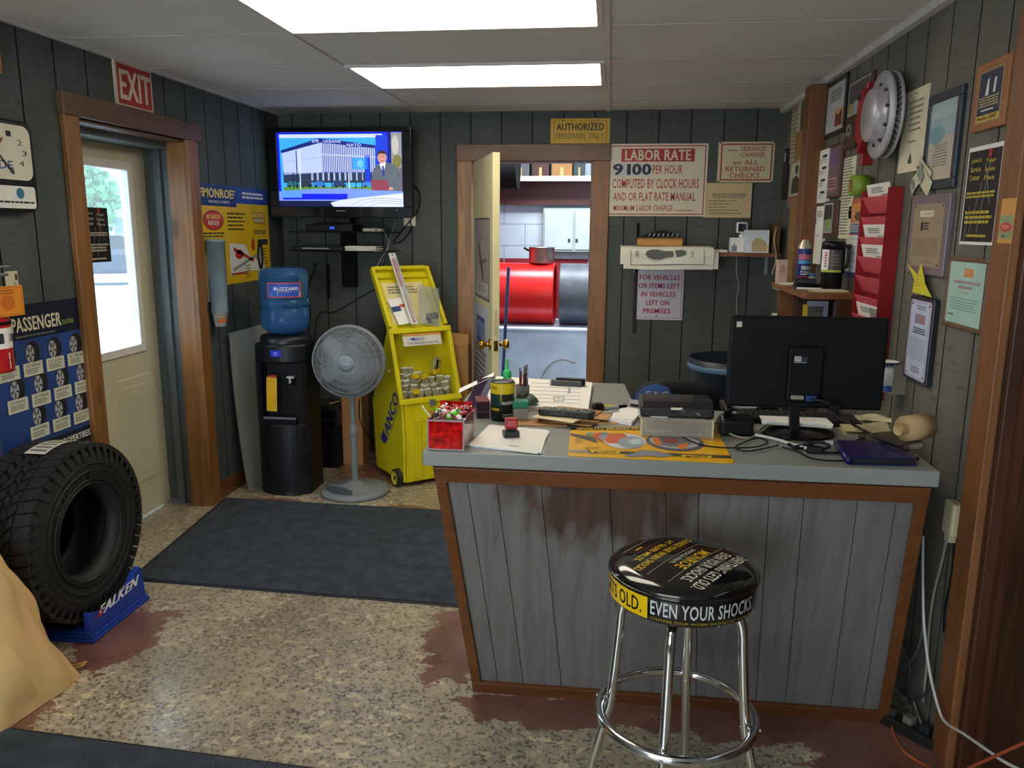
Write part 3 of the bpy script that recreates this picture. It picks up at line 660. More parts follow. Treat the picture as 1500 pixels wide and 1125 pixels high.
b.el(.83, .73, .05, .17, RUB, 4); b.el(.825, .73, .022, .1, GREY, 5); b.ln(.42, .64, .72, .78, .035, mat('b7362a', .5), 4); b.ln(.4, .86, .78, .72, .03, mat('7a8f8c', .5), 4); b.el(.5, .7, .06, .05, RED, 4); b.el(.72, .6, .025, .07, mat('b7362a', .5), 5); b.ln(.37, .9, .6, .9, .02, RED, 4)
for i in range(5): b.ln(.58, .83+.03*i, .66, .82+.03*i, .012, mat('8b7320', .5), 5)
b.tx('SAFETY', .05, .945, .2, .965, mat('23418f', .4))
solo('shock_absorber_poster', b, 'yellow and blue shock absorber poster on the left wall behind the cup dispenser', 'poster', M)
# cup dispenser
px = on(0, XL+.07, 319, 350); pz0 = on(0, XL+.07, 326, 458).z
t = thing('cup_dispenser', 'grey plastic paper cup dispenser tube right of the entrance door', 'cup dispenser', T(XL+.055, px.y, pz0))
ht = px.z-pz0; TUBE = mat('7f95a0', .25, alpha=.75)
part('tube', MB().lathe([(.046, 0), (.047, ht*.35), (.05, ht*.36), (.05, ht-.02), (.052, ht-.02), (.052, ht), (0, ht)], TUBE, 28), t)
part('bracket', MB().box(-.055, -.02, ht*.15, -.045, .02, ht*.8, WHITE).box(-.055, -.012, ht*.5, -.05, .012, ht*.55, WHITE), t)
part('cup_stack', MB().lathe(sum([[(.042, .01+.014*i), (.045, .014+.014*i), (.041, .022+.014*i)] for i in range(14)], []), mat('d8dcdc', .6), 24), t, kind='stuff')
cpm = MB().lathe([(0, -.075), (.03, -.075), (.042, .008), (.0435, .01)], mat('e3dfd6', .6), 24)
lb = MB(Rz(radians(-70)) @ T(0, 0, -.03)); lb.warp = cylwarp(.040); lb.sheet(.09, .035); lb.r(.05, .2, .55, 1, mat('c0703a', .6), 1, 5); lb.r(.6, .45, .95, .9, mat('9e4030', .6), 1, 3)
solo('paper_cup', MB().lathe([(0, -.075), (.030, -.075), (.041, .0), (.0425, 0)], mat('e3dfd6', .6), 24).lathe([(.0405, -.012), (.0408, -.010)], mat('c0703a', .6), 24).lathe([(.0335, -.055), (.0378, -.028)], mat('b9683a', .6), 14, a0=-1.5, a1=.2), 'white and orange paper cup hanging out of the dispenser', 'paper cup', T(XL+.055, px.y, pz0))
# leaning pale panel behind the cooler
p0 = onZ(352, 716, 0)
b = MB(); b.grid(lambda a, c: (0, 0, 0), 1, 1, WHITE) if 0 else None
fnp = lambda n: (lambda a, c: (XL+.03+.06*(1-c)**2+.012*a*sin(3*c)+n, 4.36+.58*a, .95*c*(1+.0*a)))
PANM = mat('a7ab9f', .6, var=.12, scale=3)
b = MB(); b.grid(fnp(0), 4, 12, PANM); b.grid(fnp(.006), 4, 12, PANM)
solo('hardboard_sheet', b, 'pale curved hardboard sheet leaning between left wall and water cooler', 'board')

# ================================================================== tire on its stand, bag, mats
ty, tz, R0 = 2.675, .405, .345; xa, xb = -2.19, -1.95
t = thing('tire', 'large black off-road tire standing on the blue stand', 'tire', T((xa+xb)/2, ty, tz))
TR = mat('222323', .6, var=.15, bump=.15, scale=60); hw = (xb-xa)/2
AXM = FM((0, 0, 0), (0, 1, 0), (0, 0, 1), (1, 0, 0))
cs = [(.168, -hw+.05), (.174, -hw+.02), (.205, -hw-.0), (.275, -hw-.006), (.31, -hw+.004), (.325, -hw+.02), (.328, -.05), (.33, 0), (.328, .05), (.325, hw-.02), (.31, hw-.004), (.275, hw+.006), (.205, hw), (.174, hw-.02), (.168, hw-.05), (.172, hw-.06), (.26, hw-.06), (.31, .04), (.31, -.04), (.26, -hw+.06), (.172, -hw+.06), (.168, -hw+.05)]
part('carcass', MB(AXM).lathe(cs, TR, 72), t)
tb = MB(AXM)
def blk(a, z0, z1, da, skew, h=.015, r=.326):
    vs = []
    for rr_ in (r, r+h):
        for zz in (z0, z1):
            for aa in (a-da, a+da): q = aa+skew*(zz-(z0+z1)/2); vs.append((rr_*cos(q), rr_*sin(q), zz))
    tb.add(vs, [(0, 1, 3, 2), (4, 6, 7, 5), (0, 4, 5, 1), (2, 3, 7, 6), (0, 2, 6, 4), (1, 5, 7, 3)], TR)
NB = 46
for i in range(NB):
    a = 2*pi*i/NB; w_ = 2*pi/NB
    blk(a, -hw-.001, -hw+.06, w_*.44, .6); blk(a+w_*.5, hw-.06, hw+.001, w_*.44, -.6)
    blk(a+w_*.3, -.054, -.030, w_*.36, 2.2); blk(a+w_*.62, -.026, -.003, w_*.36, -2.2); blk(a+w_*.1, .003, .026, w_*.36, 2.2); blk(a+w_*.8, .030, .054, w_*.36, -2.2)
    # shoulder side lugs
    for sg in (-1, 1):
        q0, q1 = a+(.5*w_ if sg > 0 else 0)-w_*.33, a+(.5*w_ if sg > 0 else 0)+w_*.33; h0 = sg*(hw+.0); dpt = .275 if i % 2 else .29
        tb.add([(.343*cos(q0), .343*sin(q0), h0*.98), (.343*cos(q1), .343*sin(q1), h0*.98), (dpt*cos(q1-.03), dpt*sin(q1-.03), h0+sg*.0095), (dpt*cos(q0+.03), dpt*sin(q0+.03), h0+sg*.0095)], [(0, 1, 2, 3) if sg > 0 else (3, 2, 1, 0)], TR)
part('tread', tb, t)
rg = MB(AXM); 
for r_ in (.262, .235, .200, .186): rg.lathe([(r_, hw+.002), (r_+.003, hw+.0105), (r_+.006, hw+.002)], TR, 72)
LT = mat('2c2d2e', .6)
part('sidewall_ribs', rg, t)
def archtext(s, r, a0, a1, hgt, m, z):
    vs, fs, x0, x1, y0, y1 = text_mesh(s, .03)
    return [(( r+(v.y-y0)/(y1-y0)*hgt)*cos(a0+(a1-a0)*(v.x-x0)/(x1-x0)), (r+(v.y-y0)/(y1-y0)*hgt)*sin(a0+(a1-a0)*(v.x-x0)/(x1-x0)), z) for v in vs], fs
for s_t, a0_, a1_ in (('WILDPEAK A/T', 150, 70), ('FALKEN', -30, -85)):
    lt = MB(AXM); V, Fs = archtext(s_t, .212, radians(a0_), radians(a1_), .024, LT, hw+.012); lt.add(V, Fs, LT); part('sidewall_lettering', lt, t, kind='stuff')
# paper label over the tread
st = MB(AXM); 
st.grid(lambda a, c: (.3455*cos(radians(112-38*(1-a)-6)), .3455*sin(radians(112-38*(1-a)-6)), -.045+.085*c), 10, 2, mat('d8d2bf', .7))
lnm = mat('6a6a66', .7)
for q in range(7):
    aa = 70+2+q*4.8; st.grid(lambda a, c, aa=aa: (.3462*cos(radians(aa+2*a)), .3462*sin(radians(aa+2*a)), -.035+.065*c), 2, 2, lnm if q != 2 else mat('b8b84a', .6))
part('paper_sticker', st, t, label='white paper tire label')
# stand
t = thing('tire_stand', 'blue plastic stand with white lettering holding the tire upright', 'tire stand', T(0, 0, 0))
SB = mat('1d3f9e', .4, var=.06)
y0, y1 = 2.50, 2.93; X0, X1 = -2.205, -1.905
def vee(x0, x1, wide): 
    prof = [(y0, 0), (y1, 0), (y1, .03), (y1-.01, .045), (y1-.03, .125), (y1-.09, .10), (2.70, .058), (y0+.09, .055), (y0+.07, .10), (y0+.02, .105), (y0, .03)]
    return MB().prism(prof, x0, x1, SB, FM((0, 0, 0), (0, 1, 0), (0, 0, 1), (1, 0, 0)))
part('front_cradle', MB().prism([(2.565, .03), (2.935, .03), (2.93, .05), (2.915, .155), (2.90, .165), (2.87, .155), (2.80, .098), (2.74, .085), (2.66, .088), (2.60, .108), (2.575, .122), (2.565, .122)], -1.937, -1.912, SB, FM((0, 0, 0), (0, 1, 0), (0, 0, 1), (1, 0, 0))), t, .004)
part('base', MB().box(-2.2, 2.56, .0, -1.90, 2.94, .016, SB).box(-2.195, 2.565, .016, -1.905, 2.935, .030, SB).box(-2.19, 2.57, .030, -1.94, 2.64, .045, SB), t, .004)
part('back_cradle', MB().prism([(2.565, .03), (2.935, .03), (2.915, .155), (2.87, .14), (2.74, .085), (2.66, .083), (2.60, .08), (2.565, .09)], -2.208, -2.198, SB, FM((0, 0, 0), (0, 1, 0), (0, 0, 1), (1, 0, 0))), t)
b = MB(FM((-1.9115, 2.62, .128), (0, 1, .06), (0, 0, 1), (1, 0, 0))).sheet(.25, .048); b.tx('FALKEN', 0, .22, 1, 1.0, mat('f0f2f4', .5), .06, 1, .12); b.pg([(-.035, .75), (.10, .75), (.085, .98), (-.05, .98)], RED, 3); b.pg([(.0, .45), (.12, .45), (.11, .6), (-.01, .6)], RED, 3); part('lettering', b, t)
# kraft bag
def bagf(n):
    def f(a, c):
        th = 2*pi*a; z = .66*c; k = 1-.08*c; sq = lambda v: math.copysign(abs(v)**.55, v)
        x = .20*k*sq(cos(th)); y = .24*k*sq(sin(th)); wv = .014*sin(5*th+3*c)+.012*sin(9*th+7*c)*c+.010*sin(11*c+2*th)+.008*abs(sin(4*th+9*c))+.005*sin(13*th-14*c)+.022*c*(1-abs(((3*a*2+1.7*c) % 1)*2-1))*(1 if 0 else .8)
        flare = .05*max(0, 1-c*5)
        return (-2.03-.17*c*c+(x*(1+flare)+wv*cos(th))-n*cos(th)*.003, 2.17-.20*c+y*(1+flare)+wv*sin(th), .002+z+.015*sin(3*th)*c)
    return f
KB = mat('dcb87c', .75, var=.10, scale=5, bump=.9, detail=1)
b = MB(); b.grid(bagf(0), 72, 30, KB); bot = [bagf(0)(i/72, 0) for i in range(72)]; b.add(bot, [tuple(range(71, -1, -1))], KB); top = [bagf(0)(i/72, 1) for i in range(72)]; b.add(top, [tuple(range(72))], KB)
t = thing('paper_sack', 'large crumpled kraft paper sack at the lower left corner', 'paper sack')
part('sack', b, t)
a0 = bagf(0)(.14, .03); e = MB(); e.grid(lambda a, c: (a0[0]-.02+.075*a, a0[1]-.05+.06*a+.02*sin(5*c), .006+.035*c+.015*a*(1-c)+.006*sin(9*c)), 6, 6, KB); part('corner_fold', e, t)
# mats
def carpet(name, hx):
    m = bpy.data.materials.new(name); m.use_nodes = True; nt = m.node_tree; N = nt.nodes; Lk = nt.links; bb = N['Principled BSDF']
    tc = N.new('ShaderNodeTexCoord'); z = N.new('ShaderNodeTexNoise'); z.inputs['Scale'].default_value = 220; z.inputs['Detail'].default_value = 2; z2 = N.new('ShaderNodeTexNoise'); z2.inputs['Scale'].default_value = 14; z2.inputs['Detail'].default_value = 5
    Lk.new(tc.outputs['Object'], z.inputs['Vector']); Lk.new(tc.outputs['Object'], z2.inputs['Vector'])
    ad = N.new('ShaderNodeMath'); ad.operation = 'ADD'; Lk.new(z.outputs[0], ad.inputs[0]); Lk.new(z2.outputs[0], ad.inputs[1])
    mr = N.new('ShaderNodeMapRange'); mr.inputs[1].default_value = .6; mr.inputs[2].default_value = 1.4; Lk.new(ad.outputs[0], mr.inputs[0])
    c = lin(hx); x = N.new('ShaderNodeMix'); x.data_type = 'RGBA'; x.inputs[6].default_value = [q*.55 for q in c]+[1]; x.inputs[7].default_value = [q*1.5 for q in c]+[1]; Lk.new(mr.outputs[0], x.inputs[0]); Lk.new(x.outputs[2], bb.inputs['Base Color'])
    bb.inputs['Roughness'].default_value = .95; bb.inputs['Specular IOR Level'].default_value = .1
    bp = N.new('ShaderNodeBump'); bp.inputs['Strength'].default_value = .8; bp.inputs['Distance'].default_value = .004; Lk.new(z.outputs[0], bp.inputs['Height']); Lk.new(bp.outputs[0], bb.inputs['Normal']); return m
CP = carpet('charcoal_carpet', '3c4147')
def mat_quad(pts, lab):
    t = thing('floor_mat', lab, 'floor mat'); P = [Vector((p[0], p[1])) for p in pts]; c = sum(P, Vector((0, 0)))/4
    part('border', MB().prism([tuple(p) for p in P], .0006, .006, mat('1c1f23', .6)), t, .002)
    part('carpet', MB().prism([tuple(p+(c-p).normalized()*.022) for p in P], .006, .0105, CP), t, .002)
a = [onZ(662, 886, 0), onZ(640, 747, 0), onZ(330, 730, 0), onZ(188, 850, 0)]
d = (a[1]-a[0]); 
mat_quad([(-.34, a[0].y-.03), (-.40, a[1].y-.02), (a[2].x, a[2].y), (a[3].x, a[3].y)], 'charcoal carpet mat between the entrance door and the counter')
a = onZ(55, 1073, 0); b2 = onZ(390, 1117, 0); dd = (b2-a).normalized(); nn = Vector((dd.y, -dd.x, 0))
mat_quad([tuple(a-dd*.35+nn*1.0)[:2], tuple(b2+dd*.55+nn*1.0)[:2], tuple(b2+dd*.55)[:2], tuple(a-dd*.35)[:2]], 'charcoal carpet mat cut by the bottom edge of the photo')
# ================================================================== BACK WALL
# television
yt = 5.05
p0, p1 = on(1, yt, 391, 187), on(1, yt, 604, 319)
q0, q1 = on(1, yt, 404, 194), on(1, yt, 591, 303)
t = thing('television', 'flat screen television showing a news broadcast in the back left corner', 'television', FM((p0.x, yt, p0.z), (1, 0, 0), (0, 0, 1), (0, -1, 0)))
wd, ht = p1.x-p0.x, p0.z-p1.z
fx0, fy0 = q0.x-p0.x, p0.z-q0.z; sw, sh = q1.x-q0.x, q0.z-q1.z
TVB = mat('08090b', .18, coat=.4)
part('housing', MB().box(0, -ht, -.07, wd, 0, -.012, BLKPL), t, .012)
bz = MB().box(0, -fy0, -.0118, wd, 0, .004, TVB).box(0, -ht, -.0118, wd, -fy0-sh, .004, TVB).box(0, -fy0-sh, -.0118, fx0, -fy0, .004, TVB).box(fx0+sw, -fy0-sh, -.0118, wd, -fy0, .004, TVB)
part('bezel', bz, t, .003)
b = MB(T(wd*.47, -ht+.045, .0042)).sheet(.06, .008); b.tx('MAGNAVOX', 0, 0, 1, 1, LTGREY); b.box(.42*wd, .0, 0, .42*wd+.005, .005, .001, LTGREY); part('logo', b, t)
EM = lambda h, k=.92: mat(h, .4, emit=k, var=.02)
b = MB(T(fx0, -fy0, -.0115)).sheet(sw, sh, (225, 188, 1033, 657)); b.t = 0
SKY, ROYAL, PALE = EM('3aa8f0'), EM('1426d8'), EM('a9bdf5')
b.r(225, 188, 1033, 657, ROYAL, 0); b.r(240, 208, 862, 560, SKY, 1); b.r(240, 200, 905, 222, EM('c9d4fa'), 2); b.r(225, 188, 1033, 200, EM('0a1fd0'), 2)
b.pg([(252, 312), (510, 240), (510, 440), (262, 455)], EM('b4c4f2'), 2); b.ln(255, 375, 510, 345, 3, EM('8ea0d8'), 3)
b.pg([(510, 245), (860, 285), (860, 440), (510, 440)], EM('2a3f9c'), 2); b.pg([(245, 300), (500, 225), (560, 232), (860, 270), (860, 290), (510, 252), (250, 318)], EM('182878'), 3)
for i in range(30): x = 512+11.6*i; b.r(x, 252+(x-512)*.11, x+5.5, 438, EM('cdd8fa'), 4)
b.ln(510, 325, 860, 345, 4, EM('cdd8fa'), 5)
for x0, x1, y, s in ((455, 495, 242, 'EMI'), (525, 640, 245, 'UKRAINE'), (678, 768, 268, 'NATO')): b.r(x0-4, y-12, x1+4, y+13, EM('1a2f9a'), 5); b.tx(s, x0, y-9, x1, y+9, EM('dce6ff'), 0, 6)
b.r(257, 440, 862, 505, EM('2c3c58', .7), 2)
for i in range(12): b.r(440+36*i, 440, 452+36*i, 490, EM('9db0d8'), 3)
for i, x in enumerate((275, 360, 450, 580, 770)): c = EM(('2a6c78', '27364a', '2f78c8', '283e6c', '3f7fd0')[i], .8); b.pg([(x, 530), (x+2, 510), (x+25, 495), (x+60, 496), (x+82, 512), (x+86, 530)], c, 4); b.el(x+20, 528, 8, 8, EM('10141c'), 5, 10); b.el(x+68, 528, 8, 8, EM('10141c'), 5, 10)
b.r(257, 530, 862, 556, EM('5c8f3c', .8), 3)
for x in (320, 345, 365, 570, 682, 725, 765): b.r(x, 300 if x in (345, 365) else 440, x+6, 545, EM('e3e8f5', .8) if x in (365, 682) else EM('182238'), 6)
b.r(708, 348, 808, 420, EM('3c9be8'), 5); b.el(760, 385, 20, 24, EM('6db8f0'), 6); b.r(790, 335, 825, 500, EM('1634c8'), 5)
b.r(862, 208, 955, 560, EM('1a3ad0'), 6); b.r(937, 188, 960, 560, EM('0a1578'), 7); b.r(960, 192, 1025, 560, EM('9a9ca0', .7), 6); b.el(985, 270, 22, 60, EM('c6c4b8', .7), 7); b.el(995, 370, 30, 40, EM('7d7a48', .7), 7); b.r(960, 410, 1033, 560, EM('5a2430', .7), 6); b.r(1025, 188, 1033, 560, EM('2a2f60', .7), 8)
b.pg([(225, 560), (440, 545), (680, 540), (1033, 560), (1033, 657), (225, 657)], EM('6f8ee8'), 8); b.r(250, 575, 672, 612, EM('0c1ae0'), 9); b.r(250, 558, 375, 600, EM('5a96f0'), 10); b.r(225, 620, 600, 657, EM('0a1040'), 9); b.pg([(560, 632), (640, 612), (1033, 570), (1033, 657), (580, 657)], EM('ccd2f6'), 10)
for i in range(3): b.tube([b.uv(690+60*i, 650, 11), b.uv(780+40*i, 612+12*i, 11), b.uv(900, 604+14*i, 11), b.uv(1030, 612+14*i, 11)], .0012, EM('5a64a0'), 4)
# newsreader on the screen
SUIT = EM('5a626e', .8); b.pg([(835, 490), (842, 420), (875, 388), (895, 380), (930, 376), (975, 392), (1005, 430), (1018, 500), (1000, 555), (940, 555)], SUIT, 12)
b.pg([(884, 388), (905, 378), (925, 376), (915, 420), (905, 440)], EM('e8ecf4', .9), 13); b.pg([(900, 398), (911, 398), (916, 450), (908, 470), (900, 450)], EM('1f3f8c', .8), 14); b.el(902, 345, 29, 40, EM('c58f80', .9), 14); b.pg([(872, 340), (872, 318), (890, 304), (918, 304), (932, 322), (932, 345), (924, 325), (885, 322)], EM('3a2c2c', .7), 15)
b.el(892, 340, 4, 2.5, EM('2a2022'), 16, 8); b.el(912, 340, 4, 2.5, EM('2a2022'), 16, 8); b.r(893, 366, 911, 370, EM('8a4a48'), 16); b.el(955, 542, 14, 10, EM('c58f80', .9), 17)
b.pg([(828, 486), (936, 490), (942, 555), (832, 552)], EM('8a3c4c', .8), 16); b.r(1000, 440, 1010, 470, SUIT, 12)
part('screen', b, t, label='lit screen with news picture')
part('stand_neck', MB().box(wd*.42, -ht-.035, -.06, wd*.55, -ht+.001, -.03, BLKPL).box(wd*.3, -ht-.047, -.075, wd*.75, -ht-.035, -.005, TVB), t, .004)
part('wall_arm', MB().box(wd*.42, -ht*.6, -.239, wd*.58, -ht*.35, -.07, BLKMAT), t)
# component shelves under the tv
GLS = mat('0a0c0d', .1, coat=.5)
sz1, sz2 = on(1, 5.0, 480, 339).z, on(1, 5.0, 480, 367).z
xa_, xb_ = on(1, 5.02, 414, 335).x, on(1, 5.02, 571, 335).x
t = thing('media_shelf', 'black two tier glass shelf under the television', 'shelf', T((xa_+xb_)/2, YB, sz1)); hw2 = (xb_-xa_)/2
def tier(z): return MB().prism([(-hw2, -.02), (-hw2+.03, -.26), (-hw2+.1, -.29), (hw2-.1, -.29), (hw2-.03, -.26), (hw2, -.02)], z-.008, z, GLS)
part('shelf_tier', tier(0), t, .002); part('shelf_tier', tier(sz2-sz1), t, .002)
part('bracket', MB().box(-.05, -.04, sz2-sz1-.25, .05, 0, .03, BLKMAT).box(-.16, -.02, sz2-sz1-.33, -.15, 0, sz2-sz1-.1, BLKMAT).box(.20, -.02, sz2-sz1-.33, .21, 0, sz2-sz1-.1, BLKMAT), t)
cxm = (xa_+xb_)/2
t = thing('cable_box', 'black cable box with blue display on the upper glass shelf', 'cable box', T(cxm-.06, 5.02, sz1+.0005)); part('case', MB().box(-.14, 0, 0, .17, .2, .045, BLKPL), t, .004); b = MB(FM((.02, -.001, .03), (1, 0, 0), (0, 0, 1), (0, -1, 0))).sheet(.03, .015); b.t = 0; b.r(0, 0, 1, 1, EM('2a3fd0', 1.5)); part('display', b, t)
solo('router', MB().box(-.06, 0, 0, .06, .08, .02, mat('a39a8a', .5)).cyl((.03, .01, .01), (.03, -.002, .01), .006, BLKMAT), 'small pale box on the right of the upper glass shelf', 'router', T(xb_-.12, 5.02, sz1+.0005), bevel=.004)
t = thing('disc_player', 'flat dark disc player on the lower glass shelf', 'disc player', T(cxm-.13, 5.02, sz2+.0005)); part('case', MB().box(-.18, 0, 0, .17, .22, .022, mat('1d1f22', .3)), t, .003); part('tray', MB().box(-.1, -.002, .008, .08, 0, .016, GREY), t)
for i in range(4): solo('magazine', MB().box(-.10, 0, 0, .10, .15, .006, PAPER).box(-.1, 0, .006, .1, .15, .0068, mat(('5a4a40', '706860', '4a4038', '807868')[i], .4)), ('lowest', 'second', 'third', 'topmost')[i]+' magazine in the pile on the lower glass shelf', 'magazine', T(xb_-.20, 5.03, sz2+.0005+.0075*i) @ Rz(radians((2, -4, 6, -2)[i])), 'magazines on the lower glass shelf')
# outlet plate and tv cables
p = onB(596, 322); solo('wall_outlet', MB().box(-.04, -.006, -.04, .04, 0, .04, CREAM).box(-.012, -.008, .006, .012, -.006, .026, mat('b8b09a', .5)).box(-.012, -.008, -.026, .012, -.006, -.006, mat('b8b09a', .5)), 'cream electric outlet beside the lower right corner of the television', 'outlet', T(p.x+.02, YB, p.z), bevel=.002)
B_ = lambda x, y, d=.012: tuple(on(1, YB-d, x, y))
solo('cable', MB().tube([B_(606, 270), B_(615, 285), B_(612, 308), B_(600, 324), B_(583, 345), B_(576, 356), B_(590, 352), B_(602, 335), B_(600, 322)], .004, BLKMAT), 'black cable looping at the right side of the television', 'cable')
solo('cable', MB().tube([B_(549, 335, .2), B_(560, 338, .12), B_(568, 350), B_(569, 360), B_(558, 380), B_(549, 398)], .005, mat('b3b1a4', .6)), 'white cable hanging from the upper glass shelf', 'cable')
solo('cable', MB().tube([B_(580, 325), B_(572, 348), B_(566, 372), B_(560, 385)], .004, mat('8f9088', .6)), 'pale grey cable running down from the outlet', 'cable')
solo('cable', MB().tube([B_(463, 385), B_(455, 410), B_(450, 430), B_(455, 460), B_(450, 500), B_(448, 560), B_(452, 620)], .004, BLKMAT), 'black cable hanging down the wall right of the water bottle', 'cable')
solo('cable', MB().tube([B_(552, 422), B_(520, 440), B_(490, 457), B_(470, 458), B_(462, 480), B_(466, 540)], .003, BLKMAT), 'thin black cable sagging across the wall behind the fan', 'cable')

# ------------------------------------------------------------ signs on the back wall
M, wd, ht = wallB((807, 174), (893, 210)); b = MB().sheet(wd, ht).board(.006, mat('cfa42c', .5, var=.1)); b.rim(.05, .09, .95, .91, .012, mat('8c7427', .6)); b.tx('AUTHORIZED', .10, .19, .90, .48, mat('2f2c22', .6), .04); b.tx('PERSONNEL ONLY', .09, .59, .90, .82, mat('75693c', .6), .02); b.el(.2, .07, .012, .03, DKGREY); b.el(.8, .07, .012, .03, DKGREY)
solo('door_notice', b, 'yellow AUTHORIZED PERSONNEL ONLY sign above the back doorway', 'sign', M, bevel=0)
M, wd, ht = wallB((890.5, 211), (1032.5, 317)); b = MB().sheet(wd, ht, (55, 165, 820, 738)).board(.006, mat('d8cfb4', .5, var=.04)); SR = mat('b0282c', .5)
b.rim(68, 178, 805, 726, 8, SR); b.r(162, 203, 720, 305, SR); b.tx('LABOR RATE', 192, 212, 690, 296, CREAM, .03)
b.r(98, 318, 395, 416, mat('c3c6c4', .5), 2); NV = mat('161a2c', .5); b.tx('91', 104, 322, 232, 410, NV, .07, 4); b.tx('00', 250, 322, 392, 410, NV, .06, 4)
b.tx('PER HOUR', 404, 332, 632, 402, SR, .01); b.tx('COMPUTED BY CLOCK HOURS', 100, 440, 762, 516, SR, .01); b.tx('AND OR FLAT RATE MANUAL.', 108, 548, 748, 616, SR, .01); b.tx('MINIMUM LABOR CHARGE', 112, 650, 570, 696, SR, .01); b.r(586, 688, 726, 694, SR)
solo('labor_rate_sign', b, 'large cream LABOR RATE sign with red lettering beside the doorway', 'sign', M)
M, wd, ht = wallB((1053, 208), (1131.5, 267)); b = MB().sheet(wd, ht, (925, 148, 1345, 465)).board(.006, mat('d2c5a0', .5, var=.05)); b.rim(945, 162, 1332, 452, 11, mat('9c3c2c', .5)); SR2 = mat('a8402f', .5)
b.tx('SERVICE', 1092, 186, 1278, 220, SR2, .015); b.tx('CHARGE', 1094, 232, 1274, 266, SR2, .015); b.tx('on ALL', 1040, 290, 1228, 328, SR2, .015); b.tx('RETURNED', 986, 340, 1280, 380, SR2, .015); b.tx('CHECKS', 1016, 392, 1244, 432, SR2, .015); b.ln(1000, 216, 1065, 216, 5, INK)
for x in (938, 1338):
    for y in (155, 460): b.el(x, y, 7, 7, DKGREY, 2, 10)
solo('check_charge_sign', b, 'small cream SERVICE CHARGE on returned checks sign with red border', 'sign', M)
M, wd, ht = wallB((1033, 268), (1099, 319)); b = MB().sheet(wd, ht).board(.001, mat('cdb688', .8)); b.greek(.15, .3, .9, .45, 3, GREEKC, center=True); b.greek(.1, .5, .85, .95, 5, GREEKC, ragged=.5, fill=.3)
solo('paper_notice', b, 'tan typed paper notice below the service charge sign', 'paper', M)
M, wd, ht = wallB((931, 383), (999, 469)); b = MB(T(0, 0, 0)).sheet(wd, ht, (268, 290, 650, 745)).board(.006, mat('c9c4d0', .4, var=.05)); VR = mat('a8263e', .5); b.rim(280, 300, 638, 732, 4, mat('b8707c', .5))
for s, x0, x1, y in (('FOR VEHICLES', 306, 618, 412), ('OR ITEMS LEFT', 300, 622, 477), ('IN VEHICLES', 322, 590, 543), ('LEFT ON', 362, 542, 610), ('PREMISES', 342, 556, 675)): b.tx(s, x0, y-20, x1, y+20, VR, .045)
b.el(446, 716, 6, 6, DKGREY)
solo('liability_sign', b, 'white and red FOR VEHICLES OR ITEMS LEFT sign under the wall shelf', 'sign', M)
p = onB(930, 430); solo('dark_batten', MB().box(-.012, -.012, -.24, .012, 0, .3, mat('2a201e', .7)), 'dark narrow batten on the wall left of the vehicles sign', 'batten', T(p.x+.003, YB, p.z-.02), bevel=.002)
p = onB(934.5, 338); solo('wall_hook', MB().box(-.008, -.012, -.08, .008, 0, .05, BLKMAT).box(-.008, -.03, -.08, .008, 0, -.065, BLKMAT), 'black strip hook on the wall above the shelf', 'hook', T(p.x, YB, p.z), bevel=.002)
# wall shelf with paper
zsh = on(1, 5.05, 1100, 370).z; xs0 = onB(905, 370).x+.03
t = thing('wall_shelf', 'brown wooden shelf board on the back wall in the right corner', 'shelf', T(0, YB, zsh)); part('shelf_board', MB().box(xs0, -.27, -.025, XR-.022, -.002, 0, wood('7a4c2c', 'x')), t, .003); part('bracket', MB().box(xs0+.08, -.2, -.03, xs0+.1, -.002, -.0255, STEEL).box(.98, -.2, -.03, 1.0, -.002, -.0255, STEEL).box(xs0+.08, -.012, -.14, xs0+.1, -.002, -.03, STEEL).box(.98, -.012, -.14, 1.0, -.002, -.03, STEEL), t)
yf = YB-.285
pA, pB2 = on(1, yf, 909, 365), on(1, yf, 1047, 398)
t = thing('paper_floor_mats', 'stack of white paper floor mats with shoe print draped over the shelf edge', 'paper stack')
xa2, xb2 = pA.x, pB2.x
def drape(n, x0, x1, drop, r):
    L1 = .22; zt = zsh+n
    def f(a, c):
        s_ = c*(L1+r*1.57+drop); x = x0+(x1-x0)*a
        if s_ < L1: y, z = YB-.03-s_-.03, zt+.0+.012*sin(3*a+n*50)*0
        elif s_ < L1+r*1.57: q = (s_-L1)/r; y, z = YB-.06-L1-r*sin(q), zt-r*(1-cos(q))
        else: y, z = YB-.06-L1-r-.006*sin(2.5*a*pi+n*90), zt-r-(s_-L1-r*1.57)
        return (x, y, z+.004*sin(7*a+n*100)*c)
    return f
WP = mat('dfdcca', .7, var=.03)
for i, (n, dr, dx) in enumerate(((.006, .085, .035), (.014, .075, .02), (.022, .085, 0), (.030, .055, .004))):
    b = MB(); F = drape(n, xa2+(.02 if i < 3 else 0), xb2-(.0 if i else .0)+dx-.02, dr, .018+n); b.grid(F, 16, 24, WP); G = drape(n+.003, xa2+(.02 if i < 3 else 0), xb2+dx-.02, dr, .021+n); b.grid(G, 16, 24, WP); part('paper_sheet', b, t)
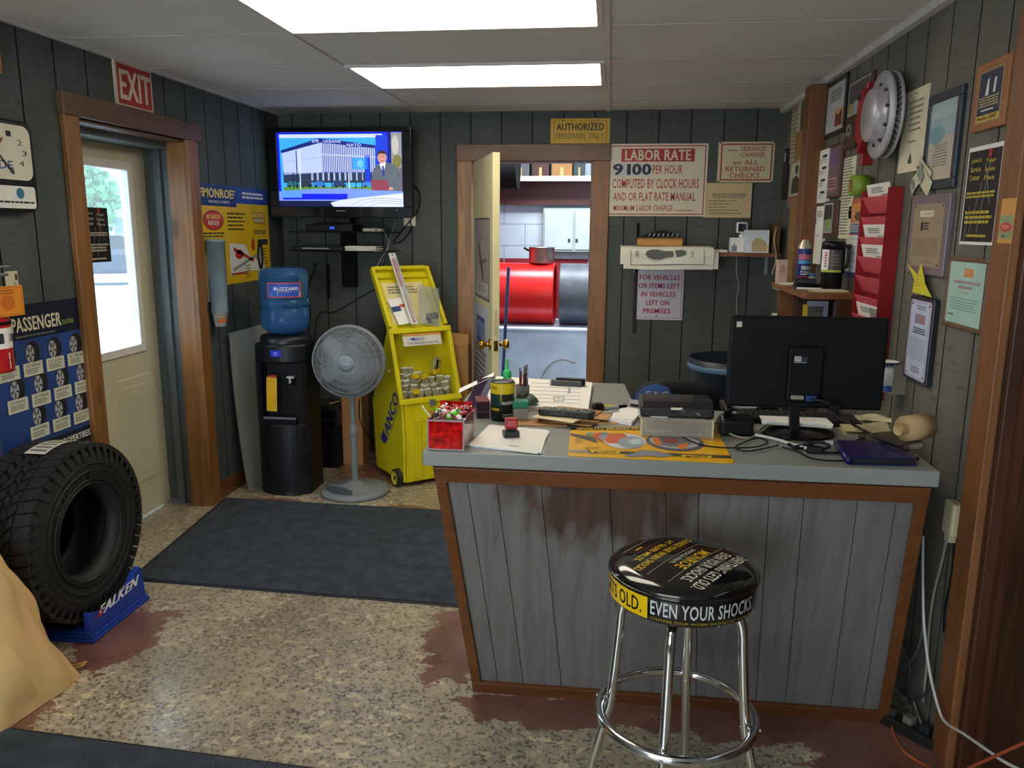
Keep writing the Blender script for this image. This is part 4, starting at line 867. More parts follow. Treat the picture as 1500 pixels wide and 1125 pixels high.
# print on the outer face
G = drape(.0345, xa2+.02, xb2-.02, .10, .053)
yfr = YB-.06-.22-.053-.008
ft = MB(FM((0, yfr-.0015, 0), (1, 0, 0), (0, 0, 1), (0, -1, 0)))
def q_(x, y): p = on(1, yfr, 880+x/5.357, 330+y/5.357); return (p.x, p.z, 0)
def strip(x0, y0, x1, y1, wd_, m):
    p, q = Vector(q_(x0, y0)[:2]), Vector(q_(x1, y1)[:2]); d = (q-p).normalized(); e = Vector((-d.y, d.x))*wd_/2; ft.add([(*(p-e), 0), (*(q-e), 0), (*(q+e), 0), (*(p+e), 0)], [(0, 1, 2, 3)], m)
SG = mat('5f6058', .7)
for a in ((235, 195, 235, 312), (235, 312, 812, 308), (812, 195, 812, 308)): strip(*a, .0035, SG)
def blob(pts): ft.add([q_(*p) for p in pts], [tuple(range(len(pts)-1, -1, -1))], SG)
blob([(348, 225), (365, 200), (400, 190), (450, 190), (500, 202), (565, 202), (572, 225), (565, 248), (520, 252), (470, 268), (410, 268), (370, 252)])
blob([(578, 200), (600, 194), (640, 192), (665, 200), (670, 215), (660, 232), (620, 246), (590, 250), (590, 225)])
def vtx(s, x, y0, y1, wd_):
    vs, fs, a, b2, c, d = text_mesh(s, .02); ft.add([q_(x+(1-(v.y-c)/(d-c))*wd_-wd_/2 if 0 else x-wd_/2+wd_*(1-(v.y-c)/(d-c)), y1-(v.x-a)/(b2-a)*(y1-y0)) for v in vs], fs, SG)
vtx('THANK', 285, 198, 250, 32); vtx('IT HAS', 720, 200, 250, 26)
part('shoe_print', ft, t)
# things on the paper / shelf
zz = zsh+.036
p0 = on(1, 5.12, 933, 362); p1 = on(1, 5.12, 999, 350)
t = thing('envelope_box', 'flat orange tan box lying on the paper floor mats', 'box', T((p0.x+p1.x)/2, 5.13, zz)); L2 = (p1.x-p0.x); part('body', MB().box(-L2/2, -.06, 0, L2/2, .06, .045, mat('c08b45', .7)), t, .003); part('lid_edge', MB().box(-L2/2, -.062, .035, L2/2, -.06, .045, mat('a8763a', .7)), t)
t = thing('oil_filter_bag', 'crumpled black and white plastic packet on the orange box', 'packet', T((p0.x+p1.x)/2, 5.13, zz+.0455)); 
b = MB(); b.grid(lambda a, c: (-L2/2+L2*a, -.06+.11*c, .002+.045*sin(pi*min(1, a*1.05)*.95)*sin(pi*c)**.7+.012*a), 14, 8, mat('20242c', .25, var=.6, scale=30)); part('bag', b, t)
b = MB()
for i in range(7): x = -L2*.25+.028*i; b.cyl((x, -.061, .012), (x+.008, -.05, .028), .003, LTGREY, seg=6)
part('white_print', b, t)
pp = on(1, 5.12, 1040, 356); solo('paper_pile', MB().box(-.12, -.09, 0, .10, .09, .008, PAPER).box(-.10, -.08, .008, .09, .08, .014, CREAM, Rz(.1)), 'loose cream papers on the shelf left of the white box', 'papers', T(pp.x, 5.14, zsh+.0005))
pp = on(1, 5.08, 1080, 362)
t = thing('camera_box', 'small white carton on the wall shelf under the webcam', 'box', T(pp.x, 5.08, zsh+.0005)); part('carton', MB().box(-.045, -.04, 0, .05, .04, .088, WHITE), t, .002); b = MB(FM((-.04, -.0405, .055), (1, 0, 0), (0, 0, 1), (0, -1, 0))).sheet(.035, .05); b.t = 0; b.r(0, .3, .9, 1, mat('7c8690', .5)); b.el(.4, .15, .2, .1, GREY); part('label', b, t)
t = thing('webcam', 'small white square webcam standing on the white carton', 'webcam', T(pp.x+.02, 5.08, zsh+.089)); part('stand', MB().cyl((0, 0, 0), (0, 0, .018), .014, WHITE).cyl((0, 0, .018), (0, 0, .03), .006, WHITE), t); part('body', MB().box(-.032, -.018, .028, .032, .018, .092, WHITE), t, .008); part('lens_face', MB().box(-.024, -.020, .036, .024, -.0182, .084, mat('0c1838', .1, coat=.5)).cyl((0, -.0215, .06), (0, -.0201, .06), .012, BLACK), t, .003)
pp = on(1, 5.05, 1106, 366)
t = thing('tissue_box', 'square white and tan tissue box on the wall shelf', 'tissue box', T(pp.x, 5.05, zsh+.0005)); part('carton', MB().box(-.07, -.05, 0, .07, .06, .135, mat('c9d2d8', .5)), t, .002); b = MB(FM((-.07, -.0505, .135), (1, 0, 0), (0, 0, 1), (0, -1, 0))).sheet(.14, .135); b.t = 0; b.pg([(.0, .30), (.2, .4), (.35, .28), (.62, .3), (.8, .42), (1, .45), (1, 1), (0, 1)], mat('d9dfe2', .5)); b.pg([(.28, .55), (.42, .36), (.62, .34), (.85, .5), (.95, .7), (.95, .95), (.3, .95)], mat('bba878', .5), 2); part('printed_side', b, t)
solo('wood_block', MB().box(-.02, -.10, 0, .02, .10, .17, wood('55331c', 'z')).box(-.021, -.1005, .02, .021, -.1, .16, wood('63401f', 'z')), 'dark brown wooden block standing at the right end of the wall shelf', 'block', T(.985, 5.09, zsh+.0005), bevel=.003)
p = on(0, XR-.02, 1146, 292); q = on(0, XR-.02, 1146, 220); solo('switch_strip', MB().box(-.05, -.02, 0, .05, 0, q.z-p.z, mat('1c1a18', .6)).box(-.01, -.022, .22, .01, -.02, .27, LTGREY), 'dark narrow switch strip in the back right corner', 'strip', FM((XR, 5.10, p.z), (0, -1, 0), (1, 0, 0), (0, 0, 1)), bevel=.004)
solo('cable', MB().tube([B_(1080, 370, .03), B_(1079, 395), B_(1082, 420), B_(1079, 440), B_(1080, 480), B_(1079, 560)], .0035, mat('a9a9a2', .6)), 'thin pale cable hanging from the wall shelf to behind the monitor', 'cable')
p = onR(1130, 455); t = thing('wall_outlet', 'white electric outlet with plugged charger in the back right corner', 'outlet', T(XR, 4.95, on(0, XR, 1131, 455).z)); part('plate', MB().box(-.006, -.04, -.06, 0, .04, .06, WHITE), t, .002); part('charger', MB().box(-.06, -.015, -.02, -.006, .015, .015, WHITE).tube([(-.06, 0, 0), (-.10, 0, -.005), (-.12, -.01, -.05), (-.125, 0, -.14), (-.12, 0, -.4)], .003, LTGREY), t)

# ================================================================== water cooler and bottle
cxx, cy_ = -1.875, 4.45
t = thing('water_cooler', 'black floor standing water cooler beside the entrance door', 'water cooler', T(cxx, cy_, 0))
def outl(n=14, notch=None):
    P = [(.155, .10), (-.155, .10)]
    arc = [(-.155+.31*i/n, -.10-.065*sin(pi*i/n)**.8) for i in range(n+1)]
    if notch: arc = [p for p in arc if p[0] < -notch] + [(-notch, -.10-.065*sin(pi*(.155-notch)/.31)**.8), (-notch, -.055), (notch, -.055), (notch, -.10-.065*sin(pi*(.155-notch)/.31)**.8)] + [p for p in arc if p[0] > notch]
    return P+arc
CB = mat('111318', .38, var=.05)
part('lower_body', MB().prism(outl(), .0, .43, CB), t, .006); part('alcove_body', MB().prism(outl(notch=.105), .4301, .79, CB), t); part('upper_body', MB().prism(outl(), .7901, .90, CB), t, .012)
part('bottle_collar', MB().lathe([(.15, .90), (.15, .925), (.14, .94), (.06, .945), (0, .945)], CB, 40), t)
part('drip_tray', MB().box(-.10, -.15, .4302, .10, -.056, .47, mat('17191c', .2)).box(-.1, -.155, .462, .1, -.149, .474, mat('6a6f74', .3)).box(-.10, -.156, .4304, .10, -.15, .462, mat('16181b', .15)), t, .004)
part('temperature_display', MB().box(-.03, -.1665, .832, .03, -.155, .868, mat('1d2ba8', .3, emit=.4)).box(-.012, -.1672, .842, .012, -.1664, .846, LTGREY).box(-.012, -.1672, .853, .012, -.1664, .857, LTGREY), t)
tp = part('hot_tap', MB().cyl((-.045, -.056, .69), (-.045, -.10, .69), .012, BLKPL).cyl((-.045, -.095, .69), (-.045, -.095, .65), .010, BLKPL), t); part('red_lever', MB().box(-.075, -.125, .70, -.02, -.095, .714, RED).cyl((-.045, -.105, .685), (-.045, -.105, .715), .014, RED), tp, .003, label='red tap lever')
tp = part('cold_tap', MB().cyl((.06, -.056, .69), (.06, -.10, .69), .012, BLKPL).cyl((.06, -.095, .69), (.06, -.095, .65), .010, BLKPL), t); part('lever', MB().box(.04, -.125, .70, .085, -.095, .710, LTGREY).box(.055, -.126, .67, .065, -.11, .70, LTGREY), tp, .002)
b = MB(FM((-.078, -.128, .705), (1, 0, -.04), (.04, 0, 1), (0, -1, 0))).sheet(.062, .20).board(.001, mat('e0b018', .5)); b.tx('HOT', .78, .55, .88, .72, mat('c87a14', .5)); part('warning_tag', b, t, label='yellow paper tag')
t = thing('water_bottle', 'blue five gallon water bottle upside down on the cooler', 'water bottle', T(cxx-.0, cy_, .945))
BG = mat('5f9fd0', .06, trans=.85, var=.02, ior=1.3)
bp_ = [(.05, 0), (.075, .004), (.112, .018), (.131, .036), (.138, .055), (.138, .145), (.128, .153), (.128, .160), (.142, .170), (.142, .192), (.128, .203), (.128, .21), (.138, .218), (.138, .318), (.141, .326), (.141, .345), (.132, .365), (.118, .378), (.095, .385), (.06, .383), (0, .376)]
part('shell', MB().lathe([(max(r-.0, 0), z) for r, z in bp_], mat('5f9fdc', .04, trans=.82, var=.03, ior=1.2), 48), t)
lb = MB(Rz(radians(-108)) @ T(0, 0, .305)); lb.warp = cylwarp(.1392); lb.sheet(.20, .085)
for i in range(10): pass
lb.r(0, 0, 1, 1, mat('c2483a', .5), 1, 12); lb.r(.04, .07, .96, .93, mat('2b50b0', .5), 2, 12); lb.pg([(.1, .85), (.22, .25), (.34, .85)], mat('8fa4cf', .5), 3); lb.pg([(.35, .9), (.6, .75), (.95, .55), (.95, .92)], PAPER, 3); lb.tx('BLIZZARD', .22, .30, .90, .50, mat('e6e8ee', .5), .02, 4); lb.greek(.3, .56, .85, .64, 1, mat('c2a080', .5), 4)
part('label', lb, t)

# ================================================================== pedestal fan
fx_, fy_ = -1.475, 4.42
t = thing('pedestal_fan', 'grey pedestal fan on a round base in front of the back wall', 'fan', T(fx_, fy_, 0))
FG = mat('787d7e', .45, var=.04); FGD = mat('4a5058', .5)
part('base', MB().lathe([(0, 0), (.20, 0), (.207, .012), (.20, .025), (.17, .034), (.06, .05), (.035, .07), (0, .07)], FG, 48), t)
b = MB(); b.prism([(-.165, -.05), (-.14, -.10), (-.09, -.145), (-.02, -.168), (.03, -.165), (.02, -.12), (-.03, -.085), (-.10, -.06)], .036, .0475, FGD); part('base_inlay', b, t, label='dark grey plastic base inlay')
part('pole', MB().cyl((0, 0, .065), (0, 0, .36), .020, FG).cyl((0, 0, .36), (0, 0, .62), .0145, FG), t)
part('height_collar', MB().lathe([(.021, .345), (.026, .355), (.027, .385), (.021, .40), (.018, .415), (.0145, .416)], FG, 20), t)
HM = FM((0, -.02, .80), Vector((cos(radians(4)), sin(radians(4)), 0)), (0, 0, 1), Vector((sin(radians(4)), -cos(radians(4)), 0)))
part('motor_housing', MB(HM).lathe([(0, -.12), (.04, -.118), (.062, -.09), (.065, -.04), (.05, -.02), (0, -.02)], FG, 28).box(-.018, -.19, -.06, .018, -.05, -.03, FG), t, .003)
WIRE = mat('9aa2a6', .4, .1, var=.02)
def cage(sgn, z0, z1):
    b = MB(HM); R_ = .205; n = 120
    prof = lambda q: (.045+(R_-.045)*q, z0+(z1-z0)*(1-q**2.6)**.5 if q < 1 else z0)
    for i in range(n):
        a = 2*pi*i/n; tw = .22
        pts = []
        for k in range(6): r_, z_ = prof(k/5); aa = a+tw*(k/5); pts.append((r_*cos(aa), r_*sin(aa), z_))
        b.tube(pts, .0015, WIRE, 4, sub=2)
    for q in (.35, .62, .82): r_, z_ = prof(q); b.tube([(r_*cos(2*pi*i/40), r_*sin(2*pi*i/40), z_+.002*sgn) for i in range(40)], .0015, WIRE, 4, True, 1)
    return b
part('front_grille', cage(1, .045, .095), t); part('rear_grille', cage(-1, .005, -.055), t)
part('grille_ring', MB(HM).lathe([(.200, .0), (.212, .004), (.214, .025), (.212, .046), (.200, .05), (.204, .025), (.200, 0)], FG, 64), t)
b = MB(HM); b.lathe([(.0, .108), (.030, .108), (.046, .102), (.048, .093), (.046, .09), (0, .09)], mat('868d93', .4), 32); part('badge', b, t)
b = MB(HM @ T(-.022, .006, .1085)).sheet(.044, .012); b.t = 0; b.tx('Lasko', 0, 0, 1, 1, mat('c9d0d6', .4), .02); part('lettering', b, t)
for k in range(5):
    a = 2*pi*k/5; b = MB(HM @ Rz(a)); b.grid(lambda u_, v_: (.03+.15*u_, (-.03-.045*u_**.7*(1-u_*.3))+(.06+.08*u_*(1.2-u_))*v_, .03+.035*(v_-.5)*(1-.4*u_)), 8, 5, mat('7d868c', .4)); part('blade', b, t)
part('hub', MB(HM).cyl((0, 0, -.02), (0, 0, .06), .03, FGD), t)
solo('cable', MB().tube([(-1.46, 4.50, .55), (-1.50, 4.62, .40), (-1.53, 4.85, .25), (-1.52, 5.05, .12), (-1.45, 5.18, .012), (-1.2, 5.2, .008)], .0035, BLKMAT), 'black fan cord dropping behind the fan pole', 'cord')

# ================================================================== yellow wheeled display bin
s_ = Vector((.64, -.77, 0)).normalized(); rgt = Vector((.77, .64, 0)).normalized()
CM = FM((-1.205, 4.53, 0), rgt, -s_, (0, 0, 1))   # x right along the front, y to the back, z up
t = thing('parts_bin', 'yellow wheeled parts bin with open lid beside the counter', 'parts bin', CM)
YB_ = mat('cfc00f', .38, var=.07); YBD = mat('c2b20c', .4)
Wd = .40; side = [(.0, .03), (-.005, .28), (.02, .53), (.155, .937), (.205, .947), (.455, .47), (.42, .03)]
SM = lambda x: FM((x, 0, 0), (0, 1, 0), (0, 0, 1), (1, 0, 0))
b = MB(); b.prism(side, 0, .018, YB_, SM(0)); b.prism(side, 0, .018, YB_, SM(Wd-.018)); part('side_panel', b, t, .006)
b = MB(); b.add([(.018, -.005, .28), (Wd-.018, -.005, .28), (Wd-.018, .02, .53), (.018, .02, .53), (.018, 0, .03), (Wd-.018, 0, .03)], [(0, 1, 2, 3), (4, 5, 1, 0)], YB_)
b.box(.018, .005, .03, Wd-.018, .39, .05, YB_); b.add([(.018, .42, .03), (Wd-.018, .42, .03), (Wd-.018, .455, .47), (.018, .455, .47), (.018, .205, .947), (Wd-.018, .205, .947)], [(0, 3, 2, 1), (3, 4, 5, 2)], YB_)
b.add([(.018, .155, .937), (Wd-.018, .155, .937), (Wd-.018, .205, .947), (.018, .205, .947)], [(0, 1, 2, 3)], YB_)
for x in (.10, .20, .30): b.box(x-.022, -.014, .05, x+.022, .002, .42, YB_)
part('front_panel', b, t, .006)
# tray inside: floor then sloping back
b = MB(); b.add([(.018, .022, .50), (Wd-.018, .022, .50), (Wd-.018, .19, .51), (.018, .19, .51), (Wd-.018, .20, .93), (.018, .20, .93)], [(0, 1, 2, 3), (3, 2, 4, 5)], YBD); part('inner_tray', b, t)
od = Vector((0, .135, .407)).normalized(); on_ = Vector((0, -od.z, od.y))
LPM = FM((0, .02, .53), (1, 0, 0), od, on_); Lh = .429
b = MB(LPM); b.box(-.012, -.02, -.015, Wd+.012, .016, .012, YB_); b.box(-.012, Lh-.014, -.015, Wd+.012, Lh+.02, .012, YB_); b.box(-.012, .016, -.015, .016, Lh-.014, .012, YB_); b.box(Wd-.016, .016, -.015, Wd+.012, Lh-.014, .012, YB_); part('opening_rim', b, t, .005)
part('latch', MB(LPM).box(Wd/2-.02, -.045, .0125, Wd/2+.02, -.005, .018, STEEL), t, .002)
b = MB(LPM @ T(.07, Lh-.02, .013)).sheet(.26, .075).board(.002, mat('c9c6ba', .6)); b.r(0, 0, 1, .2, mat('c98a3a', .6)); b.pg([(.15, .45), (.3, .3), (.3, .6)], mat('27408c', .5)); b.tx('ANCO', .3, .35, .55, .6, mat('27408c', .5), .04); b.tx('THE RELIABLE CHOICE', .1, .72, .9, .88, INK); part('header_label', b, t)
# lid, hinged at the top and leaning back
lidd = Vector((0, .33, .45)).normalized(); LM2 = FM((0, .185, .957), (1, 0, 0), lidd, Vector((0, -lidd.z, lidd.y)))
b = MB(LM2); lo = [(.0, 0), (Wd, 0), (Wd-.005, .42), (Wd-.03, .445), (Wd*.55, .45), (Wd*.52, .465), (.2, .465), (.18, .45), (.03, .445), (.005, .42)]; b.prism(lo, -.02, -.008, YB_)
b.box(.0, 0, -.008, .022, .43, .025, YB_); b.box(Wd-.022, 0, -.008, Wd, .43, .025, YB_); b.box(.022, .41, -.008, Wd-.022, .435, .025, YB_); b.box(.022, .36, -.008, Wd-.022, .355, .012, YB_)
part('lid', b, t, .005)
b = MB(LM2 @ T(.05, .33, -.0075)).sheet(.28, .30).board(.001, mat('d7c98c', .6)); b.greek(.1, .1, .9, .3, 3, GREEKC); part('lid_card', b, t)
b = MB(FM((-.0015, .365, .10), (0, -.36, .93), (0, .93, .36), (-1, 0, 0)))
b.M = FM((-.0015, .335, .235), Vector((0, -.53, .848)), Vector((0, .848, .53)), (-1, 0, 0)); b.sheet(.42, .115); BLU = mat('232f7c', .45); b.tx('ANCO', .24, 0, 1, .72, BLU, .07); b.pg([(.0, .0), (.2, .0), (.2, .72), (.1, .68), (.03, .5)], BLU); b.greek(.24, .82, .9, .9, 1, BLU); part('side_lettering', b, t)
w_ = part('wheel', MB().cyl((-.035, .055, .055), (-.005, .055, .055), .055, mat('1c1c1c', .7), seg=28), t); part('hub_spokes', MB().lathe([(.0, 0), (.04, 0), (.042, .003)], mat('c9b92a', .5), 20, FM((-.036, .055, .055), (0, 1, 0), (0, 0, 1), (-1, 0, 0))).cyl((-.04, .055, .055), (-.036, .055, .055), .012, DKGREY), w_)
for i in range(4): a = 2*pi*i/4+.4
w_ = part('wheel', MB().cyl((Wd+.005, .055, .055), (Wd+.035, .055, .055), .055, mat('1c1c1c', .7), seg=28), t)
part('foot', MB().box(.03, .33, 0, .08, .38, .03, BLKMAT).box(Wd-.08, .33, 0, Wd-.03, .38, .03, BLKMAT).box(-.005, .045, .05, Wd+.005, .065, .06, STEEL), t)
# adapters in the bin: clear little caps
AD = mat('a09c7c', .2, var=.35, scale=60, alpha=.62); ADC = mat('c0bfae', .4); rnd = random.Random(3)
POS = []
for rw in range(5):
    for q in range(7 if rw < 3 else 4):
        if rw == 4 and q > 2: continue
        POS.append((.045+.052*q+(.02 if rw % 2 else 0)+rnd.uniform(-.008, .008), rw))
proto = None
places = ('in the front row', 'in the second row', 'in the third row', 'in the fourth row', 'in the top row')
side_w = ('at the far left', 'second from the left', 'third from the left', 'in the middle', 'fifth from the left', 'sixth from the left', 'at the far right')
cnt = {}
for x, rw in POS:
    if x > Wd-.035: x = Wd-.04
    y = .05+.028*rw; z = .516+.032*rw
    Mq = CM @ T(x, y, z) @ T(0, 0, rnd.uniform(-.004, .008)) @ Rz(rnd.uniform(-.8, .8)) @ Rx(radians(-22+rnd.uniform(-16, 16))) @ Ry(radians(rnd.uniform(-16, 16)))
    k = cnt.get(rw, 0); cnt[rw] = k+1
    lab = 'clear wiper adapter %s of the yellow bin %s' % (places[rw], side_w[k])
    if proto is None:
        proto = thing('wiper_adapter', lab, 'wiper adapter', Mq, 'clear wiper adapters in the yellow bin')
        part('clip', MB().prism([(-.015, 0), (.015, 0), (.019, .02), (.019, .055), (-.019, .055), (-.019, .02)], -.013, .013, AD, FM((0, 0, 0), (1, 0, 0), (0, 0, 1), (0, -1, 0))).box(-.006, -.0135, .008, .006, .0135, .048, mat('6d6a5a', .4)), proto, .003); part('cap', MB().box(-.0215, -.0155, .0552, .0215, .0155, .068, ADC), proto, .003)
    else: dup(proto, Mq, lab)
for i, (x, rw) in enumerate(((.12, .3), (.15, 2.6), (.21, 2.4), (.30, 3))):
    solo('yellow_adapter', MB().box(-.024, -.012, 0, .024, .012, .03, mat('c9ae14', .4)).box(-.015, -.016, .008, .015, -.012, .02, mat('d8c22a', .4)), 'yellow wiper adapter in the bin, '+('lowest of them near the front', 'left one behind the clear clips', 'middle one behind the clear clips', 'right one behind the clear clips')[i], 'wiper adapter', CM @ T(x, .05+.028*rw+.004, .55+.036*rw) @ Rz(.2*i), 'yellow wiper adapters in the bin', bevel=.003)
t2 = thing('black_wiper_clip', 'black and clear hooked wiper clip standing out of the adapters', 'wiper clip', CM @ T(.295, .15, .665) @ Rz(.3) @ Ry(.25)); part('housing', MB().box(-.028, -.01, 0, .028, .01, .10, AD), t2, .004); part('hook', MB().box(-.008, -.014, 0, .008, -.0101, .085, BLKPL), t2, .002)
# wiper package and bag standing in the lid
LM2 = CM @ LM2
def onbin(px, py, off=.0):
    o, n = LM2.translation, Vector((LM2[0][2], LM2[1][2], LM2[2][2])); o = o+n*off; q = ray(px, py); return EYE+q*((o-EYE).dot(n)/q.dot(n))
n_ = Vector((LM2[0][2], LM2[1][2], LM2[2][2]))
def inlid(a, b2, wd_, off):
    p, q = onbin(*a, off), onbin(*b2, off); v = (q-p); L = v.length; v.normalize(); u_ = v.cross(n_).normalized(); return FM(q, u_, v, n_), L   # origin at the top
Mw, L = inlid((607, 476), (573, 372), .03, .045)
b = MB(Mw @ T(-.022, 0, 0)).sheet(.045, L).board(.012, mat('d3d2cc', .4)); b.r(.15, .10, .55, .48, mat('c0392f', .5)); b.tx('ANCO', .60, .12, .9, .26, mat('23408c', .5), .03); b.r(.55, .3, .95, .75, mat('a9aaa6', .3)); b.r(.3, .6, .6, .98, mat('d2603a', .5)); b.el(.5, .03, .15, .01, DKGREY)
t2 = thing('wiper_blade_package', 'long white and red wiper blade package leaning in the yellow lid', 'wiper blade'); part('card', b, t2, .002); part('blister', MB(Mw @ T(-.018, 0, .0125)).prism([(.004, -L*.98), (.034, -L*.98), (.034, -L*.08), (.004, -L*.08)], 0, .012, mat('c9cccb', .1, alpha=.35)), t2, .004)
Mw, L = inlid((632, 476), (630, 420), .03, .03)
b = MB(Mw @ T(-.08, .0, 0)); b.grid(lambda a, c: (.14*a, -L*c*1.02, .004+.020*sin(pi*a)*sin(pi*c*.9)), 10, 10, mat('aab0ac', .15, alpha=.32)); b.grid(lambda a, c: (.14*a, -L*c*1.02, -.004), 2, 2, mat('aab0ac', .15, alpha=.32))
t2 = thing('plastic_bag', 'clear zip bag with dark clips in the yellow lid', 'plastic bag'); part('bag', b, t2); b = MB(Mw)
for i in range(9): b.cbox((-.06+.11*rnd.random(), -L*(.72+.25*rnd.random()), .008+.004*rnd.random()), (.028, .022, .008), mat('2d3138', .5), Rz(rnd.random()*3) if 0 else None)
part('clips', b, t2, kind='stuff')
Mw, L = inlid((597, 474), (580, 437), .03, .016)
b = MB(Mw @ T(-.06, 0, 0)).sheet(.12, L).board(.001, PAPER); b.r(.0, .3, .5, .5, mat('27376e', .5)); b.r(.5, .25, .9, .38, mat('c9602a', .5)); solo('instruction_card', b, 'white and blue instruction card standing in the yellow lid', 'card')

# floor boxes and dark printer behind the fan
def cart(a, b2, top, dep, lab, hx='a9794a'):
    p, q = onZ(*a, 0), onZ(*b2, 0); y = (p.y+q.y)/2; h = on(1, y, *top).z; w2 = q.x-p.x
    t = thing('cardboard_box', lab, 'cardboard box', T(p.x, y, 0)); KM = mat(hx, .8, var=.06)
    part('carton', MB().box(0, 0, 0, w2, dep, h, KM), t, .002); part('tape', MB().box(w2*.42, -.0008, 0, w2*.58, -.0001, h, mat('b98c58', .4)), t)
    return t
cart((499, 684), (536, 678), (536, 582), .16, 'narrow upright cardboard box on the floor behind the fan')
p = on(1, 5.0, 664, 505); t2 = thing('cardboard_box', 'tall open cardboard box between the yellow bin and the back doorway', 'cardboard box', T(-1.02, 4.95, 0)); KM = mat('9c7040', .8, var=.06); hb = on(1, 5.0, 664, 503).z
part('carton', MB().box(0, 0, 0, .14, .12, hb, KM), t2, .002); part('flap', MB().add([(0, 0, hb), (.14, 0, hb), (.135, .05, hb+.06), (.01, .05, hb+.07)], [(0, 1, 2, 3)], KM), t2)
p = onZ(458, 686, 0); t2 = thing('shredder', 'black office machine on the floor between cooler and fan', 'shredder', T(p.x+.01, p.y+.02, 0)); hp2 = on(1, p.y, 470, 592).z
part('bin', MB().box(0, 0, 0, .16, .22, hp2*.62, BLKMAT), t2, .008); part('head', MB().box(-.006, -.006, hp2*.63, .164, .23, hp2*.9, BLKPL), t2, .01); part('top_tray', MB().box(.0, 0, hp2*.9+.0005, .155, .2, hp2*.97, mat('25282a', .4)).box(.03, -.0062, hp2*.74, .13, -.006, hp2*.76, DKGREY), t2, .004)
solo('paper_scrap', MB().grid(lambda a, c: (.07*a, .05*c, .004+.02*a*a+.006*sin(6*c)), 6, 6, KRAFT).box(0, 0, 0, .02, .03, .004, KRAFT), 'tan paper scrap lying on top of the black office machine', 'paper', T(p.x+.11, p.y+.06, hp2*.97+.0005))
# blue barrel and dark chair in the corner behind the counter
bx_, by_ = .66, 4.2; rb = bx_-on(1, by_, 1008, 530).x
zb = on(1, by_, 1040, 523).z
t = thing('barrel', 'dark blue open plastic barrel behind the computer monitor', 'barrel', T(bx_, by_, 0)); BB = mat('12202f', .4, var=.1)
part('shell', MB().lathe([(0, .01), (rb*.9, 0), (rb*.95, .03), (rb, .25), (rb, .5), (rb*.98, zb-.06), (rb*1.0, zb-.05), (rb*1.0, zb-.03), (rb*.985, zb-.028), (rb, zb), (rb*.95, zb), (rb*.93, .03), (0, .03)], BB, 48), t); part('rim_band', MB().lathe([(rb*1.0, zb-.055), (rb*1.012, zb-.05), (rb*1.012, zb-.03), (rb, zb-.028)], mat('4f6f8c', .35), 48), t)
# ================================================================== RIGHT WALL
def RR(xl, xr, yt, yb, t=0.0):
    X = XR-t; a = on(0, X, xr, (yt+yb)/2); z1 = on(0, X, xr, yt).z; z0 = on(0, X, xr, yb).z; f = on(0, X, xl, (yt+yb)/2)
    return FM((XR, f.y, z1), (0, -1, 0), (0, 0, 1), (-1, 0, 0)), f.y-a.y, z1-z0
def framed(name, lab, cat, box, t, fcol, inner, marg, draw, side=None):
    M, w_, h_ = RR(*box, t); tt = thing(name, lab, cat, M)
    f = MB(); m = marg
    for a in ((0, -h_, w_, -h_+m), (0, -m, w_, 0), (0, -h_+m, m, -m), (w_-m, -h_+m, w_, -m)): f.box(a[0], a[1], .0, a[2], a[3], t, fcol)
    part('frame', f, tt, .003)
    b = MB(T(m, -m, 0)).sheet(w_-2*m, h_-2*m).board(t*.7, inner); draw(b); part('picture', b, tt); return tt
def plain(name, lab, cat, box, t, base, draw, bevel=0, rot=0):
    M, w_, h_ = RR(*box, t); b = MB().sheet(w_, h_).board(max(t, .001), base); draw(b); return solo(name, b, lab, cat, M @ Matrix.Rotation(rot, 4, 'Z'), bevel=bevel)
BF = mat('1b1c1e', .3); PHO = mat('8a3f3a', .5); WB = mat('4a2f28', .35); WBL = mat('9a6236', .45, var=.2, stretch=(1, 8, 1))
def d(b):
    b.greek(.15, .12, .85, .38, 5, GREEKC, center=True); b.r(.5, .55, .95, .92, mat('b98f62', .5)); b.r(.55, .62, .9, .92, mat('6e3038', .5), 2); b.el(.7, .62, .1, .06, mat('caa07a', .5), 3)
framed('framed_certificate', 'black framed certificate with red photo, high beside the brown post', 'picture frame', (1209.8, 1238, 107, 191.5), .012, BF, mat('b9bcc0', .4), .022, d)
def d(b):
    b.r(.08, .04, .92, .5, mat('4a474c', .3)); b.pg([(.1, .5), (.1, .35), (.45, .3), (.9, .2), (.9, .5)], mat('8f4a3c', .4), 2); b.r(.3, .32, .5, .48, mat('9aa0a8', .4), 3); b.r(.12, .34, .28, .48, mat('9aa05a', .4), 3)
    b.rim(.07, .03, .93, .51, .02, LTGREY, 3); b.el(.17, .72, .12, .09, mat('b9b89a', .3, .6), 2); b.el(.17, .72, .05, .04, DKGREY, 3)
plain('wall_plaque', 'dark plaque with picture and silver emblem behind the red brake caliper', 'plaque', (1241, 1275, 104, 207), .015, WB, d, .002)
def d(b):
    for i, y in enumerate((.1, .32, .55, .78)): b.r(.5, y, .9, y+.05, INK); b.greek(.1, y+.07, .9, y+.16, 2, LTGREY)
plain('paper_list', 'white narrow printed list beside the brown post, upper one', 'paper', (1196, 1211, 218, 296), .022, PAPER, d)
def d(b): b.r(.08, .05, .92, .95, mat('6d5a66', .4)); b.r(.2, .12, .8, .4, mat('70507c', .4), 2); b.r(.2, .62, .75, .85, mat('b07f78', .5), 2); b.greek(.25, .66, .7, .82, 3, WB, 3)
plain('wall_plaque', 'dark brown plaque with mauve plate and pink tag, half behind a white list', 'plaque', (1209, 1232, 208, 288), .015, WB, d, .002)
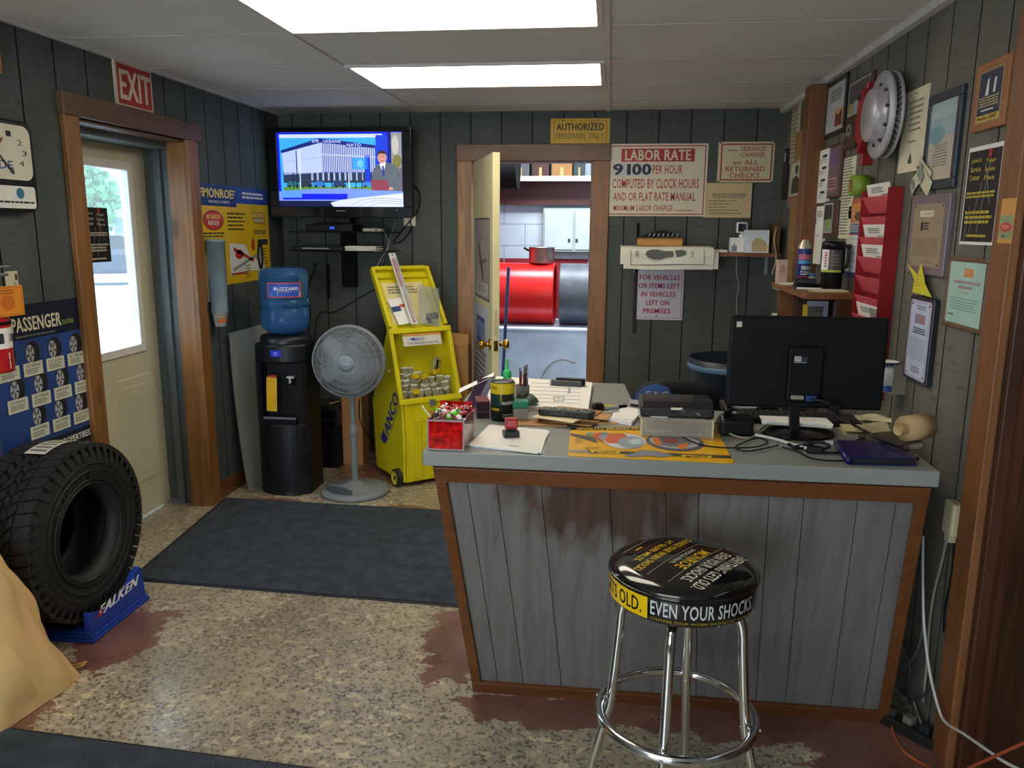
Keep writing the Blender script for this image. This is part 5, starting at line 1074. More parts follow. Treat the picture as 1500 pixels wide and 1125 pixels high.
def d(b): b.r(.1, .06, .72, .85, mat('b0b5b2', .4)); b.r(.14, .1, .68, .5, mat('2c3034', .4), 2); b.r(.14, .5, .68, .82, mat('7d8f78', .4), 2); b.el(.55, .6, .1, .14, mat('8fa34a', .4), 3)
plain('wall_plaque', 'dark plaque with small green landscape photo above the black pump jar', 'plaque', (1203, 1226, 293, 350), .015, WB, d, .002)
def d(b): b.greek(.4, .08, .9, .2, 4, GREEKC); b.r(.25, .2, .35, .3, INK); b.greek(.2, .5, .9, .52, 1, GREEKC)
plain('paper_list', 'white narrow printed sheet behind the spray can, lower one', 'paper', (1189, 1204, 302, 388), .018, PAPER, d)
def d(b): b.greek(.1, .02, .95, .97, 26, GREEKC, 2, .45, .35)
plain('paper_list', 'long cream printed list hanging left of the green tape roll', 'paper', (1230, 1249, 229, 350), .004, mat('d6d0b4', .8), d)
def d(b):
    b.r(0, 0, 1, .30, mat('b8592c', .4)); b.pg([(0, .1), (.5, .05), (1, .12), (1, .26), (.5, .30), (0, .24)], mat('d0894a', .4), 2); b.el(.6, .22, .25, .06, mat('5a4438', .4), 3); b.r(0, .31, 1, .45, mat('3d4a74', .4)); b.greek(.1, .33, .9, .43, 4, LTGREY); b.r(0, .45, 1, .92, mat('cfcdbd', .6)); b.r(.4, .45, 1, .92, mat('d7dae2', .6), 2)
    for i in range(5): b.r(0, .5+.09*i, 1, .505+.09*i, GREEKC, 3)
    b.r(0, .92, 1, 1, mat('2f3e6b', .4)); b.r(0, .445, 1, .455, RED, 3)
plain('wall_calendar', 'wall calendar with orange picture between the black jar and the red rack', 'calendar', (1240, 1268, 289, 412), .003, PAPER, d)
def d(b):
    for i, s in enumerate(('SURELY TAKE', 'ANYTHING SMALL', 'YOU MUST FIX IT')): pass
    b.greek(.25, .14, .85, .55, 6, mat('8c8068', .8), 2, .35, .3, True); b.greek(.35, .62, .75, .66, 1, mat('8c8068', .8)); b.pg([(.42, .85), (.5, .76), (.56, .85), (.58, .90), (.42, .90)], mat('55503f', .8), 2); b.el(.48, .05, .05, .01, GREEKC)
plain('paper_sign', 'cream lettered paper sheet right of the brake rotor', 'paper', (1321, 1356, 124, 247), .003, mat('d8cdb0', .8), d)
def d(b): b.r(0, 0, 1, .45, mat('9fb4b8', .3)); b.el(.3, .42, .3, .12, mat('7fa2ae', .3), 2); b.r(0, .1, 1, .2, mat('adc0c0', .3), 2); b.greek(.2, .55, .8, .85, 8, GREEKC, center=True, fill=.35)
framed('framed_certificate', 'blue-grey framed certificate with tucked banknotes, high on the right wall', 'picture frame', (1355, 1403, 125, 273), .014, mat('2a3440', .35), mat('c2b5a4', .4), .03, d)
def bill(px, py, wd_, hg, off, ang, lab):
    p = on(0, XR-off, px, py); b = MB(); b.grid(lambda a, c: (wd_*a, hg*c, .006*sin(pi*a)), 8, 3, mat('c9c4a4', .7)); b.add([(wd_*.3, hg*.2, .009), (wd_*.55, hg*.2, .010), (wd_*.55, hg*.8, .010), (wd_*.3, hg*.8, .009)], [(0, 1, 2, 3)], mat('8a948c', .7)); b.add([(wd_*.05, hg*.1, .005), (wd_*.2, hg*.1, .008), (wd_*.2, hg*.3, .008), (wd_*.05, hg*.3, .005)], [(0, 1, 2, 3)], mat('7f8a80', .7))
    solo('banknote', b, lab, 'banknote', FM(p, (0, -1, 0), (0, 0, 1), (-1, 0, 0)) @ Matrix.Rotation(ang, 4, 'Z'), 'banknotes tucked in the frame')
bill(1344, 256, .13, .055, .017, radians(-36), 'grey banknote in front at the lower corner of the blue-grey frame')
bill(1343, 246, .13, .05, .0155, radians(-30), 'pale banknote tucked behind another at the blue-grey frame')
bill(1336, 289, .09, .05, .004, radians(35), 'curled banknote sticking up above the purple-brown plaque')
def d(b):
    b.r(.1, .12, .9, .9, mat('a39377', .35, .2)); b.r(.28, .20, .66, .28, mat('cfc5ab', .6), 2); b.greek(.38, .235, .58, .25, 1, GREEKC, 3); b.r(.34, .34, .40, .45, INK, 2); b.greek(.42, .35, .56, .45, 3, INK); b.greek(.15, .55, .85, .78, 9, mat('7d6f58', .6), 2, .35, .1); b.greek(.4, .84, .7, .86, 1, mat('7d6f58', .6))
    for x in (.14, .86):
        for y in (.15, .87): b.el(x, y, .02, .012, INK, 3, 10)
plain('wall_plaque', 'purple-brown plaque with tan engraved plate right of the red rack', 'plaque', (1331, 1386, 282, 407), .018, mat('77696f', .35), d, .003)
def d(b):
    b.pg([(.1, .04), (.9, .04), (.94, .07), (.94, .93), (.9, .96), (.1, .96), (.06, .93), (.06, .07)], mat('b9c3da', .4)); b.rim(.1, .06, .9, .94, .012, mat('a85a68', .5), 2, .006); b.r(.3, .20, .72, .31, mat('8d7c90', .5), 3); b.r(.6, .21, .7, .30, mat('b56a68', .5), 4); b.greek(.3, .1, .75, .16, 2, GREEKC, center=True); b.greek(.25, .36, .8, .44, 3, INK, center=True); b.greek(.15, .48, .85, .75, 12, mat('8890a4', .6), 2, .35, .05); b.greek(.3, .82, .7, .9, 3, GREEKC, center=True)
    for x in (.14, .86):
        for y in (.09, .91): b.el(x, y, .025, .01, BRASS, 3, 10)
plain('wall_plaque', 'tall black plaque with pale blue certificate right of the monitor', 'plaque', (1327, 1362, 438, 571), .02, mat('20262b', .35), d, .003)
pts = [(225, 165), (290, 235), (315, 160), (340, 300), (382, 385), (255, 350), (270, 270)]
P3 = [on(0, XR-.024, 1280+x/4.5, 350+y/4.5) for x, y in pts]; o = P3[5]
b = MB(); loc = [(o.y-p.y, p.z-o.z) for p in P3]; b.prism(loc[::-1], 0, .001, mat('d6c832', .6)); b.sheet(.1, .1); b.t = .001; b.greek(.2, -.6, .7, -.15, 4, mat('b3a52a', .6), 2, .3)
solo('paper_star', b, 'yellow cut paper star standing on the tall black plaque', 'paper star', FM((XR-.024, o.y, o.z), (0, -1, 0), (0, 0, 1), (-1, 0, 0)))
def d(b):
    b.r(.14, .13, .86, .89, mat('a08d74', .5)); b.r(.17, .15, .83, .78, mat('1b2340', .4), 2); b.r(.17, .78, .83, .875, mat('c0a43c', .5), 2); b.pg([(.37, .50), (.42, .27), (.46, .24), (.47, .50)], PAPER, 3); b.pg([(.60, .48), (.62, .27), (.68, .27), (.66, .48)], PAPER, 3); b.greek(.2, .52, .8, .68, 4, mat('bfae7a', .5), 3, .5, .1, True); b.greek(.3, .70, .7, .74, 1, PAPER, 3); b.tx('Member', .22, .80, .50, .85, INK, .01, 3); b.tx('2007', .56, .795, .78, .855, INK, .03, 3)
plain('wall_plaque', 'orange-brown wooden plaque with navy plate near the upper right corner', 'plaque', (1428, 1476, 78, 181), .015, WBL, d, .003)
M, w_, h_ = RR(1412, 1462, 208, 360, .003); b = MB().sheet(w_, h_).board(.001, WHITE); b.t = .001
b2 = MB(T(w_*.03, -h_*.045, .001)).sheet(w_*.94, h_*.925); johns(b2, mat('b9a83a', .5)); b.v += b2.v; 
off = len(b.v)-len(b2.v); mp_ = [b._m(m) for m in b2.ms]; b.f += [tuple(i+off for i in f) for f in b2.f]; b.mi += [mp_[i] for i in b2.mi]; b.sm += b2.sm
solo('wall_notice', b, "black service center notice with yellow lettering and white margin on the right wall", 'sign', M)
M, w_, h_ = RR(1465, 1486, 290, 357, .024); M = FM((XR-.024, M.translation.y, M.translation.z), (0, -1, 0), (0, 0, 1), (-1, 0, 0)); b = MB().sheet(min(w_, .09), h_).board(.001, mat('d0974f', .7)); b.r(.05, .38, .95, .9, mat('8f9a72', .6)); b.el(.5, .64, .42, .11, mat('c2493a', .5), 2); b.tx('PIZZA', .25, .6, .75, .67, mat('e0b0a0', .5), .02, 3); b.el(.4, .84, .1, .025, DKGREY, 3, 10)
solo('sticky_note', b, 'orange note with a red picture stuck to the right door trim', 'note', M)
def d(b): b.r(.42, .10, .68, .24, mat('c88a54', .5)); b.greek(.15, .3, .9, .36, 1, mat('a88a94', .6), 2, .8, .05); b.greek(.3, .38, .7, .44, 1, mat('a88a94', .6), 2, .8, .05); b.greek(.4, .48, .65, .5, 1, GREEKC); b.greek(.1, .58, .92, .80, 5, mat('7a9c90', .7), 2, .4, .15); b.greek(.08, .85, .3, .9, 1, GREEKC)
framed('framed_certificate', 'brown framed pale green certificate left of the right door trim', 'picture frame', (1383, 1442, 379, 493), .013, wood('6a4a33', 'z', knots=False), mat('a5c6b8', .5), .014, d)
# beyond the post, towards the corner
def d(b): b.greek(.1, .2, .9, .95, 12, GREEKC, 2, .4); b.r(.1, .12, .8, .2, mat('a07f74', .6))
plain('paper_list', 'long wavy paper price list in the back right corner', 'paper', (1159, 1170, 141, 236), .004, mat('c2b69c', .8), d)
def d(b): b.r(.1, .05, .95, .75, mat('bdb9a6', .6)); b.pg([(.2, .72), (.25, .4), (.55, .32), (.85, .45), (.85, .72)], mat('3c3a38', .6), 2); b.el(.55, .2, .14, .1, mat('4a4844', .6), 2); b.r(.05, .78, .95, .97, mat('8e5a50', .6)); b.tx('SHOW', .15, .81, .85, .93, mat('b07a6a', .6), .02, 3)
plain('photo_flyer', 'black and white photo flyer with red strip in the back right corner', 'flyer', (1156, 1175, 232, 301), .0215, mat('8d8a7c', .7), d)
p = on(0, XR-.02, 1146, 333); q = on(0, XR-.02, 1142, 402)
b = MB(); b.grid(lambda a, c: (.035*a+.010*sin(5*c), -(p.z-q.z)*c, .015+.010*sin(7*c)), 2, 12, mat('b9b093', .8)); 
for i in range(4): b.box(.012+.01*sin(5*(i+.5)/4), -(p.z-q.z)*(i+.6)/4.2, .034, .022+.01*sin(5*(i+.5)/4), -(p.z-q.z)*(i+.5)/4.2, .036, INK) if 0 else None
solo('paper_strip', b, 'cream paper strip hanging in the corner right of the wall shelf', 'paper', FM((XR-.05, 5.0, p.z), (0, -1, 0), (0, 0, 1), (-1, 0, 0)))

plain('paper_card', 'small white card on the wall under the far end of the small wooden shelf', 'card', (1130, 1149, 420, 429), .003, PAPER, lambda b: b.greek(.1, .3, .9, .7, 2, GREEKC))
# brake rotor and caliper
XF = .972; c0 = on(0, XF, 1287.5, 169)
AXI = FM((XF, c0.y, c0.z), (0, -.87, 0), (0, 0, .87), (-.87, 0, 0))      # z points into the room
t = thing('brake_rotor', 'large vented silver brake rotor mounted high on the right wall', 'brake rotor', AXI)
RS = mat('b4b5b8', .4, .35, var=.05); RSd = mat('6f6d60', .5, .5, var=.15)
part('friction_ring', MB().lathe([(.105, 0), (.177, 0), (.178, -.002), (.178, -.011), (.177, -.012), (.105, -.012), (.105, 0)], RS, 72).lathe([(.105, -.034), (.177, -.034), (.178, -.036), (.178, -.044), (.177, -.045), (.105, -.045), (.105, -.034)], RS, 72), t)
b = MB()
for i in range(44): a = 2*pi*i/44; b.box(.108, -.0025, -.034, .174, .0025, -.012, RSd, Rz(a))
part('vane', b, t, kind='stuff')
part('hat', MB().lathe([(.125, .003), (.118, .006), (.112, .006), (.108, .04), (.104, .044), (.0, .044)], mat('b3aeb4', .35, .4), 64), t)
for i in range(10): a = 2*pi*i/10+.2; part('bolt', MB().cyl((.122*cos(a), .122*sin(a), .0), (.122*cos(a), .122*sin(a), .012), .007, DKGREY, seg=10), t)
part('wall_mount', MB().cyl((0, 0, -.0838), (0, 0, -.045), .03, BLKMAT), t)
t2 = thing('brake_caliper', 'red brake caliper clamped on the far edge of the wall rotor', 'caliper', AXI); CR = mat('8f1d22', .35)
b = MB()
arc = lambda r, a: (r*cos(a), r*sin(a))
def seg(a0, a1, r0, r1, z0, z1, n=10):
    P = [arc(r1, a0+(a1-a0)*i/n) for i in range(n+1)]+[arc(r0, a1-(a1-a0)*i/n) for i in range(n+1)]; b.prism(P, z0, z1, CR)
seg(radians(140), radians(222), .128, .215, .003, .034); seg(radians(145), radians(217), .182, .215, -.06, .003); seg(radians(140), radians(222), .128, .215, -.079, -.048)
part('body', b, t2, .006)
for a in (150, 212): part('bolt', MB().cyl((.2*cos(radians(a)), .2*sin(radians(a)), .034), (.2*cos(radians(a)), .2*sin(radians(a)), .045), .012, DKGREY, seg=8), t2)
part('bracket', MB().box(-.225, -.19, -.05, -.19, -.12, -.0, CR), t2, .004); part('bracket', MB().box(-.225, .12, -.05, -.19, .17, 0, CR), t2, .004)
# lower wooden shelf
zL = 1.30; ys0, ys1, xs = 3.50, 4.22, .825
t = thing('corner_shelf', 'small wooden wall shelf with dividers on the right wall above the monitor', 'shelf', T(XR, ys0, zL)); SW = wood('7d4f2c', 'y')
part('shelf_board', MB().box(xs-XR, 0, -.028, -.001, ys1-ys0, 0, SW), t, .004)
part('divider', MB().box(xs-XR+.03, .35, -.34, -.001, .368, -.0285, DARKW), t); part('side_board', MB().box(xs-XR+.03, .66, -.34, -.001, .68, -.0285, wood('7d4f2c', 'z')), t); part('side_board', MB().box(xs-XR+.13, .0, -.34, -.001, .018, -.0285, DARKW), t)
part('lower_board', MB().box(xs-XR+.02, 0, -.36, -.001, .70, -.341, SW), t)
def sh(px, py): return onZ(px, py, zL)
def mag(px, x1, py, lab, cols, y, lean=0):
    a, c = on(1, y, px, py), on(1, y, x1, py); h_ = a.z-(zL-.34); b = MB().box(0, 0, 0, c.x-a.x, .006, h_, mat(cols[0], .4)); b.sheet(c.x-a.x, h_)
    b.add([(.01, -.0006, h_*.1), (c.x-a.x-.005, -.0006, h_*.1), (c.x-a.x-.005, -.0006, h_*.6), (.01, -.0006, h_*.75)], [(0, 1, 2, 3)], mat(cols[1], .4)); solo('magazine', b, lab, 'magazine', T(a.x, y, zL-.34+.0006), 'magazines under the small wall shelf')
mag(1177, 1184, 446, 'yellow magazine spine under the small wooden shelf', ('d0b428', '8a8a80'), 3.74); mag(1184, 1206, 449, 'dark mottled magazine under the small wooden shelf', ('6a6a60', '484e48'), 3.75); mag(1183, 1214, 441, 'pale blue magazine left of the shelf divider', ('b9c3d4', '8f9dbc'), 3.76); mag(1222, 1247, 443, 'blue and white magazine right of the shelf divider', ('5d85c4', 'b4c0d4'), 3.76)
# things on the small shelf
p = sh(1178, 407)
t = thing('spray_can', 'blue brake cleaner spray can on the small wooden shelf', 'spray can', T(.893, 3.86, zL)); CANB = mat('23356f', .3)
hc = on(1, 3.86, 1179, 349).z-zL; rc = .031
part('can', MB().lathe([(0, 0), (rc, 0), (rc, hc-.045), (rc-.004, hc-.035), (.014, hc-.008), (0, hc-.008)], CANB, 28), t); part('dome', MB().lathe([(rc+.0005, hc-.047), (rc-.003, hc-.034), (.014, hc-.007)], mat('c2bda8', .3, .5), 28), t); part('nozzle', MB().cyl((0, 0, hc-.008), (0, 0, hc+.006), .006, RED), t)
lb = MB(Rz(radians(-150)) @ T(0, 0, hc-.06)); lb.warp = cylwarp(rc+.0005); lb.sheet(.085, hc-.07); lb.r(0, .08, 1, .24, mat('c46a7c', .4), 1, 10); lb.r(0, .26, 1, .36, mat('4f9cc0', .4), 1, 10); lb.tx('BRAKE', .2, .42, .85, .54, PAPER, .03); lb.tx('CLEANER', .15, .57, .9, .69, PAPER, .03); lb.r(0, .73, 1, .76, RED, 1, 10); lb.greek(.2, .82, .8, .92, 2, PAPER); part('label', lb, t)
p = sh(1218, 414)
t = thing('pump_jar', 'black plastic pump jar with white label on the small wooden shelf', 'jar', T(.968, 3.66, zL) @ Rz(-.85)); hj = on(1, 3.66, 1220, 353).z-zL; rj = .050
part('base', MB().lathe([(0, 0), (rj*.86, 0), (rj*.9, hj*.3), (rj*.95, hj*.34), (rj, hj*.36), (rj, hj*.85), (0, hj*.85)], BLKPL, 32), t); part('lid', MB().lathe([(rj*.9, hj*.851), (rj*1.02, hj*.86), (rj*1.0, hj*.97), (rj*.8, hj), (0, hj)], BLKPL, 32).box(rj*.5, -.012, hj*.86, rj*1.5, .012, hj*.94, BLKPL), t); part('handle', MB().tube([(rj*1.4, 0, hj*.9), (rj*1.45, 0, hj*.7), (rj*1.35, 0, hj*.5), (rj*.95, 0, hj*.45)], .007, BLKPL), t)
lb = MB(Rz(radians(-118)) @ T(0, 0, hj*.83)); lb.warp = cylwarp(rj+.0006); lb.sheet(.095, hj*.45); lb.r(0, 0, .4, 1, WHITE, 1, 5); lb.r(.4, 0, 1, 1, mat('4f3a38', .4), 1, 6); lb.r(0, .9, 1, 1, mat('b0b83a', .4), 2, 10); lb.greek(.2, .1, .35, .8, 6, RED, 3); lb.greek(.45, .2, .9, .8, 4, GREEKC, 3); part('label', lb, t)
solo('black_gadget', MB().box(-.06, -.03, 0, .05, .03, .022, BLKPL).cyl((-.06, 0, .03), (.03, -.01, .03), .016, DKGREY), 'black gadget lying between spray can and black jar', 'gadget', T(.90, 3.775, zL+.0005), bevel=.003)
solo('small_bottle', MB().cyl((0, 0, 0), (0, 0, .05), .018, mat('b8b4a0', .4)).cyl((0, 0, .05), (0, 0, .065), .013, mat('3d6aa0', .4)), 'small pale bottle with blue cap behind the black gadget on the shelf', 'bottle', T(.93, 3.84, zL+.0005))
solo('pink_box', MB().box(-.022, -.03, 0, .022, .03, .115, mat('c9a99c', .6)).box(-.012, -.031, .05, .01, -.03, .09, mat('b08a70', .6)).box(-.022, -.0305, .04, .022, -.03, .042, mat('a89088', .6)), 'pale pink upright box at the far end of the small wooden shelf', 'box', T(.845, 4.10, zL+.0005), bevel=.002)
for i, (x, y, a, cl, lb_) in enumerate(((.90, 4.0, .2, 'c9c4b0', 'cream papers at the far end of the small wooden shelf'), (.93, 3.57, -.05, 'b59a70', 'tan envelope at the front edge of the small wooden shelf'))):
    solo('paper', MB().box(-.07, -.05, 0, .08, .05, .005, mat(cl, .7)).box(-.05, -.045, .005, .075, .05, .009, mat('d2cab0', .7), Rz(.12)), lb_, 'paper', T(x, y, zL+.0006) @ Rz(a))
solo('pen', MB().cyl((-.06, 0, .006), (.05, .01, .006), .005, WHITE).cyl((.05, .01, .006), (.065, .0115, .006), .0035, DKGREY), 'white pen lying on the small wooden shelf', 'pen', T(.885, 3.655, zL+.0005) @ Rz(-.3))
# green tape roll
yr = 3.36; p = on(0, XR-.05, 1262, 272)
t = thing('tape_roll', 'green tape roll on a peg above the calendar', 'tape roll', FM((XR-.003, 3.46, on(0, XR-.05, 1258, 272).z), (0, -1, 0), (0, 0, 1), (-1, 0, 0)))
part('tape', MB().lathe([(.026, .015), (.042, .015), (.042, .080), (.026, .080), (.026, .015)], mat('7d9a2e', .45), 36), t); part('core', MB().lathe([(.0255, .016), (.0255, .082), (.022, .082), (.022, .016), (.0255, .016)], mat('8a6a3c', .8), 28), t); part('peg', MB().cyl((0, .019, .003), (0, .019, .09), .003, STEEL), t)
# red literature rack
dR = .056; zt, zb_ = 1.715, .93; yn, yfar = 3.09, 3.40; W_ = yfar-yn; Hh_ = zt-zb_
RD = mat('941a1c', .4); RP = mat('cc4f5a', .4); 
t = thing('literature_rack', 'red metal wall rack of stepped pockets holding white papers', 'rack', FM((XR, yfar, zb_), (0, -1, 0), (0, 0, 1), (-1, 0, 0)))
part('back_plate', MB().box(0, 0, .002, W_, Hh_, .008, RD), t)
b = MB(); b.box(0, 0, .0081, .003, Hh_, dR, RD); part('side_panel', b, t); b = MB(); b.box(W_-.003, 0, .0081, W_, Hh_, dR, RD); part('side_panel', b, t)
NP = 10
for i in range(NP):
    z0 = .01+Hh_*.97*i/NP; hp = Hh_*.97/NP
    b = MB(); zz0, zz1 = z0, z0+hp*.78
    for e in (0, -.0015): b.add([(.0035, zz0, .022+e), (W_-.0035, zz0, .022+e), (W_-.0035, zz1, dR-.003+e), (.0035, zz1, dR-.003+e)], [(0, 1, 2, 3)], RP)
    b.add([(.0035, zz0, .022), (W_-.0035, zz0, .022), (W_-.0035, zz0, .0085), (.0035, zz0, .0085)], [(0, 1, 2, 3)], RP); b.box(.0035, zz1, dR-.0055, W_-.0035, zz1+.003, dR-.002, RP); part('pocket', b, t)
RKM = FM((XR, yfar, zb_), (0, -1, 0), (0, 0, 1), (-1, 0, 0))
for i, lb_ in ((9, 'top'), (7, 'third from the top'), (6, 'fourth from the top'), (3, 'seventh from the top'), (2, 'eighth from the top')):
    z0 = .01+Hh_*.97*i/NP; hp = Hh_*.97/NP
    b = MB(T(.02, z0+hp*1.45, .045) @ Rx(radians(14))).sheet(W_-.045, hp*1.2).board(.002, PAPER); b.greek(.2, .15, .8, .4, 3, GREEKC); b.greek(.6, .45, .9, .6, 2, GREEKC)
    if i == 3: b.r(.6, .1, .95, .7, GREY)
    solo('business_paper', b, 'white printed slip in the %s pocket of the red rack' % lb_, 'paper', RKM, 'white slips in the red rack')
# white can holder below the rack
p = on(0, XR-.06, 1300, 543)
t = thing('label_tube', 'white and blue tube clipped to the wall right of the monitor', 'tube', T(XR-.055, 2.93, 1.0)); part('tube', MB().lathe([(0, 0), (.04, 0), (.04, .105), (.037, .105), (.037, .004), (0, .004)], WHITE, 28), t); lb = MB(Rz(radians(-170)) @ T(0, 0, .105)); lb.warp = cylwarp(.0405); lb.sheet(.12, .105); lb.r(0, .78, 1, .98, mat('2c4aa0', .4), 1, 10); lb.r(0, .0, 1, .1, mat('27356e', .4), 1, 10); lb.tx('AWA', .3, .02, .7, .18, mat('27356e', .4), .03, 2); part('label', lb, t); part('clip', MB().box(.01, -.045, -.005, .0545, -.0405, .1, mat('9a8f80', .5)).box(.0395, -.041, .0, .0545, .04, .09, mat('9a8f80', .5)), t)

# electric box and cables by the right door trim
p = on(0, XR-.03, 1390, 757)
t = thing('junction_box', 'cream surface junction box beside the right door trim', 'electric box', T(XR, p.y, p.z)); part('box', MB().box(-.035, -.033, -.055, 0, .033, .047, mat('b9ae8c', .4)), t, .008); part('plug', MB().box(-.03, -.015, -.075, -.01, .015, -.0555, mat('b9ae8c', .4)), t)
def rw(pts, d=.01): return [tuple(on(0, XR-d, *q)) for q in pts]
fl = lambda x, y, z=.006: tuple(onZ(x, y, z))
solo('cable', MB().tube(rw([(1352, 785), (1352, 860), (1354, 920), (1362, 985), (1374, 1035), (1385, 1058), (1412, 1075), (1445, 1098), (1475, 1118), (1520, 1140)], .055), .0042, mat('c9c8c0', .5)), 'white cable running down beside the counter and along the floor to the right', 'cable')
solo('cable', MB().tube(rw([(1389, 782), (1378, 830), (1368, 870), (1361, 920), (1358, 970), (1352, 1030)], .015), .004, mat('8d8a7c', .6)), 'grey cable dropping from the junction box', 'cable')
solo('cable', MB().tube(rw([(1398, 782), (1394, 840), (1384, 890), (1382, 925)], .012), .003, BLKMAT), 'thin black cable hanging right of the grey cable below the junction box', 'cable')
solo('cable', MB().tube([fl(1306, 1050, .02), fl(1308, 1072), fl(1322, 1098), fl(1350, 1118)]+rw([(1390, 1135), (1430, 1120), (1470, 1102), (1530, 1075)], .06), .0038, mat('b0522e', .5)), 'orange extension cord on the floor at the lower right corner', 'cord')
pa = onZ(1330, 1074, 0)
t = thing('power_strip', 'black power strip with plugs on the floor at the right counter corner', 'power strip', T(pa.x, pa.y, .0005) @ Rz(radians(-50))); part('housing', MB().box(-.10, -.028, 0, .10, .028, .035, mat('1c211d', .4)), t, .005)
for i in range(3): part('plug', MB().box(-.07+.055*i, -.015, .0355, -.04+.055*i, .015, .06, mat(('2c3128', '6a6a5a', '22262a')[i], .5)), t, .003)
cb = [(0.985, 2.46, .42), (0.97, 2.48, .20), (0.95, 2.47, .05)]
for i, (pp, lb_, cl) in enumerate((([(1325, 940), (1332, 975), (1330, 1000), (1318, 1010)], 'black loop of cable beside the counter end', '24282c'), ([(1308, 1000), (1318, 985), (1340, 960), (1350, 930), (1352, 900)], 'dark grey cable climbing behind the counter end', '4a4d50'), ([(1318, 1010), (1335, 1025), (1352, 1020), (1362, 1000), (1360, 970)], 'thick dark cable loop above the power strip', '2f3a3c'), ([(1302, 1035), (1320, 1030), (1335, 1020), (1342, 1040), (1350, 1060)], 'grey cable curling down to the power strip', '77756a'))):
    solo('cable', MB().tube([tuple(on(0, .985+.012*i, *q)) for q in pp], .004, mat(cl, .6)), lb_, 'cable')
# ================================================================== COUNTER
def greywood():
    m = bpy.data.materials.new('greyed_plywood'); m.use_nodes = True; nt = m.node_tree; N = nt.nodes; Lk = nt.links; bb = N['Principled BSDF']; tc = N.new('ShaderNodeTexCoord')
    def nz(sc, st, det=6, dist=0):
        mp = N.new('ShaderNodeMapping'); mp.inputs['Scale'].default_value = st; z = N.new('ShaderNodeTexNoise'); z.inputs['Scale'].default_value = sc; z.inputs['Detail'].default_value = det; z.inputs['Distortion'].default_value = dist; Lk.new(tc.outputs['Object'], mp.inputs[0]); Lk.new(mp.outputs[0], z.inputs['Vector']); return z.outputs[0]
    def mr(f, lo, hi, a=0, c=1):
        r = N.new('ShaderNodeMapRange'); r.inputs[1].default_value = lo; r.inputs[2].default_value = hi; r.inputs[3].default_value = a; r.inputs[4].default_value = c; Lk.new(f, r.inputs[0]); return r.outputs[0]
    def mix(f, A, B):
        x = N.new('ShaderNodeMix'); x.data_type = 'RGBA'; Lk.new(f, x.inputs[0])
        for i, c in ((6, A), (7, B)):
            if isinstance(c, str): x.inputs[i].default_value = lin(c)+[1]
            else: Lk.new(c, x.inputs[i])
        return x.outputs[2]
    g = nz(3, (9, .7, 9), 8, 1.2); c = mix(mr(g, .3, .7), '605d5a', '77736f'); c = mix(mr(nz(6, (6, .3, 6), 4), .56, .62), c, '726f6b')
    # worn varnish patch, brown, with ragged edges (a stain with a shape of its own)
    mp = N.new('ShaderNodeMapping'); mp.inputs['Location'].default_value = (-.50/.30, .10/.19, 0); mp.inputs['Scale'].default_value = (1/.30, 1/.19, 0); Lk.new(tc.outputs['Object'], mp.inputs[0])
    ln = N.new('ShaderNodeVectorMath'); ln.operation = 'LENGTH'; Lk.new(mp.outputs[0], ln.inputs[0])
    d = mr(ln.outputs['Value'], .2, 1.5, 1, 0); e = N.new('ShaderNodeMath'); e.operation = 'MULTIPLY_ADD'; Lk.new(nz(5, (3, 1.2, 3), 8), e.inputs[0]); e.inputs[1].default_value = 1.3; Lk.new(d, e.inputs[2])
    st = mr(e.outputs[0], 1.0, 1.35, 0, .9); c = mix(st, c, mix(mr(g, .3, .7), '33211a', '54382c'))
    Lk.new(c, bb.inputs['Base Color']); bb.inputs['Roughness'].default_value = .5
    bp = N.new('ShaderNodeBump'); bp.inputs['Strength'].default_value = .2; bp.inputs['Distance'].default_value = .003; Lk.new(g, bp.inputs['Height']); Lk.new(bp.outputs[0], bb.inputs['Normal']); return m
GWD = greywood(); TRIM = wood('62381a', 'x', rough=.4, knots=False, var=.25); TRIMZ = wood('683d1d', 'z', rough=.4, knots=False, var=.25)
LAM = mat('82857f', .38, var=.03, scale=3)
t = thing('laminate_worktop', 'grey laminate L-shaped service counter top', 'counter top', T(.18, 2.16, .885))
Lp = [(-.519, 2.16), (.893, 2.16), (.895, 2.82), (.108, 2.82), (.077, 3.275), (-.53, 3.275)]
part('laminate', MB(T(-.18, -2.16, -.885)).prism(Lp, .8855, .93, LAM), t, .004)
# base: tapered front
tl, tr, bl, br = Vector((-.492, 2.185, .885)), Vector((.878, 2.185, .885)), Vector((-.421, 2.455, .0)), Vector((.936, 2.455, 0))
t = thing('service_counter', 'greyed plywood counter base with brown wooden trim', 'counter', T(.2, 2.455, 0)); O = Matrix.Translation((-.2, -2.455, 0))
vv = (tl-bl+tr-br).normalized(); vv = Vector((0, tl.y-bl.y, tl.z-bl.z)).normalized(); nn_ = Vector((0, -vv.z, vv.y)); PL = (tl-bl).length
FMx = O @ FM(tl, (1, 0, 0), vv, nn_)      # local x along, y up (0 top), z outward
Hh2 = Vector((0, tl.y-bl.y, tl.z-bl.z)).length
def fp(fr, v): return ((1-v)*fr*(tr.x-tl.x)+v*((bl.x-tl.x)+fr*(br.x-bl.x)), -v*Hh2)
b = MB(); fr_ = [0, .066, .130, .225, .37, .486, .553, .695, .764, .869, .943, 1]
for i in range(len(fr_)-1):
    e0, e1 = (.0 if i == 0 else .0009), (0 if i == len(fr_)-2 else .0009)
    q = [fp(fr_[i]+e0, 0), fp(fr_[i+1]-e1, 0), fp(fr_[i+1]-e1, 1), fp(fr_[i]+e0, 1)]; b.add([(*p, 0) for p in q], [(3, 2, 1, 0)], GWD)
    for k, j in ((0, 3), (1, 2)): b.add([(*q[k], 0), (*q[j], 0), (*q[j], -.006), (*q[k], -.006)], [(0, 1, 2, 3), (3, 2, 1, 0)], GWD)
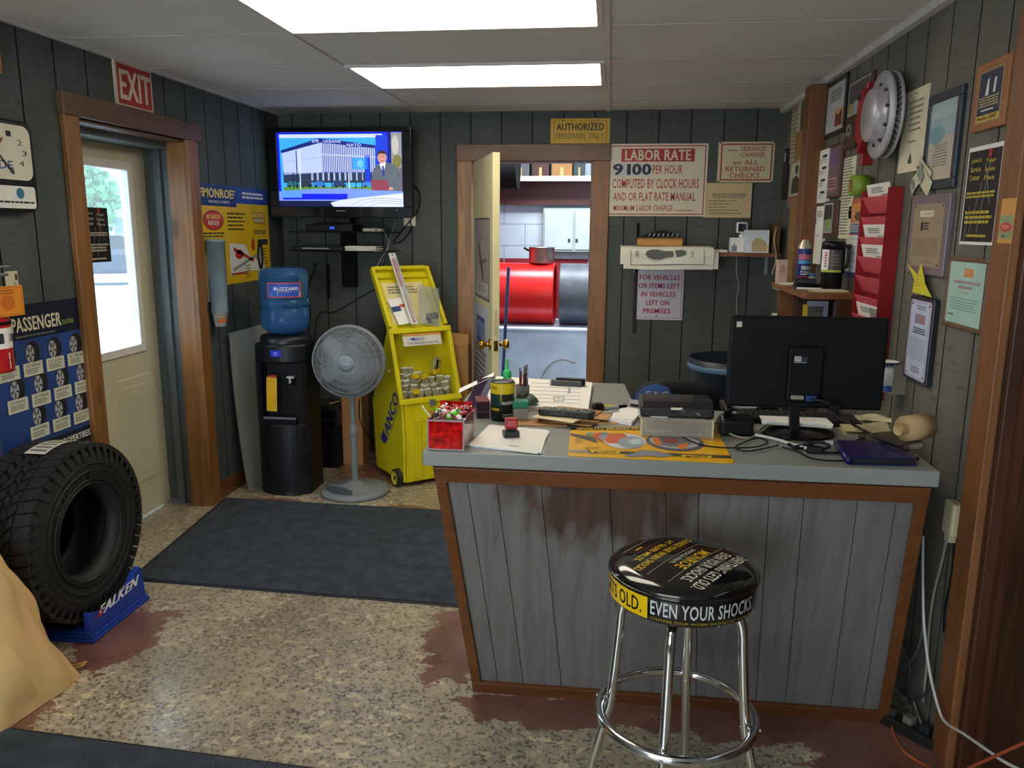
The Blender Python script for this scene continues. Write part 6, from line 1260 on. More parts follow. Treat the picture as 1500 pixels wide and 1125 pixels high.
b.add([(*fp(0, 0), -.006), (*fp(1, 0), -.006), (*fp(1, 1), -.006), (*fp(0, 1), -.006)], [(3, 2, 1, 0)], GROOVE)
o = part('front_panel', b, t); o.matrix_local = FMx
def strip3(pts, th, m, nm): 
    b = MB(); b.prism(pts[::-1], .0005, th, m); o = part(nm, b, t, .002); o.matrix_local = FMx
wv = .052/Hh2; xe = .024
strip3([fp(0, 0.002), fp(1, 0.002), fp(1, wv), fp(0, wv)], .016, TRIM, 'top_trim'); strip3([fp(0, 1-wv*.95), fp(1, 1-wv*.95), fp(1, .998), fp(0, .998)], .016, TRIM, 'bottom_trim')
strip3([fp(0, wv), fp(xe, wv), fp(xe, 1-wv*.96), fp(0, 1-wv*.96)], .014, TRIMZ, 'edge_trim'); strip3([fp(1-xe, wv), fp(1, wv), fp(1, 1-wv*.96), fp(1-xe, 1-wv*.96)], .014, TRIMZ, 'edge_trim')
b = MB(O); e = .008
def quadp(P, m): b.add(P, [(0, 1, 2, 3)], m)
tb, bb_ = 2.80, 2.78
quadp([bl+Vector((e, e, 0)), tl+Vector((e, e, 0)), Vector((tl.x+e, 3.25, .885)), Vector((bl.x+e, 3.25, 0))], GWD); quadp([Vector((tl.x, 3.25, .885)), Vector((.06, 3.25, .885)), Vector((.06, 3.25, 0)), Vector((bl.x, 3.25, 0))], GWD)
quadp([Vector((.06, 3.25, .885)), Vector((.06, 2.8, .885)), Vector((.06, 2.8, 0)), Vector((.06, 3.25, 0))], GWD); quadp([Vector((.06, 2.8, .885)), Vector((tr.x-e, 2.8, .885)), Vector((br.x-e, 2.8, 0)), Vector((.06, 2.8, 0))], GWD); quadp([Vector((tr.x-e, 2.8, .885)), tr+Vector((-e, e, 0)), br+Vector((-e, e, 0)), Vector((br.x-e, 2.8, 0))], GWD)
part('carcass', b, t)

# ------------------------------------------------------------ things on the counter
Z1 = TOPZ+.0006
def CT(px, py, z=0, a=0): p = onC(px, py); return T(p.x, p.y, Z1+z) @ Rz(a)
# yellow advertising mat, printed; prints laid out on the counter plane
class CS(MB):
    def __init__(s, z, x0, y0, k): super().__init__(); s.z0, s.x0, s.y0, s.k = z, x0, y0, k
    def uv(s, x, y, lay=1): return tuple(onZ(s.x0+x/s.k, s.y0+y/s.k, s.z0+lay*.0003))
b = CS(Z1+.0016, 820, 530, 5.357); YM = mat('e0a912', .3, var=.03); YM2 = mat('e8c21e', .3)
cr = [(62, 728), (85, 520), (1235, 505), (1245, 560), (1345, 760), (1366, 780), (1358, 797), (1330, 800), (75, 742)]
base = [onC(820+x/5.357, 530+y/5.357) for x, y in cr]
mm_ = MB(); mm_.prism([(p.x, p.y) for p in base], Z1, Z1+.0015, YM)
b.pg([(85, 515), (640, 512), (640, 536), (82, 535)], mat('1c1a14', .4), 1); b.tx('QUALITY BRAKES FROM', 130, 516, 700, 533, mat('d8b43a', .4), .03, 2)
b.pg([(85, 560), (280, 590), (300, 640), (82, 575)], mat('4c4a40', .4), 2)
b.el(380, 600, 120, 40, mat('b4552c', .4), 3, 20, .2); b.el(400, 605, 95, 30, mat('8a8d92', .4), 4, 20, .2); b.el(510, 622, 165, 60, mat('c9cfcf', .35), 4, 28, .05); b.el(440, 600, 90, 38, mat('c65a2a', .4), 5, 20, -.15); b.el(560, 630, 105, 45, mat('8f9ca6', .35), 6); b.el(590, 625, 50, 22, mat('b7c9c8', .35), 7); b.el(350, 560, 26, 9, mat('5d8a9c', .4), 6); b.el(235, 565, 30, 9, mat('5d8a9c', .4), 6)
b.el(905, 630, 230, 68, mat('54565e', .35), 4, 32, .08); b.el(900, 625, 195, 55, mat('a7a9ae', .35), 5, 28, .08); b.el(880, 622, 150, 44, mat('6a6c74', .35), 6, 24, .08); b.pg([(725, 590), (770, 585), (800, 640), (775, 660), (735, 630)], mat('d0782a', .4), 7); b.pg([(930, 650), (1005, 630), (1010, 660), (960, 690), (920, 670)], mat('d0782a', .4), 7); b.el(870, 620, 60, 22, mat('8a3a34', .4), 7)
b.pg([(65, 690), (200, 690), (300, 725), (65, 705)], mat('8e8a7c', .4), 2); b.pg([(200, 690), (1340, 735), (1348, 758), (240, 712)], mat('3a372c', .4), 2); b.pg([(500, 735), (640, 700), (600, 690), (780, 700), (890, 735), (800, 748), (700, 738), (560, 748)], mat('83858c', .4), 4)
for x0, y0 in ((230, 694), (950, 728)): b.pg([(x0, y0), (x0+250, y0+10), (x0+230, y0+28), (x0+20, y0+18)], YM2, 4); b.tx('MONROE', x0+40, y0+6, x0+215, y0+22, mat('1c1a14', .4), .03, 5)
b.greek(120, 600, 190, 640, 3, mat('9a7a1c', .5), 2); b.greek(200, 670, 330, 685, 2, mat('9a7a1c', .5), 2)
t = thing('counter_mat', 'yellow QUALITY BRAKES advertising mat at the front of the counter', 'counter mat'); part('mat', mm_, t); part('print', b, t)
# candy box
p0, p1 = onC(626, 659), onC(680, 661); wq = p1.x-p0.x; yq = (p0.y+p1.y)/2; hq = on(1, yq, 650, 616).z-TOPZ; dq = .17
ang = 0
t = thing('candy_box', 'clear acrylic box with red front full of candy', 'candy box', T(p0.x, yq, Z1)); AC = mat('d9c8cc', .05, alpha=.45, var=.02); RA = mat('b0100f', .08, var=.75, scale=55, coat=.3)
part('red_front', MB().box(.004, .001, .004, wq-.004, .005, hq-.004, RA), t, label='red front of the box'); fm = MB()
for a in ((0, 0, wq, .004), (0, hq-.004, wq, hq), (0, .004, .004, hq-.004), (wq-.004, .004, wq, hq-.004)): fm.box(a[0], 0, a[1], a[2], .006, a[3], mat('9a8a90', .2))
part('front_frame', fm, t); part('side_wall', MB().box(0, .006, 0, .003, dq, hq, RA), t); part('side_wall', MB().box(wq-.003, .006, 0, wq, dq, hq, mat('b9848c', .1, var=.3, scale=12)), t); part('back_wall', MB().box(.003, dq-.003, 0, wq-.003, dq, hq+.02, RA), t); part('bottom', MB().box(.003, .006, 0, wq-.003, dq-.003, .003, RA), t)
part('candy_fill', MB().grid(lambda a, c: (.004+(wq-.008)*a, .007+(dq-.011)*c, hq-.012+.008*sin(9*a)*sin(8*c)), 10, 10, mat('8a3a40', .4, var=.6, scale=40)), t, kind='stuff')
protos = {}
cc = (('red', 'c8303a'), ('white', 'e6e0dc'), ('green', '5cc22a'), ('pink', 'e06a84'), ('black', '2a2228')); rn = random.Random(5)
for i in range(34):
    nm, hx = cc[(0, 1, 3, 1, 2, 4, 0, 1, 3)[i % 9]]
    x = .012+(wq-.024)*rn.random(); y = .018+(dq-.04)*rn.random(); z = hq-.004+.012*rn.random()+.010*(1-abs(x/wq-.5)*2)
    Mq = T(p0.x+x, yq+y, Z1+z) @ Rz(rn.random()*6) @ Ry(rn.uniform(-.5, .5)); lab = nm+' wrapped candy in the heap in the red-fronted box'
    if nm not in protos:
        c_ = mat(hx, .25); b = MB().ball((0, 0, 0), (.012, .008, .007), c_, seg=10, rings=6)
        o = thing('candy', lab, 'candy', Mq, 'candies in the box'); part('sweet', b, o); e = MB()
        for s in (-1, 1): e.add([(s*.010, 0, 0), (s*.022, .007, .003), (s*.023, 0, -.002), (s*.022, -.007, .003)], [(0, 1, 2), (0, 2, 3)], c_)
        part('wrapper_twist', e, o); protos[nm] = o
    else: dup(protos[nm], Mq, lab)
a_ = on(1, yq+.02, 618, 594); b_ = on(1, yq+.03, 632, 612)
solo('lollipop', MB().tube([tuple(a_), tuple(b_), (b_.x+.012, b_.y+.02, Z1+hq-.005)], .0022, WHITE).ball((b_.x+.012, b_.y+.02, Z1+hq-.004), .009, PAPER), 'white lollipop stick poking out left of the candy box', 'lollipop')
# leaflet holder and card box behind the candy
p = onC(690, 603)
t = thing('leaflet_holder', 'purple sided leaflet holder with a white leaflet flap behind the candy box', 'leaflet holder', T(p.x, p.y+.06, Z1) @ Rz(.2)); hl = .115; PUR = mat('4a2c48', .4)
part('holder', MB().add([(-.03, 0, 0), (.03, .0, 0), (.075, .0, hl), (.02, .0, hl-.01), (-.03, .05, 0), (.03, .05, 0), (.075, .05, hl), (.02, .05, hl-.01)], [(0, 1, 2, 3), (7, 6, 5, 4), (0, 3, 7, 4), (1, 5, 6, 2), (0, 4, 5, 1)], PUR).add([(.005, -.001, .005), (.03, -.001, .005), (.07, -.001, hl-.006), (.052, -.001, hl-.01)], [(0, 1, 2, 3)], mat('8a8f96', .4)), t)
part('leaflet', MB().add([(-.055, -.005, .055), (-.05, .05, .06), (.075, .05, hl+.004), (.07, -.005, hl)], [(0, 1, 2, 3)], PAPER).add([(-.055, -.005, .053), (-.05, .05, .058), (.075, .05, hl+.002), (.07, -.005, hl-.002)], [(3, 2, 1, 0)], mat('b58c7c', .5)), t)
p = onC(708, 613); hbx = .055
t = thing('card_box', 'purple and red small carton beside the yellow jar', 'box', T(p.x, p.y, Z1) @ Rz(.25)); part('carton', MB().box(-.022, 0, 0, .022, .09, hbx, mat('3c2440', .4)), t, .001); part('lid', MB().box(-.0225, -.0005, hbx, .0225, .0905, hbx+.003, mat('6a2c34', .4)).box(-.023, -.001, .02, .023, 0, .024, mat('70506c', .4)), t)
solo('papers', MB().box(-.05, -.04, 0, .05, .05, .004, PAPER).grid(lambda a, c: (-.05+.1*a, .0+.05*c, .004+.03*c*a), 4, 4, PAPER), 'white papers between the leaflet holder and the yellow jar', 'paper', CT(712, 585, 0, .3))
# yellow black jar
p = onC(735, 616); hj = on(1, p.y, 735, 561).z-TOPZ; rj = .040
t = thing('wipes_jar', 'black and yellow round jar of wipes on the counter', 'jar', T(p.x, p.y+.02, Z1)); part('body', MB().lathe([(0, 0), (rj, 0), (rj, hj), (rj-.003, hj+.003), (0, hj+.003)], mat('10201c', .3), 36), t)
lb = MB(Rz(radians(-180)) @ T(0, 0, hj)); lb.warp = cylwarp(rj+.0005); lb.sheet(rj*pi*1.1, hj); lb.r(0, 0, 1, .28, mat('d8bd1c', .35), 1, 14); lb.pg([(.45, .28), (1, .28), (1, .42), (.7, .47), (.45, .47)], mat('e0c61e', .35)); lb.r(0, .28, .45, .6, mat('1d3c34', .35), 1, 6); lb.tx('TEXTURED', .46, .48, .86, .55, PAPER, .04, 2); lb.r(.18, .65, .42, .72, mat('b8a020', .35), 1, 4); lb.rim(.48, .6, .9, .72, .006, mat('4f6a5c', .4), 1, .01); lb.tx('GOJO', .18, .08, .36, .17, INK, .04, 2); lb.greek(.5, .8, .85, .92, 2, GREEKC, 2)
part('label', lb, t)
# soap bottle behind
p = onC(741, 600); yq2 = p.y+.10; xg = on(1, yq2, 743, 545).x; zc = on(1, yq2, 743, 553).z-TOPZ
t = thing('soap_bottle', 'clear squeeze bottle with bright green spout cap behind the yellow jar', 'bottle', T(xg, yq2, Z1)); part('bottle', MB().lathe([(0, 0), (.032, 0), (.034, .01), (.034, zc-.03), (.025, zc-.01), (.014, zc-.002), (0, zc-.002)], mat('b9c4b4', .1, alpha=.6), 28), t); part('cap', MB().lathe([(.015, zc-.002), (.0155, zc+.022), (.010, zc+.028), (.006, zc+.03), (.0045, zc+.06), (.0055, zc+.066), (0, zc+.066)], mat('2fb860', .4), 24), t)
# pens cup and green box
p = onC(763, 617); 
t = thing('pin_box', 'small clear box with green lid in front of the pen cup', 'box', T(p.x, p.y, Z1) @ Rz(.2)); part('body', MB().box(-.026, 0, 0, .024, .045, .042, mat('9a9a8c', .2, alpha=.7)), t, .003); part('lid', MB().box(-.028, -.002, .0425, .026, .047, .066, mat('1c7a5c', .35)), t, .003)
p = onC(764, 600)
t = thing('pen_cup', 'black and white pen cup between jar and paper pad', 'cup', T(p.x-.002, p.y+.04, Z1)); part('cup', MB().lathe([(0, 0), (.024, 0), (.026, .08), (.023, .08), (.021, .004), (0, .004)], mat('6a6a66', .4, var=.6, scale=30), 24), t)
for i, (dx, dy, h_, cl, lb_) in enumerate(((-.008, 0, .135, 'b3392a', 'red pen leaning left in the pen cup'), (.006, .006, .145, 'a83226', 'red pen in the middle of the pen cup'), (.012, -.008, .15, '3a3a40', 'dark pen with clip in the pen cup'), (.016, .004, .12, '8a8a8c', 'steel pen leaning right in the pen cup'))):
    o = thing('pen', lb_, 'pen', T(p.x-.002+dx*.4, p.y+.04+dy*.4, Z1+.006) @ Ry(dx*6), 'pens in the cup'); part('barrel', MB().cyl((0, 0, 0), (0, 0, h_-.03), .0045, mat(cl, .3), seg=10), o); part('clicker', MB().cyl((0, 0, h_-.03), (0, 0, h_), .003, CHROME, seg=8).box(.003, -.001, h_-.05, .006, .001, h_-.01, CHROME), o)
solo('eraser_tin', MB().cyl((0, 0, 0), (.02, .01, .02), .022, mat('4e6a50', .5), seg=24).cyl((.02, .01, .02), (.022, .011, .022), .018, mat('68806a', .5), seg=24), 'dull green round tin lying right of the pen cup', 'tin', CT(774, 600, .021))
# paper pad with grey bar
c4 = [onC(866, 607), onC(868, 563), onC(726, 553), onC(708, 598)]
P2 = [(p.x, p.y) for p in (onC(862, 607), onC(868, 566), onC(728, 557), onC(716, 598))]
t = thing('paper_pad', 'thick pad of white job sheets at the back of the counter', 'paper pad'); part('stack', MB().prism(P2, Z1, Z1+.014, mat('cfc8ae', .8)), t); 
b = MB(); b.prism([(x-.002, y) for x, y in P2], Z1+.0142, Z1+.0165, PAPER); part('top_sheet', b, t); b = CS(Z1+.0168, 660, 360, 4.412); GI = mat('9a9aa0', .7)
for i in range(6): b.ln(520-8*i, 885+24*i, 840, 900+24*i, 3, GI)
b.r(758, 915, 776, 955, GI); b.rim(665, 975, 735, 1005, 5, mat('7a7a84', .7)); b.ln(700, 975, 700, 1005, 4, GI); part('printed_lines', b, t)
a0, a1 = onC(808, 563), onC(850, 574)
zpd = Z1+.0172; p = onZ(832, 566, zpd)
t = thing('hole_punch', 'grey and black desk punch lying on the paper pad', 'hole punch', T(p.x, p.y+.01, zpd) @ Rz(-.12)); part('base', MB().box(-.065, -.012, 0, .055, .012, .022, mat('46484c', .35)), t, .003); part('end_cap', MB().box(-.072, -.013, .0, -.0652, .013, .024, LTGREY), t, .002); part('arm', MB().box(-.05, -.0, .0222, .065, .024, .030, BLKPL).box(.045, .0125, .0, .065, .03, .022, BLKPL), t, .003)
# envelopes with remote
t0 = [(785, 628, .10, .0, 'b58a5a'), (830, 627, -.35, .004, 'b08452'), (815, 622, .12, .008, 'a87c4c'), (850, 622, -.18, .012, 'ba905f'), (835, 618, -.32, .016, 'a97e50')]
nms = ('lowest', 'second', 'third', 'fourth', 'topmost')
for i, (x, y, a, z, cl) in enumerate(t0):
    b = MB(); L_, D_ = .165, .085; b.box(-L_/2, -D_/2, 0, L_/2, D_/2, .0032, mat(cl, .8)); b.add([(-L_/2, D_/2, .0036), (L_/2, D_/2, .0036), (0, -.0, .0036)], [(2, 1, 0)], mat('9a7044', .8))
    solo('envelope', b, nms[i]+' brown envelope in the pile under the remote control', 'envelope', CT(x+8, y-8, z, a), 'brown envelopes under the remote')
solo('envelope_cream', MB().box(-.075, -.03, 0, .075, .03, .002, mat('d9cba4', .8)).box(-.07, -.001, .002, .07, 0, .0024, mat('b8a67c', .8)), 'cream envelope sticking out left under the remote control', 'envelope', CT(815, 622, .0205, -.42))
p = onZ(829, 606, Z1+.03)
t = thing('remote_control', 'black television remote control lying on the envelopes', 'remote control', T(p.x+.002, p.y-.005, Z1+.0235) @ Rz(-.22)); b = MB(); b.prism([(-.092, -.018), (-.085, -.024), (0, -.021), (.08, -.026), (.095, -.018), (.095, .018), (.08, .026), (0, .021), (-.085, .024), (-.092, .018)], 0, .022, mat('1a1c20', .35)); part('body', b, t, .005); b = MB(); rr_ = random.Random(2)
for i in range(15):
    for j in range(3): b.cbox((-.078+.011*i, -.012+.012*j, .0232), (.006, .007, .002), mat(('b8b487', '9c9c8c', 'b8b487', '50618c')[rr_.randrange(4)], .5))
part('buttons', b, t, .0006)
# note pad, markers, tape measure
P2 = [(onC(x, y).x, onC(x, y).y) for x, y in ((888, 617), (914, 600), (934, 604), (936, 612), (925, 624))]
t = thing('note_pad', 'white note pad left of the printer', 'note pad'); part('pages', MB().prism([P2[4], P2[3], P2[2], P2[1], P2[0]], Z1, Z1+.012, WHITE), t); b = CS(Z1+.0122, 0, 0, 1); b.ln(900, 613, 930, 616, .6, GI); part('ruled_line', b, t)
solo('brown_slip', MB().box(-.05, -.03, 0, .04, .03, .002, KRAFT).box(-.04, -.028, .002, .035, .026, .003, mat('c09a66', .8)), 'brown paper slip in front of the note pad', 'paper', CT(885, 618, 0, .2))
t = thing('marker', 'grey and black marker pen lying beside the note pad', 'marker', CT(893, 604, .012, .62)); part('barrel', MB().cyl((-.06, 0, 0), (.035, 0, 0), .0085, mat('8d9296', .3)), t); part('cap', MB().cyl((.035, 0, 0), (.07, 0, 0), .009, BLKPL), t)
t = thing('marker', 'white marker pen lying in front of the grey marker', 'marker', CT(886, 610, .010, .6)); part('barrel', MB().cyl((-.05, 0, 0), (.03, 0, 0), .0075, mat('b9bcb4', .3)), t); part('cap', MB().cyl((.03, 0, 0), (.055, 0, 0), .008, mat('9aa0a0', .3)), t)
t = thing('highlighter', 'yellow highlighter behind the tape measure', 'highlighter', CT(888, 599, .008, .05)); part('barrel', MB().cyl((-.03, 0, 0), (.04, 0, 0), .0065, mat('d0c41c', .4)), t); part('cap', MB().cyl((.04, 0, 0), (.06, 0, 0), .007, mat('b9ad18', .4)), t)
t = thing('tape_measure', 'black and yellow tape measure near the note pad', 'tape measure', CT(875, 606, .0, .3)); part('case', MB().box(-.022, -.016, 0, .022, .016, .038, BLKPL), t, .009); part('tape_tongue', MB().box(.022, -.010, .0, .055, .010, .006, mat('d8c81e', .4)).box(-.024, -.0165, 0, .024, .0165, .009, mat('d8c81e', .4)), t, .002)
# stamp and papers
P2 = [(onC(x, y).x, onC(x, y).y) for x, y in ((687, 655), (793, 666), (803, 633), (717, 625))]
cxp = sum(p[0] for p in P2)/4; cyp = sum(p[1] for p in P2)/4
for i in range(3):
    Mr = Matrix.Rotation((.05, -.06, 0)[i], 2); q = [tuple(Mr @ Vector((x-cxp, y-cyp))+Vector((cxp, cyp))) for x, y in P2]; b = MB().prism(q, Z1+.0022*i, Z1+.0022*i+.002, (mat('b9bcd8', .7), PAPER, PAPER)[i])
    if i == 2: b.sheet(.12, .12); s = CS(Z1+.0068, 0, 0, 1); s.ln(745, 640+12, 760, 640+14, .8, GREEKC); b.add(s.v, s.f, GREEKC)
    solo('receipt_paper', b, ('lowest', 'middle', 'top')[i]+' sheet of the white papers under the red stamp', 'paper', I4, 'white papers under the stamp')
p = onZ(748, 640, Z1+.007)
t = thing('rubber_stamp', 'red and black rubber stamp standing on the white papers', 'stamp', T(p.x, p.y+.006, Z1+.0069) @ Rz(.35)); part('base', MB().box(-.024, -.016, 0, .024, .016, .019, mat('2c2b2c', .4)), t, .002); part('handle', MB().box(-.016, -.010, .0192, .016, .010, .0255, DKGREY).prism([(-.019, -.011), (.019, -.011), (.020, .011), (-.018, .011)], .0255, .058, mat('9c2226', .35)), t, .005); part('label', MB().box(-.014, -.0118, .034, .014, -.0112, .052, mat('b3565a', .5)), t)
# clear box with printer on it
p0, p1 = onC(938, 640), onC(1043, 642); xw = p1.x-p0.x; yq = p0.y; za = on(1, yq, 990, 614).z-TOPZ
t = thing('acrylic_stand', 'clear acrylic riser under the black printer', 'riser', T(p0.x, yq, Z1)); AL = mat('b7b2a2', .05, alpha=.35, var=.02); b = MB(); b.box(0, 0, 0, xw, .004, za, AL); b.box(0, .0041, 0, .004, .24, za, AL); b.box(xw-.004, .0041, 0, xw, .24, za, AL); b.box(.0041, .0041, za-.004, xw-.0041, .24, za, AL); part('riser', b, t); part('edge', MB().box(-.001, -.0015, .0, .004, -.0001, za, mat('c9bf9a', .3)).box(xw-.004, -.0015, 0, xw+.001, -.0001, za, mat('c9bf9a', .3)), t); 
solo('riser_papers', MB().box(.01, .02, 0, xw-.02, .2, .010, mat('a99a90', .7)).box(.02, .018, .010, xw*.45, .15, .02, mat('c7b7ac', .7)).box(xw*.35, .017, .01, xw*.8, .12, .014, mat('9c5a56', .6)), 'papers lying inside the clear riser under the printer', 'paper', T(p0.x, yq, Z1+.0003))
zt_ = on(1, yq+.07, 990, 584).z-TOPZ
t = thing('label_printer', 'black desktop printer seen from behind on the clear riser', 'printer', T(p0.x-.002, yq+.01, Z1+za+.0006)); hp3 = zt_-za; PBK = mat('17181a', .4)
part('body', MB().prism([(0, 0), (.0, hp3*.6), (.02, hp3*.95), (.06, hp3), (.22, hp3*.6), (.235, 0)], .0, xw+.004, PBK, FM((0, 0, 0), (0, 1, 0), (0, 0, 1), (1, 0, 0))), t, .006); part('rear_panel', MB().box(.02, -.003, .006, xw-.015, -.0002, hp3*.45, mat('1e1f22', .5)).box(xw*.42, -.0045, .012, xw*.5, -.003, .026, BLACK).box(xw*.55, -.0045, .016, xw*.62, -.003, .028, mat('3a3a38', .5)).box(xw*.7, -.0045, .016, xw*.78, -.003, .024, DKGREY), t); part('sticker', MB().box(xw*.42, -.0015, hp3*.52, xw*.58, -.0003, hp3*.66, CREAM), t, label='cream sticker'); part('roll_cover', MB().cyl((xw*.74, .05, hp3*.98), (xw*.95, .05, hp3*.98), .015, PBK), t); part('foot_strip', MB().box(xw*.14, -.003, .0, xw*.38, -.0002, .004, LTGREY), t)
solo('pink_card', MB().box(-.02, 0, 0, .03, .002, .035, mat('b9a6a8', .6)).box(-.015, -.001, .01, .02, 0, .02, INK), 'small white and pink card propped left of the printer', 'card', CT(929, 600, 0, -.5))
# black adapter and keyboard
p = onC(1082, 640)
t = thing('card_terminal', 'black boxy desk phone between printer and monitor', 'telephone', T(p.x, p.y, Z1)); part('body', MB().prism([(0, 0), (0, .05), (.05, .062), (.12, .03), (.12, 0)], -.055, .045, BLKPL, FM((0, 0, 0), (0, 1, 0), (0, 0, 1), (1, 0, 0))), t, .008); part('handset', MB().box(-.045, .03, .063, -.015, .16, .085, BLKPL), t, .01)
p = onC(1150, 609)
t = thing('keyboard', 'dark computer keyboard behind the monitor stand', 'keyboard', T(.66, 2.68, Z1) @ Rz(-.04)); part('tray', MB().box(-.21, -.05, 0, .17, .08, .016, BLKPL), t, .004); b = MB()
for j in range(5):
    for i in range(17): b.cbox((-.198+.022*i, -.038+.025*j, .0195), (.017, .019, .007), mat('25272b', .5))
part('keys', b, t, .001, kind='stuff')
solo('pen_line', MB().cyl((-.05, 0, .0), (.06, .02, .0), .006, mat('b9b8b0', .4)).cyl((.06, .02, 0), (.075, .0225, 0), .004, DKGREY), 'pale pen lying across the desk phone', 'pen', T(.42, 2.55, Z1+.072))
for i in range(3): solo('paper_sheet', MB().box(-.11, -.045, 0, .10, .045, .003, (CREAM, PAPER, WHITE)[i]).box(-.1, -.0452, .001, .08, -.045, .002, GREEKC), ('lowest', 'middle', 'top')[i]+' white sheet leaning on the monitor base', 'paper', T(.61, 2.565, Z1+.024+.0035*i) @ Rz(-.12+.05*i) @ T(0, 0, 0), 'white sheets at the monitor base')
# monitor
ym = 2.49; q0, q1, q2 = on(1, ym, 1071, 462), on(1, ym, 1303, 465), on(1, ym, 1060, 595); mw, mh = q1.x-q0.x+.004, q0.z-q2.z
t = thing('computer_monitor', 'black computer monitor seen from behind on the counter', 'monitor', T(q0.x+mw/2, ym, Z1)); MBK = mat('070708', .55, var=.1, spec=.25); zb2 = q2.z-Z1
part('housing', MB().box(-mw/2, 0, zb2, mw/2, .03, zb2+mh, MBK), t, .008); part('screen', MB().box(-mw/2+.012, .0302, zb2+.02, mw/2-.012, .0312, zb2+mh-.012, mat('0a1428', .1)), t)
cx1, cx2, cz1, cz2 = [on(1, ym-.02, *q) for q in ((1157, 506), (1209, 506), (1157, 508), (1155, 590))]
X_ = lambda p: p.x-(q0.x+mw/2)
part('rear_box', MB().box(X_(cx1), -.022, max(cz2.z-Z1, zb2+.005), X_(cx2), -.0002, cz1.z-Z1, MBK), t, .006)
b = MB(FM((X_(cx1)+.016, -.0226, cz1.z-Z1-.028), (1, 0, 0), (0, 0, 1), (0, -1, 0))).sheet(.04, .022); b.t = 0; b.r(0, 0, .5, .7, LTGREY); b.greek(0, .8, .9, .95, 1, LTGREY, ragged=0); b.greek(.05, .1, .48, .6, 3, GREEKC); b.r(.55, .1, .95, .7, DKGREY); part('rating_label', b, t, label='white rating label')
part('sticker', MB().box(-mw/2+.018, -.0018, zb2+mh-.035, -mw/2+.034, -.0003, zb2+mh-.018, mat('b9c4a4', .6)), t)
b = MB(); b.box(X_(cx1)+.012, -.034, zb2+.035, X_(cx1)+.05, -.0222, zb2+.047, mat('8f8c74', .4)).box(X_(cx1)+.055, -.045, zb2+.032, X_(cx1)+.085, -.0222, zb2+.05, mat('24386e', .4)); part('video_plugs', b, t, .002)
part('stand_neck', MB().add([(-.033, -.005, .012), (-.005, -.005, .012), (-.012, -.004, zb2+.03), (-.045, -.004, zb2+.03), (-.033, .02, .012), (-.005, .02, .012), (-.012, .012, zb2+.03), (-.045, .012, zb2+.03)], [(0, 1, 2, 3), (7, 6, 5, 4), (0, 3, 7, 4), (1, 5, 6, 2)], BLKPL), t, .002); b = MB(T(-.005, .03, 0)); 
el = [( .112*cos(2*pi*i/40), .085*sin(2*pi*i/40)) for i in range(40)]; b.prism(el, 0, .008, BLKPL, None, True); b.lathe([(.0, .018), (.05, .016), (.085, .0085)], BLKPL, 40); part('stand_base', b, t)
# cables on the counter
cz = lambda x, y, z=.006: tuple(onZ(x, y, Z1+z))
solo('cable', MB().tube([(X_(cx1)+.07+q0.x+mw/2, ym-.045, Z1+zb2+.04), tuple(on(1, 2.42, 1213, 590)), tuple(on(1, 2.38, 1226, 605)), cz(1250, 622, .03), cz(1285, 640, .02), cz(1318, 660, .01), cz(1345, 672, .008)], .0045, BLKPL).cbox(tuple(on(1, 2.39, 1221, 598)), (.03, .022, .02), BLKPL), 'thick black video cable running from the monitor to the right', 'cable')
solo('cable', MB().tube([cz(820, 652, .0) if 0 else cz(1000, 640, .012), cz(1022, 650), cz(1050, 655), cz(1085, 656), cz(1110, 654), cz(1125, 648), cz(1110, 642), cz(1085, 650), cz(1078, 656), cz(1095, 661), cz(1125, 656), cz(1140, 652)], .0022, BLKMAT), 'thin black cable looping on the counter right of the yellow mat', 'cable')
solo('cable', MB().tube([tuple(on(1, 2.405, 1022, 606)), cz(1050, 622, .02), cz(1075, 638, .008), cz(1098, 641), cz(1115, 632), cz(1128, 622, .015)], .003, mat('9a8f6c', .6)), 'beige cable from the printer towards the monitor', 'cable')
solo('cable', MB().tube([cz(1106, 637, .01), cz(1130, 642), cz(1155, 649), cz(1175, 655), cz(1192, 660)], .005, mat('c4c2b8', .5)), 'white cable in front of the monitor base', 'cable')
solo('cable', MB().tube([cz(1146, 655), cz(1170, 662), cz(1185, 670), cz(1205, 674), cz(1232, 675), cz(1250, 674)], .0025, BLKMAT), 'thin black cable running under the blue folder', 'cable')
solo('cable', MB().tube([cz(1202, 662), cz(1228, 663), cz(1245, 655, .012), cz(1258, 644, .02), cz(1275, 641, .02), cz(1305, 650, .03), cz(1330, 660, .03)], .004, BLKPL), 'black cable arching over the blue folder', 'cable')
solo('cable_bundle', MB().tube([cz(1150, 646), cz(1170, 640, .012), cz(1190, 650), cz(1170, 657), cz(1155, 650)], .004, BLKMAT).tube([cz(1160, 655), cz(1200, 648, .015), cz(1215, 655), cz(1180, 660)], .004, mat('20283c', .5)), 'tangle of dark cables in front of the monitor base', 'cable')
solo('usb_plug', MB().box(-.014, -.006, 0, .012, .006, .012, WHITE).box(.012, -.004, .002, .022, .004, .009, STEEL), 'white plug lying in front of the monitor base', 'plug', CT(1215, 652, .0, -.1), bevel=.001)
solo('power_adapter', MB().box(-.022, -.012, 0, .02, .012, .02, BLKPL).box(.02, -.005, .005, .03, .005, .012, BLKPL), 'small black plug adapter left of the blue folder', 'adapter', CT(1193, 664, 0, -.2), bevel=.003)
